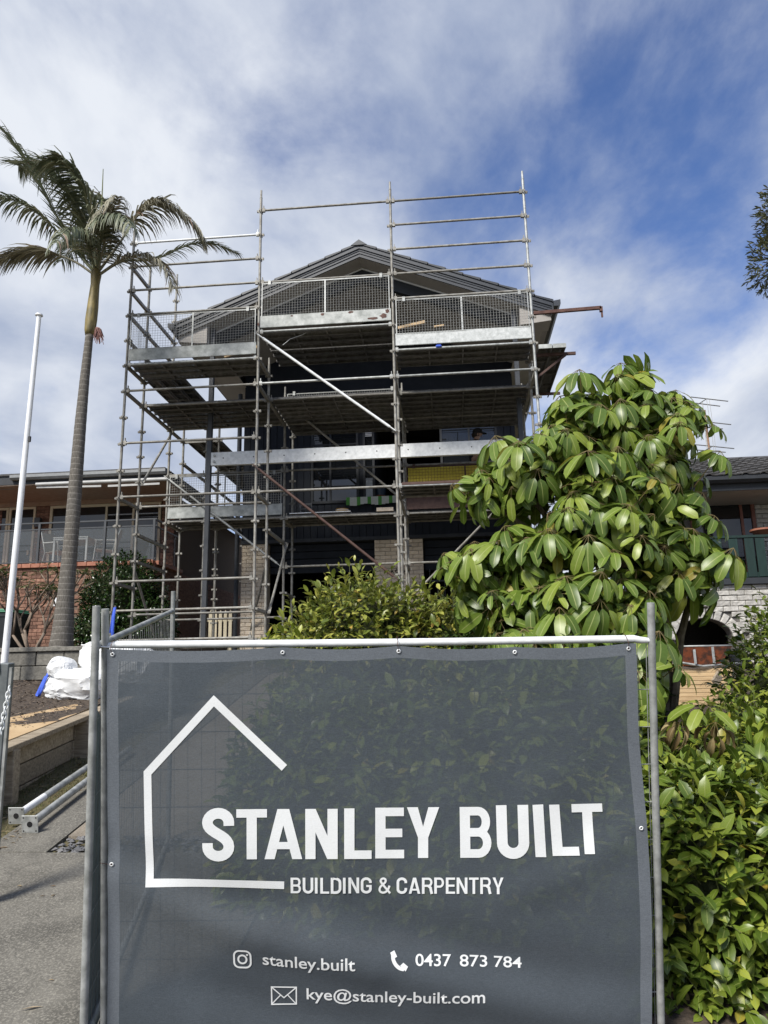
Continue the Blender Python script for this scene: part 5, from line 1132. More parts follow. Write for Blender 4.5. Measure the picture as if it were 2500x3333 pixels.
def lobe_points(r, lobes, spacing, ncand, facing=-.25, keep=None):
    """points on the outside of a union of ellipsoids, with outward normals; crowded points are dropped"""
    out = []; grid = {}
    for _ in range(ncand):
        (c, rad) = r.choices(lobes, weights=[l[1].x*l[1].z + l[1].x*l[1].y for l in lobes])[0]; n = rvec(r); wob = 1 + .13*mnoise.noise(n*2.3 + c*3)
        p = c + Vector((n.x*rad.x, n.y*rad.y, n.z*rad.z))*wob; nn = Vector((n.x/rad.x, n.y/rad.y, n.z/rad.z)).normalized()
        view = (CAM - p).normalized()
        if nn.dot(view) < facing and r.random() < .8: continue
        if any(l is not None and sum(((p[i] - l[0][i])/l[1][i])**2 for i in range(3)) < .72 for l in lobes if l[0] is not c): continue
        if keep and not keep(p): continue
        key = (int(p.x/spacing), int(p.y/spacing), int(p.z/spacing)); bad = False
        for dx in (-1, 0, 1):
            for dy in (-1, 0, 1):
                for dz in (-1, 0, 1):
                    for q in grid.get((key[0]+dx, key[1]+dy, key[2]+dz), ()):
                        if (q - p).length < spacing: bad = True
        if bad: continue
        grid.setdefault(key, []).append(p); out.append((p, nn))
    return out
def inframe(p, m=20):
    if (Vector(p) - CAM).dot(FW) < .2: return False
    x, y = pix(p); return -m < x < 2500 + m and -m < y < 3333 + m
def plant_from(root, org, xf, twigs, tms, m, n_obj=300, tw_mat=None, score=None, tw_r=.003):
    """the leaves that show largest become objects of their own, the rest one mesh"""
    vis = [x for x in xf if inframe(x[1].translation)]
    sc = score or (lambda x: (x[1].translation - CAM).length - .25*abs((x[1].to_3x3() @ Vector((0, 0, 1))).normalized().dot((CAM - x[1].translation).normalized())))
    vis.sort(key=sc); own = vis[:n_obj]; ids = set(map(id, own)); rest = [x for x in xf if id(x) not in ids]
    lm = [tmpl_mesh(t, 'leaf', m) for t in tms]; T = Matrix.Translation(-org)
    for ti, M_ in own:
        o = bpy.data.objects.new('leaf', lm[ti]); COL.objects.link(o); o.parent = root; o.matrix_basis = T @ M_
    if rest:
        o = link('foliage', mass_mesh('foliage', rest, tms, m), m, root); o.matrix_parent_inverse = T; o['kind'] = 'stuff'
    if twigs:
        o = twig_mesh(twigs, tw_r).build('stems', tw_mat or MT['bark'], root, recalc=False); o.matrix_parent_inverse = T; o['kind'] = 'stuff'
MT['bark'] = mat('grey_brown_bark', (.10, .075, .05), (.19, .155, .115), rough=.9, scale=14, bump=.5)
MT['greenstem'] = mat('green_stem', (.10, .12, .04), (.16, .17, .07), rough=.7, scale=14)
HT = [leaf_template(4, .42, .22, c, wavy=.012) for c in (.35, .7, 1.0)]
M_HEDGE = leaf_mat('hedge_leaf', (.06, .10, .013), (.14, .20, .025), (.30, .34, .05), rough=.36, vein=(.25, .29, .08), per_object=True)
M_BUSH = leaf_mat('bush_leaf', (.08, .115, .016), (.20, .235, .034), (.40, .39, .08), rough=.38, vein=(.25, .27, .09), per_object=True)
M_DARK = leaf_mat('camellia_leaf', (.010, .024, .006), (.020, .042, .010), (.04, .075, .018), rough=.24, transl=.1)
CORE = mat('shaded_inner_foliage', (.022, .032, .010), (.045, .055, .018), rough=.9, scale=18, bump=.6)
def hedge(name, label, lobes, ls, spacing, ncand, m, seed, nl=(6, 9), slen=(.10, .2), core=.80, n_obj=300, keep=None, cat='hedge', layers=(1.0, .9), droop=.25):
    r = random.Random(seed); base = lobes[0][0].copy(); base.z = gz(base.y); root = thing(name, label, cat, base); xf = []; tw = []
    for li, sc in enumerate(layers):
        for p, n in lobe_points(r, [(c, q*sc) for c, q in lobes], spacing, ncand, keep=keep):
            d = n*.75 + Vector((0, 0, .42)) + rvec(r)*.45; sprig(r, p - d.normalized()*.06, d, r.uniform(*slen), r.randint(*nl), ls, xf, tw, len(HT), droop)
    plant_from(root, base, xf, tw, HT, m, n_obj, MT['greenstem'])
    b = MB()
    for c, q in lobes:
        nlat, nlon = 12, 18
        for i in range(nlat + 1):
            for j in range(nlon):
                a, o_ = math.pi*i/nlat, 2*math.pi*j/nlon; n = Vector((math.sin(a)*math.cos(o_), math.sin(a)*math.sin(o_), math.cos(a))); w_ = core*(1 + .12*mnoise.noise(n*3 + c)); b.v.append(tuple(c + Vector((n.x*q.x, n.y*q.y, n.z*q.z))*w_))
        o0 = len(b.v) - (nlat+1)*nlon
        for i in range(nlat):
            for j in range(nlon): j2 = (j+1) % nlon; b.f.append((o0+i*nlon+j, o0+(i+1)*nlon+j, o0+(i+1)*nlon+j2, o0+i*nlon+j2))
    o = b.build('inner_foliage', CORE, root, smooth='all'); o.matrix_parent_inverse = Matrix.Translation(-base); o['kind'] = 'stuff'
    for k in range(5):
        (c, q) = r.choice(lobes); f = Vector((c.x + r.uniform(-.2, .2), c.y + r.uniform(-.1, .1), gz(c.y))); o = MB().tube([f, f.lerp(c, .5) + rvec(r)*.05, c], [.02, .015, .008], 6).build('stem', MT['bark'], root); o.matrix_parent_inverse = Matrix.Translation(-base)
    return root
V3 = Vector
# hedge to the right of the fence and behind the banner
hl = []
for x, y, z, rx, ry, rz in ((1.35, 4.55, .50, .62, .60, .72), (2.05, 4.45, .50, .65, .62, .78), (2.75, 4.7, .55, .65, .65, .80), (1.75, 5.3, .70, .9, .6, .65), (2.7, 5.5, .85, .8, .6, .68), (3.4, 5.2, .75, .6, .7, .85), (1.15, 5.6, .65, .5, .5, .65), (1.3, 4.3, .12, .55, .5, .45), (2.0, 4.2, .12, .6, .5, .5), (2.7, 4.3, .15, .6, .5, .5)): hl.append((V3((x, y, z)), V3((rx, ry, rz))))
hedge('hedge', 'tall leafy green hedge along the right side of the fence', hl, .125, .088, 30000, M_HEDGE, 11, keep=lambda p: p.z > -.1)
hl = [(V3((x, y, z)), V3(q)) for x, y, z, q in ((-1.08, 5.1, .80, (.42, .4, .85)), (-.55, 5.0, .85, (.62, .5, .85)), (.15, 4.9, .85, (.65, .5, .95)), (.75, 5.1, .9, (.55, .5, .95)))]
hedge('hedge', 'leafy hedge seen faintly through the banner', hl, .12, .10, 8000, M_HEDGE, 12, keep=lambda p: p.z > -.1, n_obj=60)
# yellow-green bush over the middle of the fence rail
def px_lobe(x, y, Y, rx, ry, rz): return (at(x, y, Y), V3((rx, ry, rz)))
hl = [px_lobe(1170, 2090, 7.2, .46, .45, .48), px_lobe(1060, 2150, 7.1, .32, .4, .38), px_lobe(1290, 2100, 7.3, .42, .4, .44), px_lobe(1430, 2150, 7.2, .42, .4, .42)]
hedge('bush', 'yellow green bushy shrub rising behind the middle of the banner rail', hl, .098, .080, 16000, M_BUSH, 13, keep=lambda p: p.z > .9, cat='bush', slen=(.16, .42))
hl = [px_lobe(2530, 2270, 6.4, .26, .4, .46), px_lobe(2440, 2450, 6.0, .22, .4, .30), px_lobe(2570, 2110, 6.6, .18, .3, .30)]
hedge('bush', 'loose leafy shrub at the right edge in front of the brick arch', hl, .085, .080, 9000, M_HEDGE, 14, cat='bush', slen=(.14, .36), nl=(5, 8), n_obj=200, core=.6)
hl = [px_lobe(1720, 2150, 6.9, .70, .4, .52), px_lobe(2000, 2260, 6.6, .34, .4, .45)]
hedge('bush', 'dark low shrub under the big umbrella tree', hl, .085, .085, 5000, leaf_mat('dark_shrub_leaf', (.02, .045, .01), (.04, .08, .016), (.07, .12, .03)), 15, cat='bush', n_obj=60)
hl = [px_lobe(400, 1960, 14.6, .80, .6, .95), px_lobe(330, 2060, 14.4, .55, .5, .65), px_lobe(470, 2050, 14.5, .6, .5, .7)]
hedge('camellia', 'dark glossy camellia bush between the palm and the scaffolding', hl, .095, .085, 16000, M_DARK, 16, cat='bush', n_obj=200, nl=(5, 8), slen=(.08, .16))
# a few bright shoots right behind the rail
r = random.Random(5); base = at(915, 2110, 4.7); base.z = gz(4.7); root = thing('shoot', 'bright yellow green leafy shoot just above the left part of the rail', 'shoot', base); xf = []; tw = []
for (x, y, h) in ((918, 2120, .17), (895, 2120, .10), (950, 2115, .10), (870, 2110, .05), (985, 2112, .05)): sprig(r, at(x, y, 4.7), V3((r.uniform(-.2, .2), 0, 1)), h + .06, 6, .085, xf, tw, 3, .0, .8)
MB().tube([base, base.lerp(at(918, 2120, 4.7), .5) + V3((.03, 0, 0)), at(918, 2120, 4.7)], .004, 5).build('stem', MT['greenstem'], root).matrix_parent_inverse = Matrix.Translation(-base)
plant_from(root, base, xf, tw, HT, leaf_mat('young_leaf', (.20, .25, .02), (.30, .34, .04), (.42, .44, .08), transl=.35, vein=(.4, .42, .15), per_object=True), 300, MT['greenstem'])

# ------------------------------------------------------------------ umbrella tree
M_SCH = leaf_mat('umbrella_leaf', (.075, .125, .02), (.145, .215, .032), (.26, .32, .05), rough=.36, transl=.28, vein=(.36, .40, .14), per_object=True)
M_DEAD = leaf_mat('dead_leaf', (.14, .09, .04), (.26, .19, .09), (.40, .33, .17), rough=.7, transl=.2, vein=(.4, .34, .18), per_object=True)
obl = lambda t: (min(1, (t/.22))**.7 if t < .22 else 1.0) * (1 if t < .62 else max(.0, 1 - ((t - .62)/.38)**2.2)**.5)
def whorl(seed, n, droop, m, shrivel=0.0, ls=1.0):
    r = random.Random(seed); V = []; F = []; U = []; st = MB()
    for k in range(n):
        a = 2*math.pi*k/n + r.uniform(-.13, .13); out = V3((math.cos(a), math.sin(a), 0)); dn = droop*r.uniform(.75, 1.25); L = ls*r.uniform(.215, .265)*(1 - shrivel*.3)
        tm = leaf_template(7, r.uniform(.34, .41)*(1 - shrivel*.4), r.uniform(.10, .30) + shrivel*.8, r.uniform(.5, .9) + shrivel, obl, .012 + shrivel*.02)
        y = out*math.cos(dn) - V3((0, 0, math.sin(dn))); z = out*math.sin(dn) + V3((0, 0, math.cos(dn))) + rvec(r)*.22; p = y*.075*r.uniform(.8, 1.3); Mx = frame_mat(p, y, z, L); b0 = len(V)
        for v in tm[0]: V.append(tuple(Mx @ V3(v)))
        F += [tuple(b0 + i for i in f) for f in tm[1]]; U += tm[2]; st.tube([(0, 0, 0), p*.5 + V3((0, 0, .004)), p + y*.01], [.0022, .002, .002], 4, False)
    nleaf = len(F); b0 = len(V); V += st.v; F += [tuple(b0 + i for i in f) for f in st.f]; U += [(.2, .2)]*len(st.v)
    me = bpy.data.meshes.new('leaf_whorl'); me.from_pydata(V, [], F); uv = me.uv_layers.new(name='UVMap')
    for l in me.loops: uv.data[l.index].uv = U[l.vertex_index]
    me.polygons.foreach_set('use_smooth', [True]*len(me.polygons)); me.materials.append(m); me.materials.append(MT['petiole']); me.polygons.foreach_set('material_index', [0]*nleaf + [1]*(len(F) - nleaf)); return me
MT['petiole'] = mat('reddish_petiole', (.13, .085, .035), (.17, .14, .05), rough=.6, scale=10)
WH = [whorl(100 + k, n, d, M_SCH, 0.0, ls) for k, (n, d, ls) in enumerate(((9, .35, 1), (10, .45, .95), (9, .55, 1.05), (10, .65, 1.0), (11, .4, .9), (8, .3, .72), (11, .55, 1.1), (7, .1, .6), (8, .5, .8), (10, .75, 1.08), (9, .6, .9), (10, .5, 1.0)))]
tl = [px_lobe(*q) for q in ((2030, 1440, 6.4, 0.42, 0.45, 0.44), (2130, 1480, 6.3, 0.38, 0.4, 0.42), (1860, 1440, 6.3, 0.36, 0.4, 0.32), (1700, 1540, 6.2, 0.36, 0.4, 0.26), (1580, 1580, 6.1, 0.2, 0.25, 0.18), (2050, 1235, 6.4, 0.18, 0.2, 0.12), (1900, 1330, 6.4, 0.30, 0.32, 0.20), (2170, 1335, 6.4, 0.24, 0.3, 0.22), (2180, 1600, 6.3, 0.17, 0.3, 0.32), (1950, 1680, 6, 0.5, 0.45, 0.44), (2150, 1770, 6.2, 0.36, 0.4, 0.40), (2270, 1800, 6.1, 0.18, 0.25, 0.20), (1750, 1800, 6, 0.34, 0.4, 0.28), (1560, 1850, 6, 0.24, 0.3, 0.22), (1870, 1950, 5.8, 0.46, 0.4, 0.36), (2040, 2000, 5.8, 0.28, 0.35, 0.32), (1660, 2010, 5.9, 0.24, 0.3, 0.2), (1760, 2090, 5.7, 0.34, 0.3, 0.22), (2040, 2180, 5.5, 0.22, 0.28, 0.34))]
TB = V3((1.75, 6.5, gz(6.5))); tree = thing('umbrella_tree', 'large umbrella tree with drooping glossy hand shaped leaves right of the house', 'tree', TB); T_ = Matrix.Translation(-TB)
rr = random.Random(21); pts = lobe_points(rr, tl, .188, 16000, facing=-.35); pet = MB(); nW = 0
for p, n in pts:
    ax = (n*.62 + V3((0, 0, .72)) + rvec(rr)*.16).normalized(); p = p + n*rr.uniform(-.10, .14); s = rr.uniform(.70, 1.05)
    R = ax.to_track_quat('Z', 'Y').to_matrix() @ Matrix.Rotation(rr.uniform(0, 6.28), 3, 'Z'); Mx = Matrix.Translation(p) @ R.to_4x4() @ Matrix.Diagonal((s, s, s, 1))
    o = bpy.data.objects.new('leaf_whorl', rr.choice(WH)); COL.objects.link(o); o.parent = tree; o.matrix_basis = T_ @ Mx; nW += 1
    c = min(tl, key=lambda l: (l[0] - p).length)[0]; q = p.lerp(c, .55) - V3((0, 0, .12)); pet.tube([p, p.lerp(q, .5) - ax*.03, q], [.003, .004, .005], 5, False)
r2 = random.Random(23); inner = lobe_points(r2, [(c, q*.66) for c, q in tl], .20, 5000, facing=-.6) + lobe_points(r2, [(c, q*.3) for c, q in tl], .2, 3000, facing=-1); vs = MB(); IM = []
iv, if_, iu, im = [], [], [], []
for p, n in inner:
    me = r2.choice(WH); ax = (n*.7 + V3((0, 0, .5)) + rvec(r2)*.3).normalized(); R = ax.to_track_quat('Z', 'Y').to_matrix().to_4x4(); R.translation = p; b0 = len(iv)
    iv += [tuple(R @ v.co) for v in me.vertices]; uvd = me.uv_layers[0].data
    for pg_ in me.polygons: if_.append(tuple(b0 + i for i in pg_.vertices)); im.append(pg_.material_index); iu += [tuple(uvd[l].uv) for l in pg_.loop_indices]
me = bpy.data.meshes.new('inner_leaves'); me.from_pydata(iv, [], if_); uv = me.uv_layers.new(name='UVMap'); uv.data.foreach_set('uv', [c for u in iu for c in u]); me.materials.append(M_SCH); me.materials.append(MT['petiole']); me.polygons.foreach_set('material_index', im); me.polygons.foreach_set('use_smooth', [True]*len(if_))
o = link('inner_leaves', me, None, tree); o.matrix_parent_inverse = T_; o['kind'] = 'stuff'
o = pet.build('leaf_stalks', MT['petiole'], tree, recalc=False); o.matrix_parent_inverse = T_; o['kind'] = 'stuff'
o = MB().tube([TB, TB + V3((.03, 0, .9)), TB + V3((-.02, 0, 1.7)), tl[0][0]], [.075, .065, .05, .02], 10).build('trunk', MT['bark'], tree, smooth=True); o.matrix_parent_inverse = T_
for c, q in tl[1:]:
    s0 = TB + V3((.03, 0, .5 + rr.uniform(0, .6))); o = MB().tube([s0, s0.lerp(c, .45) + V3((0, 0, .15)), c - V3((0, 0, .1)), c], [.04, .032, .02, .01], 7).build('branch', MT['bark'], tree, smooth=True); o.matrix_parent_inverse = T_
WD = [whorl(200 + k, 7, 1.0, M_DEAD, .75) for k in range(2)]
for (x, y, Y, s, lab) in ((2215, 2330, 4.9, 1.0, 'left'), (2330, 2350, 4.8, 1.1, 'right')):
    p = at(x, y, Y); o = bpy.data.objects.new('dead_leaf', WD[lab == 'right']); COL.objects.link(o); o.location = p; o.rotation_euler = (.5, .2 if lab == 'left' else -.3, .4); o.scale = (s,)*3
    tag(o, 'shrivelled brown umbrella leaf lying on the hedge, the %s one' % lab, 'dead leaf')
# young side shoots of the same plant on the hedge
for (x, y, Y, ax, lab) in ((2290, 2290, 4.9, (0, -.4, 1), 'bright young umbrella leaf above the hedge below the timber stack'), (2290, 1990, 6.0, (.3, -.5, .6), None)):
    if lab:
        o = bpy.data.objects.new('young_leaf', whorl(301, 6, .2, leaf_mat('young_umbrella_leaf', (.16, .22, .03), (.24, .29, .04), (.30, .34, .06), vein=(.36, .4, .14), per_object=True))); COL.objects.link(o); o.location = at(x, y, Y); o.rotation_euler = V3(ax).to_track_quat('Z', 'Y').to_euler(); o.scale = (.8,)*3; tag(o, lab, 'leaf')

# ------------------------------------------------------------------ palm
PY = 10.6; PB = at(195, 2140, PY); palm = thing('palm_tree', 'tall slender palm with a ringed grey trunk and windblown fronds', 'palm tree', PB); TP = Matrix.Translation(-PB)
def PA(b, name, m, **k): o = b.build(name, m, palm, **k); o.matrix_parent_inverse = TP; return o
def trunk_mat():
    m, nt, bs, N, L = mat_new('ringed_palm_trunk'); bs.inputs['Roughness'].default_value = .9; tc = N.new('ShaderNodeTexCoord'); sp2 = N.new('ShaderNodeSeparateXYZ'); L.new(tc.outputs['Object'], sp2.inputs[0])
    nz = N.new('ShaderNodeTexNoise'); nz.inputs['Scale'].default_value = 2.5; nz.inputs['Detail'].default_value = 3; L.new(tc.outputs['Object'], nz.inputs['Vector'])
    a = N.new('ShaderNodeMath'); a.operation = 'MULTIPLY_ADD'; L.new(nz.outputs['Fac'], a.inputs[0]); a.inputs[1].default_value = .06; L.new(sp2.outputs[2], a.inputs[2])
    f = N.new('ShaderNodeMath'); f.operation = 'DIVIDE'; f.inputs[1].default_value = .093; L.new(a.outputs[0], f.inputs[0]); fr = N.new('ShaderNodeMath'); fr.operation = 'FRACT'; L.new(f.outputs[0], fr.inputs[0])
    rp = N.new('ShaderNodeValToRGB'); L.new(fr.outputs[0], rp.inputs[0]); e = rp.color_ramp.elements; e[0].position = 0; e[0].color = (.32, .30, .27, 1); e[1].position = .10; e[1].color = (.115, .105, .09, 1); x = e.new(.06); x.color = (.26, .245, .22, 1); x = e.new(.95); x.color = (.13, .12, .105, 1)
    n2 = N.new('ShaderNodeTexNoise'); n2.inputs['Scale'].default_value = 26; n2.inputs['Detail'].default_value = 8; mp = N.new('ShaderNodeMapping'); mp.inputs['Scale'].default_value = (3, 3, .7); L.new(tc.outputs['Object'], mp.inputs[0]); L.new(mp.outputs[0], n2.inputs['Vector'])
    mx = N.new('ShaderNodeMix'); mx.data_type = 'RGBA'; mx.blend_type = 'MULTIPLY'; mx.inputs['Factor'].default_value = .8; L.new(rp.outputs[0], mx.inputs['A']); r2_ = N.new('ShaderNodeValToRGB'); L.new(n2.outputs['Fac'], r2_.inputs[0]); r2_.color_ramp.elements[0].position = .3; r2_.color_ramp.elements[0].color = (.45, .43, .4, 1); r2_.color_ramp.elements[1].position = .7; r2_.color_ramp.elements[1].color = (1.3, 1.3, 1.3, 1); L.new(r2_.outputs[0], mx.inputs['B']); L.new(mx.outputs['Result'], bs.inputs['Base Color'])
    bpn = N.new('ShaderNodeBump'); bpn.inputs['Strength'].default_value = .6; L.new(n2.outputs['Fac'], bpn.inputs['Height']); L.new(bpn.outputs[0], bs.inputs['Normal']); return m
ctrl = [(195, 2145, .185), (205, 2050, .150), (215, 1930, .118), (232, 1750, .105), (248, 1550, .098), (262, 1380, .086), (276, 1230, .072), (292, 1085, .060)]
P_ = []; Rr = []
for (a, c) in zip(ctrl, ctrl[1:]):
    n = 10
    for k in range(n): f = k/n; P_.append(at(a[0] + (c[0]-a[0])*f, a[1] + (c[1]-a[1])*f, PY)); Rr.append((a[2] + (c[2]-a[2])*f) * (1 + (.015 if k % 2 else -.01)))
P_.append(at(292, 1085, PY)); Rr.append(.060)
PA(MB().tube(P_, Rr, 18), 'trunk', trunk_mat(), smooth='all')
cs = [(290, 1092, .062), (293, 1075, .086), (297, 1040, .093), (302, 1000, .088), (306, 960, .078), (310, 925, .070), (313, 895, .085), (315, 868, .05)]
PA(MB().tube([at(x, y, PY) for x, y, _ in cs], [r_ for _, _, r_ in cs], 16), 'crownshaft', mat('olive_crownshaft', (.10, .085, .035), (.27, .21, .075), rough=.55, scale=5, stretch=(4, 4, 1), bump=.15), smooth='all')
fb = MB(); r3 = random.Random(4); c0 = at(316, 1065, PY - .12)
for k in range(46):
    d = V3((r3.uniform(-.2, .5), r3.uniform(-.5, .2), 0)); p1 = c0 + d*.10 + V3((.02, 0, -.04)); fb.tube([c0, p1, p1 + V3((r3.uniform(-.05, .07), r3.uniform(-.03, .03), -r3.uniform(.10, .26)))], [.006, .007, .005], 5)
PA(fb, 'flower_cluster', mat('dusky_pink_flowers', (.16, .075, .065), (.28, .15, .13), rough=.8, scale=30))
M_PALM = leaf_mat('palm_leaflet', (.08, .10, .06), (.14, .16, .095), (.30, .29, .19), rough=.5, transl=.15)
M_PALMD = leaf_mat('dry_palm_leaflet', (.15, .14, .10), (.26, .245, .175), (.40, .37, .27), rough=.65, transl=.15)
CR = at(313, 890, PY)
def frond(path, dep, m, L=.5, n=52, droop=.6, seed=0, bare=.12, wind=0.0):
    """path: photo pixels along the midrib; dep: how far its tip leans towards (-) or away (+)"""
    r = random.Random(seed); ctrl = [at(x, y, PY + dep*(i/(len(path)-1))**1.2) for i, (x, y) in enumerate(path)]
    def cr(t):
        f = t*(len(ctrl)-1); i = min(len(ctrl)-2, int(f)); u = f - i; p0, p1, p2, p3 = ctrl[max(0, i-1)], ctrl[i], ctrl[i+1], ctrl[min(len(ctrl)-1, i+2)]
        return .5*((2*p1) + (p2 - p0)*u + (2*p0 - 5*p1 + 4*p2 - p3)*u*u + (3*p1 - p0 - 3*p2 + p3)*u**3)
    S_ = [cr(k/24) for k in range(25)]; b = MB(); b.tube(S_, [.022*(1 - .9*k/24) + .002 for k in range(25)], 6); nr = len(b.f); ns = len(b.v)
    for k in range(n):
        t = bare + (1 - bare)*(k + .5)/n; p = cr(t); d = (cr(min(1, t + .02)) - cr(max(0, t - .02))).normalized(); side0 = d.cross(V3((0, 0, 1)))
        if side0.length < .2: side0 = V3((0, -1, 0)).cross(d)
        side0.normalize(); upv = side0.cross(d)
        for s in (-1, 1):
            if r.random() < .06: continue
            l = L*(.45 + .55*math.sin(math.pi*min(1, .15 + .8*t)))*r.uniform(.75, 1.15); y = (side0*s*.9 + d*(.55 + .7*t) + upv*r.uniform(-.1, .35) + V3((wind, 0, 0)) + rvec(r)*.12).normalized()
            w = l*.026*r.uniform(.7, 1.3) + .003; q = p; pts = []; dd = y.copy()
            for g_ in range(5): pts.append(q); dd = (dd + V3((0, 0, -droop*(.18 + .22*g_)*r.uniform(.6, 1.3)))).normalized(); q = q + dd*l/4
            nn = y.cross(V3((0, 0, 1)) + rvec(r)*.5); nn = nn.normalized() if nn.length > .1 else V3((1, 0, 0)); i0 = len(b.v)
            for g_, pt in enumerate(pts): ww = w*(.6, 1, .85, .5, .08)[g_]; b.v += [tuple(pt - nn*ww), tuple(pt + nn*ww)]
            for g_ in range(4): a = i0 + 2*g_; b.f.append((a, a+1, a+3, a+2))
    me = b.mesh('frond'); me.materials.append(m); o = link('frond', me, None, palm, smooth='all'); o.matrix_parent_inverse = TP
FR = [([(312, 890), (235, 790), (150, 640), (75, 510), (0, 415)], .5, 0, .46, 60, .35, .1, .30), ([(310, 890), (230, 800), (130, 700), (40, 650), (-30, 640)], -.6, 0, .42, 46, .9, .35, 0),
      ([(308, 895), (240, 850), (150, 820), (60, 825), (-20, 850)], -.2, 1, .5, 46, .5, .35, -.5), ([(312, 885), (290, 760), (240, 650), (160, 560), (60, 540)], .4, 0, .62, 60, .55, .12, .2),
      ([(314, 885), (300, 740), (265, 620), (215, 540), (150, 520)], -.7, 0, .60, 56, .8, .15, -.4), ([(316, 885), (318, 760), (300, 640), (240, 560)], .9, 0, .55, 50, .7, .1, 0),
      ([(318, 885), (345, 770), (365, 690), (385, 640)], -.9, 1, .48, 46, 1.3, .1, 0), ([(320, 885), (390, 790), (450, 700), (530, 660), (620, 720), (655, 770)], .2, 1, .50, 62, .9, .30, .25),
      ([(322, 895), (400, 850), (500, 845), (620, 795), (700, 795), (775, 825)], .5, 0, .24, 54, .45, .30, .2), ([(322, 895), (390, 850), (470, 830), (530, 860), (565, 935)], -.5, 1, .42, 46, .7, .2, .2),
      ([(316, 888), (330, 780), (350, 720), (400, 700), (430, 740)], -1.3, 0, .46, 46, 1.2, .15, 0), ([(312, 888), (280, 780), (230, 740), (180, 790)], -1.4, 0, .45, 44, 1.2, .2, 0),
      ([(312, 890), (270, 800), (240, 800), (200, 850)], 1.2, 0, .42, 30, .9, .2, 0),
      ([(315, 880), (322, 720), (328, 660)], .1, 0, .35, 30, .25, .1, 0)]
for i, (pth, dep, dry, L_, n_, dr_, ba, wi) in enumerate(FR): frond(pth, dep, M_PALMD if dry else M_PALM, L_*1.18, int(n_*1.65), dr_*1.15, 40 + i, ba, wi)
PA(MB().tube([at(316, 870, PY), at(330, 700, PY), at(336, 550, PY)], [.02, .014, .006], 6), 'spear_leaf', MT['greenstem'], smooth=True)

# ------------------------------------------------------------------ frangipani in front of the brick wall
FYY = 11.6; FB = at(105, 2135, FYY); fr_ = thing('frangipani', 'leafless branching frangipani with sparse leaf tufts beside the bin', 'shrub', FB); TF = Matrix.Translation(-FB)
M_FR = leaf_mat('frangipani_leaf', (.06, .09, .03), (.10, .13, .045), (.17, .18, .08), rough=.45, vein=(.25, .26, .13), per_object=True)
FRT = [leaf_template(5, .26, .25, c) for c in (.4, .9)]; rf = random.Random(9); bm_ = MB(); xf = []
MT['frbark'] = mat('grey_frangipani_bark', (.15, .115, .085), (.24, .19, .145), rough=.85, scale=12, bump=.4)
def grow(p, d, l, r0, lev):
    q = p + d*l + V3((0, 0, .02)); mid = p.lerp(q, .5) + rvec(rf)*l*.06; MBb = MB().tube([p, mid, q], [r0, r0*.9, r0*.8], 7); o = MBb.build('branch', MT['frbark'], fr_, smooth='all'); o.matrix_parent_inverse = TF
    if lev == 0:
        for k in range(rf.randint(5, 9)): a = rf.uniform(0, 6.28); y = V3((math.cos(a), math.sin(a), rf.uniform(-.1, .7))); xf.append((rf.randrange(2), frame_mat(q, y, V3((0, 0, 1)) + rvec(rf)*.2, rf.uniform(.10, .19))))
        return
    for k in range(rf.choice((2, 2, 3))): grow(q, (d*.8 + V3((rf.uniform(-.75, .75), rf.uniform(-.5, .5), rf.uniform(.1, .5)))).normalized(), l*rf.uniform(.68, .95), r0*.74, lev - 1)
for dx, dy in ((-.45, .1), (-.1, -.3), (.2, .2), (.42, -.1), (-.75, 0)): grow(FB + V3((dx*.08, dy*.1, 0)), V3((dx, dy, .8)).normalized(), .40*rf.uniform(.85, 1.15), .026, 3)
plant_from(fr_, FB, xf, [], FRT, M_FR, 300)

# ------------------------------------------------------------------ tree reaching in at the right edge
OY = 9.0; ob = V3((6.6, 9.2, gz(9.2))); ot = thing('olive_tree', 'small leaved grey green tree whose twigs reach in at the right edge', 'tree', ob); xf = []; tw = []; ro = random.Random(31)
OT = [leaf_template(3, .26, .15, c) for c in (.2, .6)]
ol = [px_lobe(2590, 840, OY, .42, .45, .36), px_lobe(2590, 690, OY, .34, .4, .30), px_lobe(2680, 760, OY + .3, .5, .5, .5), px_lobe(2780, 700, OY + .3, .6, .6, .6)]
for p, n in lobe_points(ro, ol, .075, 5000, facing=-1) + lobe_points(ro, [(c, q*.7) for c, q in ol], .09, 3000, facing=-1): sprig(ro, p, n*.8 + V3((-.2, 0, .1)) + rvec(ro)*.5, ro.uniform(.12, .22), 11, .085, xf, tw, 2, .15, .7)
plant_from(ot, ob, xf, tw, OT, leaf_mat('olive_leaf', (.045, .055, .022), (.085, .095, .04), (.17, .17, .085), rough=.5), 200, MT['bark'], tw_r=.0018)
TO = Matrix.Translation(-ob)
o = MB().tube([ob, ob + V3((.1, 0, 2.5)), ob + V3((-.1, 0, 4.6)), ol[3][0]], [.16, .13, .09, .03], 10).build('trunk', MT['bark'], ot, smooth=True); o.matrix_parent_inverse = TO
for c, q in ol[:3]: o = MB().tube([ob + V3((-.1, 0, 4.4)), (ob + V3((-.1, 0, 4.4))).lerp(c, .5) + V3((0, 0, .15)), c], [.05, .035, .012], 7).build('branch', MT['bark'], ot, smooth=True); o.matrix_parent_inverse = TO
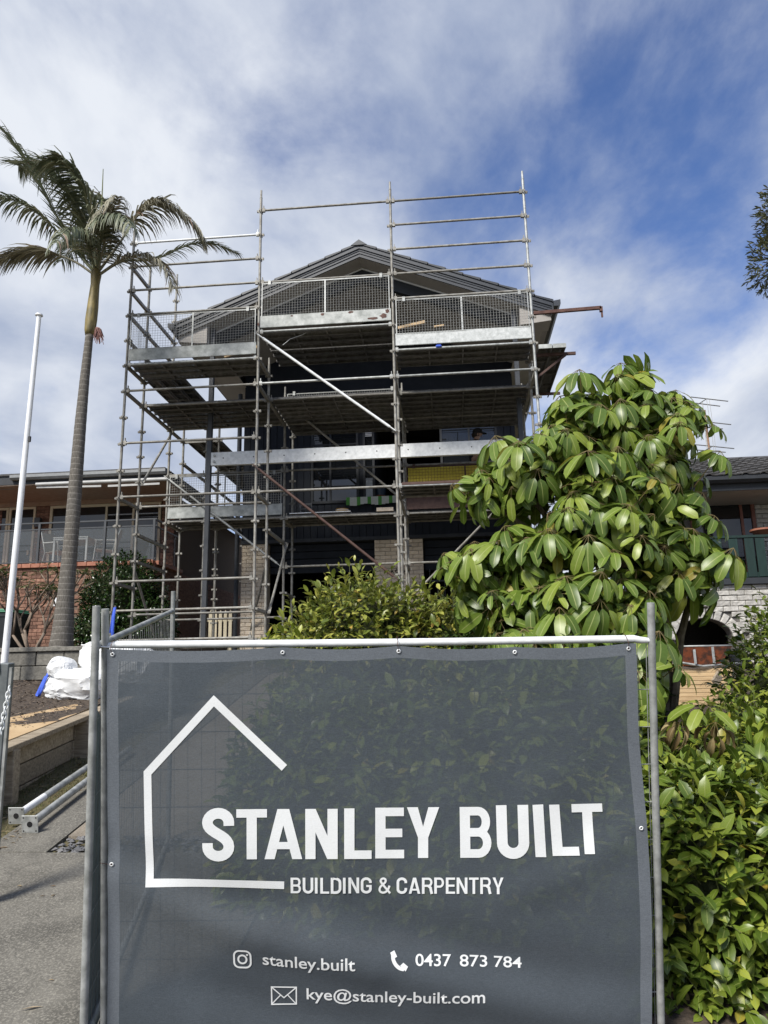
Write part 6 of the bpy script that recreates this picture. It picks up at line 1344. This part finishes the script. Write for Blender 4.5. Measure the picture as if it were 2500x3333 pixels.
# ------------------------------------------------------------------ small things on the left
fl = thing('flagpole', 'slim white flagpole with a round cap at the far left', 'flagpole', at(15, 2150, 9.5)); f0 = at(14, 2160, 9.5); f1 = at(127, 1030, 9.5); fo = fl.location.copy()
def KK(root, b, name, m, **k): o = b.build(name, m, root, **k); o.matrix_parent_inverse = Matrix.Translation(-root.location); return o
KK(fl, MB().tube([f0, f0.lerp(f1, .5), f1], [.045, .04, .032], 14), 'pole', MT['white'], smooth=True)
KK(fl, MB().lathe(f1, [(.032, 0), (.055, .012), (.05, .035), (.02, .05)], 14), 'cap', MT['white'], smooth=True)
KK(fl, MB().tube([f0 + V3((.04, -.05, .3)), f0.lerp(f1, .5) + V3((.05, -.04, 0)), f1 + V3((.04, -.03, -.02))], .003, 5), 'halyard', MT['wire'])
KK(fl, MB().box(f0.lerp(f1, .62) + V3((.06, -.03, 0)), (.03, .03, .08)), 'cleat', MT['blackplastic'])
bi = thing('wheelie_bin', 'black wheelie bin with a green lid at the left edge', 'bin', (at(18, 2000, 12.3).x, 12.3, at(18, 2000, 12.3).z - .92))
b = MB(); b.poly([(-.24, -.24, 0), (.24, -.24, 0), (.24, .24, 0), (-.24, .24, 0)])
for (z0, w0, z1, w1) in ((0, .24, .86, .30), (.86, .315, .92, .315)):
    for k in range(4): c = [(-1, -1), (1, -1), (1, 1), (-1, 1)]; p, q = c[k], c[(k+1) % 4]; b.quad((p[0]*w0, p[1]*w0, z0), (q[0]*w0, q[1]*w0, z0), (q[0]*w1, q[1]*w1, z1), (p[0]*w1, p[1]*w1, z1))
b.build('body', MT['blackplastic'], bi, bevel=.015)
l_ = MB(); l_.prism([(-.33, -.34, .925), (.33, -.34, .925), (.33, .33, .925), (-.33, .33, .925)], (0, 0, 1), .025); l_.prism([(-.27, -.28, .95), (.27, -.28, .95), (.27, .27, .95), (-.27, .27, .95)], (0, 0, 1), .045); l_.build('lid', MT['greenplastic'], bi, bevel=.015)
MB().tube([(-.25, .36, .9), (.25, .36, .9)], .016, 8).build('handle', MT['blackplastic'], bi)
for s in (-1, 1): MB().tube([(s*.24, .22, .1), (s*.29, .22, .1)], .1, 16).build('wheel', MT['blackplastic'], bi)

# crumpled white bulk bag with blue lifting straps
def crumple(c, r, seed, rot=0, amp=1.0, n=5, flat=-.75, box=.72):
    """sack cloth: boxy lump with long sharp folds running over it"""
    bm = bmesh.new(); bmesh.ops.create_icosphere(bm, subdivisions=n, radius=1); R = Matrix.Rotation(rot, 3, 'Y'); A = Matrix.Rotation(seed, 3, 'X') @ Matrix.Rotation(seed*.7, 3, 'Z'); sv = V3((seed*3.1, seed*1.7, seed*.9))
    for v in bm.verts:
        p = v.co.copy(); q = V3([math.copysign(abs(k)**box, k) for k in p]); q.z = max(q.z, flat + (q.z - flat)*.2)
        w_ = A @ p + V3((mnoise.noise(p*1.7 + sv), mnoise.noise(p*1.7 - sv), mnoise.noise(p*1.7 + sv*2)))*.30; f = 0.0
        for sc, am, st in ((1.7, .085, (1, .55, 1.25)), (3.6, .045, (1.3, .6, .9)), (7.5, .020, (.8, 1.3, .7))):
            d = mnoise.voronoi(V3((w_.x*st[0], w_.y*st[1], w_.z*st[2]))*sc + sv)[0]; f += am*(1 - min(1, (d[1] - d[0])*1.9))
        k = 1 + amp*(f - .06) + .13*mnoise.noise(p*1.1 + sv); v.co = c + R @ V3((q.x*r[0], q.y*r[1], q.z*r[2]))*k
    return bm
bb = at(230, 2290, 8.9); bag = thing('bulk_bag', 'crumpled white woven bulk bag with blue straps on the mulch bed', 'bag', bb)
bm = bmesh.new()
for a in ((at(275, 2232, 8.9), (.38, .36, .21), 1.0, .06), (at(400, 2160, 9.15), (.48, .34, .25), 4.0, .16), (at(205, 2178, 8.8), (.15, .17, .13), 8.0, .5), (at(228, 2292, 8.72), (.25, .15, .045), 12.0, -.05)):
    t2 = crumple(*a); me2 = bpy.data.meshes.new('tmp'); t2.to_mesh(me2); bm.from_mesh(me2); t2.free(); bpy.data.meshes.remove(me2)
me = bpy.data.meshes.new('sack'); bm.to_mesh(me); bm.free(); o = link('sack', me, MT['bag'], bag, smooth='all'); o.matrix_parent_inverse = Matrix.Translation(-bb); me.set_sharp_from_angle(angle=math.radians(25))
def ribbon(pts, w, wd):
    b = MB()
    for i, p in enumerate(pts):
        s = V3(wd[i]).normalized()*w/2; b.v += [tuple(p - s), tuple(p + s)]
    for i in range(len(pts)-1): a = 2*i; b.f.append((a, a+1, a+3, a+2))
    return b
def strap(px, Y, w=.035): 
    pts = [at(x, y, Y + d) for x, y, d in px]; o = ribbon(pts, w, [(1, .2, .25)]*len(pts)).build('strap', MT['strap'], bag, smooth='all'); o.matrix_parent_inverse = Matrix.Translation(-bb); s_ = o.modifiers.new('t', 'SOLIDIFY'); s_.thickness = .004
strap([(160, 2185, -.05), (146, 2215, -.1), (136, 2245, -.12), (126, 2268, -.12), (120, 2262, -.06), (134, 2232, -.04), (150, 2200, 0)], 8.75)
strap([(368, 2095, 0), (366, 2050, -.02), (370, 2005, -.02), (374, 1976, 0), (369, 2000, .04), (360, 2060, .05)], 9.0)
# galvanised pipes with square base plates
for lab, x, y, L_, dx in (('far', -3.50, 5.99, 1.9, -.02), ('near', -3.285, 5.82, 2.0, -.045)):
    z = gz(y) + .032 + .066; p = V3((x, y, z)); d = V3((dx, 1, .19)).normalized(); root = thing('base_plate_post', 'galvanised post with square base plate on the driveway, %s' % ('beside the grass, with paper label' if lab == 'far' else 'nearer the camera, no label'), 'steel post', p)
    KK(root, MB().tube([p, p + d*L_], .029, 14), 'pipe', MT['galv'], smooth=True)
    R = Matrix((V3((1, 0, 0)), d, V3((1, 0, 0)).cross(d))).transposed(); pl = KK(root, MB().box(p - d*.004, (.132, .008, .132), R), 'base_plate', MT['galv'], bevel=.002)
    KK(root, MB().tube([p - d*.0100, p - d*.0092], .022, 14), 'bore', MT['black'])
    for sx in (-1, 1):
        for sz in (-1, 1): q = p + R @ V3((sx*.05, 0, sz*.05)); KK(root, MB().tube([q - d*.0098, q - d*.0090], .006, 8), 'bolt_hole', MT['black'])
    if lab == 'far': KK(root, MB().tube([p + d*.03, p + d*.42], .0295, 14), 'paper_label', MT['white'], smooth=True)
# steel gate leaf corner at the left edge, with a chain
gp = thing('steel_gate', 'grey steel gate corner with a hanging chain at the left edge', 'gate', at(-30, 2900, 4.6))
c0 = at(22, 2158, 4.6); c1 = at(-38, 2900, 4.75)
KK(gp, MB().bar(c0, c1, .07, .07, (1, 0, 0)), 'stile', mat('grey_blue_steel', (.13, .145, .15), (.19, .205, .21), rough=.45, metal=.4, scale=10, bump=.1), bevel=.004)
KK(gp, MB().bar(c0 + V3((-.02, -.01, -.03)), at(-260, 2190, 4.6), .07, .06, (0, 0, 1)), 'top_rail', bpy.data.materials['grey_blue_steel'], bevel=.004)
KK(gp, MB().bar(c0.lerp(c1, .02) + V3((.04, -.02, 0)), c0.lerp(c1, .98) + V3((.04, -.02, 0)), .016, .03, (1, 0, 0)), 'flange', MT['galv'])
for k in range(9):
    p = at(30 - 3.4*k, 2245 + 17*k, 4.5); t_ = MB(); R = Matrix.Rotation(.35 if k % 2 else 1.8, 3, 'Z'); pts = [p + R @ V3((.013*math.cos(a), 0, .024*math.sin(a))) for a in [2*math.pi*i/12 for i in range(13)]]; KK(gp, t_.tube(pts, .0045, 6, False), 'chain_link', MT['galv_bright'], smooth='all')

# ------------------------------------------------------------------ right side yard
wy = 9.6
ts = thing('timber_stack', 'stack of fresh pine boards under the rusty wheelbarrow', 'timber stack', at(2260, 2230, wy) - V3((0, 0, .3)))
tz1 = at(2260, 2176, wy).z
for r_ in range(9):
    for c in range(3):
        x0 = at(2120, 2200, wy).x + RNG.uniform(-.05, .05); x1 = at(2372, 2200, wy).x + RNG.uniform(-.04, .03); z = tz1 - .024 - r_*.048
        KK(ts, MB().box(((x0+x1)/2, wy - .02 + c*.105 + RNG.uniform(-.008, .008), z), (x1 - x0, .098, .044)), 'board', MT['pine'], bevel=.002)
for k in range(2): KK(ts, MB().box((at(2180 + 130*k, 2200, wy).x, wy + .1, (tz1 - .45 + gz(wy))/2), (.08, .5, tz1 - .45 - gz(wy))), 'bearer', MT['wood'])
oc = MB(); a0, a1 = at(2325, 2226, wy - .35), at(2352, 2196, wy - .30); oc.bar(a0, a1 + V3((0, .1, 0)), .10, .03, (0, 1, .3)); tag(oc.build('timber_offcut', MT['wood']), 'short grey weathered board leaning on the end of the timber stack', 'timber')
wz = tz1 + .005; wc = at(2268, 2150, wy + .1); wbw = thing('wheelbarrow', 'rusty orange wheelbarrow tray turned on top of the timber stack', 'wheelbarrow', (wc.x, wc.y, wz))
MT['rusty_orange'] = mat('chipped_orange_paint', (.30, .085, .035), (.10, .045, .03), rough=.8, scale=11, bump=.3, lo=.45, hi=.60)
b = MB(); lo_ = [(-.20, -.17), (.22, -.15), (.22, .15), (-.20, .17)]; hi_ = [(-.34, -.29), (.36, -.25), (.36, .25), (-.34, .29)]
for k in range(4): p, q, r_, s = lo_[k], lo_[(k+1) % 4], hi_[(k+1) % 4], hi_[k]; b.quad((*p, .03), (*q, .03), (*r_, .26), (*s, .26))
b.poly([(*p, .03) for p in lo_]); o = b.build('tray', MT['rusty_orange'], wbw); s_ = o.modifiers.new('t', 'SOLIDIFY'); s_.thickness = .006
MB().tube([(*p, .262) for p in hi_ + hi_[:1]], .010, 8).build('rim', MT['galv'], wbw, smooth='all')
for s in (-1, 1): MB().tube([(.5, s*.10, .05), (0, s*.2, .02), (-.75, s*.28, .16)], .015, 8).build('handle', MT['galv'], wbw, smooth='all')
for x in (-.1, .12): MB().bar((x, -.262, .05), (x, -.262, .25), .03, .006, (0, 1, 0)).build('stay', MT['galv'], wbw)
MB().tube([(.52, -.04, .09), (.52, .04, .09)], .12, 18).build('wheel', MT['blackplastic'], wbw); MB().tube([(.52, -.11, .09), (.52, .11, .09)], .012, 8).build('axle', MT['galv'], wbw)

# ------------------------------------------------------------------ things on the platforms and the balcony
DZ = zk(11) + .082
b = MB(); x0, x1 = at(1127, 1568, HY - .1).x, at(1288, 1568, HY - .1).x; z1 = 5.63; tw_ = thing('towel', 'green and white striped towel hung over the sill', 'towel', ((x0+x1)/2, HY - .13, z1 - .2)); n = 14
MT['towelg'] = mat('green_towel', (.09, .30, .06), (.12, .36, .08), rough=.9, scale=60, bump=.3); MT['towelw'] = mat('white_towel', (.55, .58, .54), (.64, .66, .62), rough=.9, scale=60, bump=.3)
for k in range(n):
    xa, xb = x0 + (x1 - x0)*k/n, x0 + (x1 - x0)*(k+1)/n; yy = HY - .125; wv = lambda x: .012*math.sin(x*17); q = MB(); dr_ = .17 + .02*math.sin(k*.9)
    q.quad((xa, yy - wv(xa), z1 - dr_), (xb, yy - wv(xb), z1 - dr_), (xb, yy - wv(xb)*.4, z1 + .005), (xa, yy - wv(xa)*.4, z1 + .005)); q.quad((xa, yy, z1 + .005), (xb, yy, z1 + .005), (xb, yy + .12, z1 + .006), (xa, yy + .12, z1 + .006))
    KK(tw_, q, 'stripe', MT['towelg' if k % 3 == 0 else 'towelw'])
bc = thing('bucket', 'dark blue bucket on the sill above the striped towel', 'bucket', (at(1235, 1545, HY + .1).x, HY + .16, 5.63)); MB().lathe((0, 0, 0), [(.10, 0), (.14, .24), (.15, .245), (.15, .27), (.13, .27), (.10, .05)], 16).build('body', mat('dark_blue_plastic', (.02, .04, .07), (.03, .055, .09), rough=.4), bc, smooth=True); MB().tube([(.14*math.cos(a), .0, .26 + .10*math.sin(a)) for a in [math.pi*i/8 for i in range(9)]], .004, 5).build('handle', MT['galv'], bc)
MB().lathe((0, 0, .02), [(.113, 0), (.122, .06)], 16).build('red_band', MT['rusty_orange'], bc)
st = thing('saw_stand', 'small yellow tool stand on the sill left of the bucket', 'tool', (at(1192, 1545, HY + .1).x, HY + .12, 5.63))
MT['toolyellow'] = mat('yellow_tool_plastic', (.50, .27, .03), (.58, .33, .04), rough=.45)
for s in (-1, 1): MB().bar((s*.10, 0, 0), (s*.04, 0, .24), .03, .05, (0, 1, 0)).build('leg', MT['toolyellow'], st)
MB().box((0, 0, .25), (.16, .1, .04)).build('top', MT['toolyellow'], st, bevel=.006); MB().box((0, .02, .11), (.14, .03, .04)).build('brace', MT['blackplastic'], st)
x0, x1 = at(950, 1660, SY[2] + .25).x, at(1146, 1660, SY[2] + .25).x; zb_ = DZ + .03
tag(MB().box(((x0+x1)/2, SY[2] + .22, zb_ + .0), (x1 - x0, .42, .018)).build('white_board', MT['white'], bevel=.002), 'thin white board laid on the middle lower platform', 'board')
pl_ = thing('lid_stack', 'stack of yellow and white bucket lids on the white board', 'lids', (at(1115, 1650, SY[2] + .2).x, SY[2] + .18, zb_ + .01))
for k, m_ in enumerate((MT['cream'], MT['toolyellow'], MT['white'], MT['toolyellow'])): MB().lathe((0, 0, k*.018), [(.15 - .01*k, 0), (.155 - .01*k, .004), (.155 - .01*k, .014), (.14, .016)], 20).build('lid', m_, pl_, smooth=True)
fc = thing('folded_chair', 'grey folded chair leaning against the cladding on the lower platform', 'chair', (at(995, 1655, SY[3]).x, SY[3] + .1, DZ))
MT['greyplastic'] = mat('grey_plastic', (.14, .145, .15), (.18, .185, .19), rough=.5)
for s in (-1, 1): MB().bar((s*.12, 0, 0), (s*.12 - .05, .18, .46), .025, .025, (0, 1, 0)).build('leg', MT['greyplastic'], fc)
for k in range(4): f = .35 + .2*k; MB().bar((-.13 - .05*f, .18*f, .46*f), (.13 - .05*f, .18*f, .46*f), .03, .02).build('slat', MT['greyplastic'], fc)
MB().bar((-.17, .18, .46), (.08, .18, .46), .03, .03).build('top_rail', MT['greyplastic'], fc)
bs_ = MB(); 
for k in range(3): o = MB().box((at(1235 + 18*k, 1663, SY[2]).x, SY[2] + .12, DZ + .04), (.115, .24, .076)).build('loose_brick', MT['tanbrick'], bevel=.004); tag(o, 'loose brick in a row of three on the middle lower platform, %s' % ('left', 'middle', 'right')[k], 'brick', 'loose bricks on the platform')
gl = thing('globe_lamp', 'grey glossy globe lamp on a post behind the middle bush', 'lamp', (at(1092, 1928, 10.5).x, 10.5, gz(10.5))); gp_ = at(1092, 1930, 10.5)
bm = bmesh.new(); bmesh.ops.create_uvsphere(bm, u_segments=20, v_segments=14, radius=.105); me = bpy.data.meshes.new('globe'); bm.to_mesh(me); bm.free(); o = link('globe', me, mat('grey_globe', (.22, .23, .24), (.26, .27, .28), rough=.2), gl, smooth='all'); o.location = (0, 0, gp_.z - gz(10.5)); MB().tube([(0, 0, 0), (0, 0, gp_.z - gz(10.5) - .09)], .03, 10).build('post', MT['blackplastic'], gl); MB().lathe((0, 0, gp_.z - gz(10.5) - .13), [(.03, 0), (.06, .03), (.06, .05)], 12).build('collar', MT['blackplastic'], gl)
# house name plate on the brick pier
me = text_mesh('LA CASA', .105, .003); xs = [v.co.x for v in me.vertices]; nx_ = at(1266, 1862, HY - .03); hn = thing('house_name', 'small black metal lettering on the cream brick pier', 'sign', (nx_.x - .02, HY - .022, nx_.z - .02))
o = link('lettering', me, MT['black'], hn); o.rotation_euler = (math.pi/2, 0, 0); so = o.modifiers.new('t', 'SOLIDIFY'); so.thickness = .006
MB().box((.22, 0.004, -.018), (.5, .006, .008)).build('rail', MT['black'], hn); MB().box((.22, 0.004, .098), (.5, .006, .008)).build('rail', MT['black'], hn)

# ------------------------------------------------------------------ worker
def skin_body(name, joints, edges, root_i, m, parent, sub=2):
    me = bpy.data.meshes.new(name); me.from_pydata([j[0] for j in joints], edges, []); ob = bpy.data.objects.new(name, me); COL.objects.link(ob); sk = ob.modifiers.new('skin', 'SKIN'); sk.use_smooth_shade = True
    for i, j in enumerate(joints): sv = me.skin_vertices[0].data[i]; sv.radius = j[1] if isinstance(j[1], tuple) else (j[1], j[1]); sv.use_root = (i == root_i)
    su = ob.modifiers.new('sub', 'SUBSURF'); su.levels = su.render_levels = sub; dg = bpy.context.evaluated_depsgraph_get(); dg.update(); m2 = bpy.data.meshes.new_from_object(ob.evaluated_get(dg)); bpy.data.objects.remove(ob); m2.name = name; m2.materials.clear(); return link(name, m2, m, parent, smooth='all')
wk = at(1552, 1405, 14.72); person = thing('person', 'worker in a black cap and black t-shirt looking right behind the steel beam', 'person', (wk.x - .05, 14.72, DZ), 0)
J = [((0, 0, .95), (.13, .15)), ((.0, 0, 1.12), (.11, .13)), ((-.01, 0, 1.30), (.12, .15)), ((.0, 0, 1.45), (.09, .12)), ((.03, 0, 1.53), .055), ((.06, 0, 1.60), (.07, .066)), ((.075, 0, 1.67), (.093, .078)), ((.06, 0, 1.745), (.07, .065)), ((.165, 0, 1.645), .013), ((.10, 0, 1.575), (.05, .045))]
Ed = [(0, 1), (1, 2), (2, 3), (3, 4), (4, 5), (5, 6), (6, 7), (6, 8), (5, 9)]
def add(p, r_, par): J.append((p, r_)); Ed.append((par, len(J)-1)); return len(J)-1
hands = []
for s in (-1, 1):
    sh = add((0, s*.17, 1.43), .062, 3); el = add((.06 if s > 0 else .02, s*.25, 1.15), .042, sh); wr = add((.26 if s > 0 else -.06, s*.17, 1.02), .028, el); pa = add((.33 if s > 0 else -.08, s*.15, .98), (.040, .02), wr)
    bd = V3((.9, 0, -.35)) if s > 0 else V3((-.3, 0, -.9))
    for k in range(4):
        q = V3(J[pa][0]) + bd*.035 + V3((0, (k - 1.5)*.018, 0)); i1 = add(tuple(q), .0085, pa); i2 = add(tuple(q + bd*(.035 + .006*(k in (1, 2)))), .0080, i1); add(tuple(q + bd*.05 + V3((.0, 0, -.035))), .0068, i2)
    t1 = add(tuple(V3(J[wr][0]) + bd*.04 + V3((.01, -s*.035, .01))), .010, wr); add(tuple(V3(J[t1][0]) + bd*.035 + V3((0, -s*.012, 0))), .008, t1)
    hp = add((0, s*.095, .88), .095, 0); kn = add((.02, s*.11, .48), .058, hp); an_ = add((-.01, s*.12, .09), .038, kn); add((.14, s*.13, .035), (.035, .03), an_)
skin_body('body', J, Ed, 0, mat('skin', (.30, .18, .13), (.36, .22, .16), rough=.5), person)
JS = [((0, 0, .93), (.145, .165)), ((.0, 0, 1.12), (.13, .152)), ((-.01, 0, 1.30), (.14, .17)), ((.0, 0, 1.45), (.105, .135)), ((.02, 0, 1.51), .072)]; ES = [(0, 1), (1, 2), (2, 3), (3, 4)]
for s in (-1, 1): JS += [((0, s*.18, 1.43), .080), ((.03, s*.225, 1.25), .062)]; ES += [(3, len(JS)-2), (len(JS)-2, len(JS)-1)]
M_TEE = mat('black_cotton', (.010, .010, .012), (.018, .018, .02), rough=.9, scale=20, bump=.3); skin_body('t_shirt', JS, ES, 1, M_TEE, person)
JT = [((0, 0, .98), (.14, .16))]; ET = []
for s in (-1, 1): JT += [((0, s*.098, .86), .108), ((.02, s*.11, .48), .078), ((-.01, s*.12, .10), .065)]; k = len(JT); ET += [(0, k-3), (k-3, k-2), (k-2, k-1)]
skin_body('trousers', JT, ET, 0, mat('dark_work_trousers', (.02, .021, .025), (.03, .032, .038), rough=.9, scale=20), person)
cpm = MB().lathe((.065, 0, 1.66), [(.104, .0), (.106, .035), (.095, .085), (.06, .118), (.01, .128)], 16); cap_ = cpm.build('cap', M_TEE, person, smooth='all'); MB().prism([(.14, -.075, 1.675), (.24, -.045, 1.66), (.255, 0, 1.658), (.24, .045, 1.66), (.14, .075, 1.675)], (0, 0, 1), .008).build('cap_peak', M_TEE, person)
hr = MB().lathe((.03, 0, 1.585), [(.03, -.01), (.085, .02), (.098, .08)], 14); hr.build('hair', mat('dark_hair', (.02, .014, .01), (.035, .025, .018), rough=.8), person, smooth='all')
for s in (-1, 1): MB().lathe((.145, s*.032, 1.662), [(.002, -.008), (.011, 0), (.002, .008)], 8).build('eye', MT['black'], person); MB().box((.06, s*.082, 1.635), (.035, .016, .06)).build('ear', bpy.data.materials['skin'], person, bevel=.008)
MB().box((.150, 0, 1.60), (.02, .045, .010)).build('mouth', mat('lips', (.30, .13, .11), rough=.6), person, bevel=.004)
MB().box((-.115, 0, 1.40), (.004, .13, .025)).build('shirt_print', MT['white'], person)
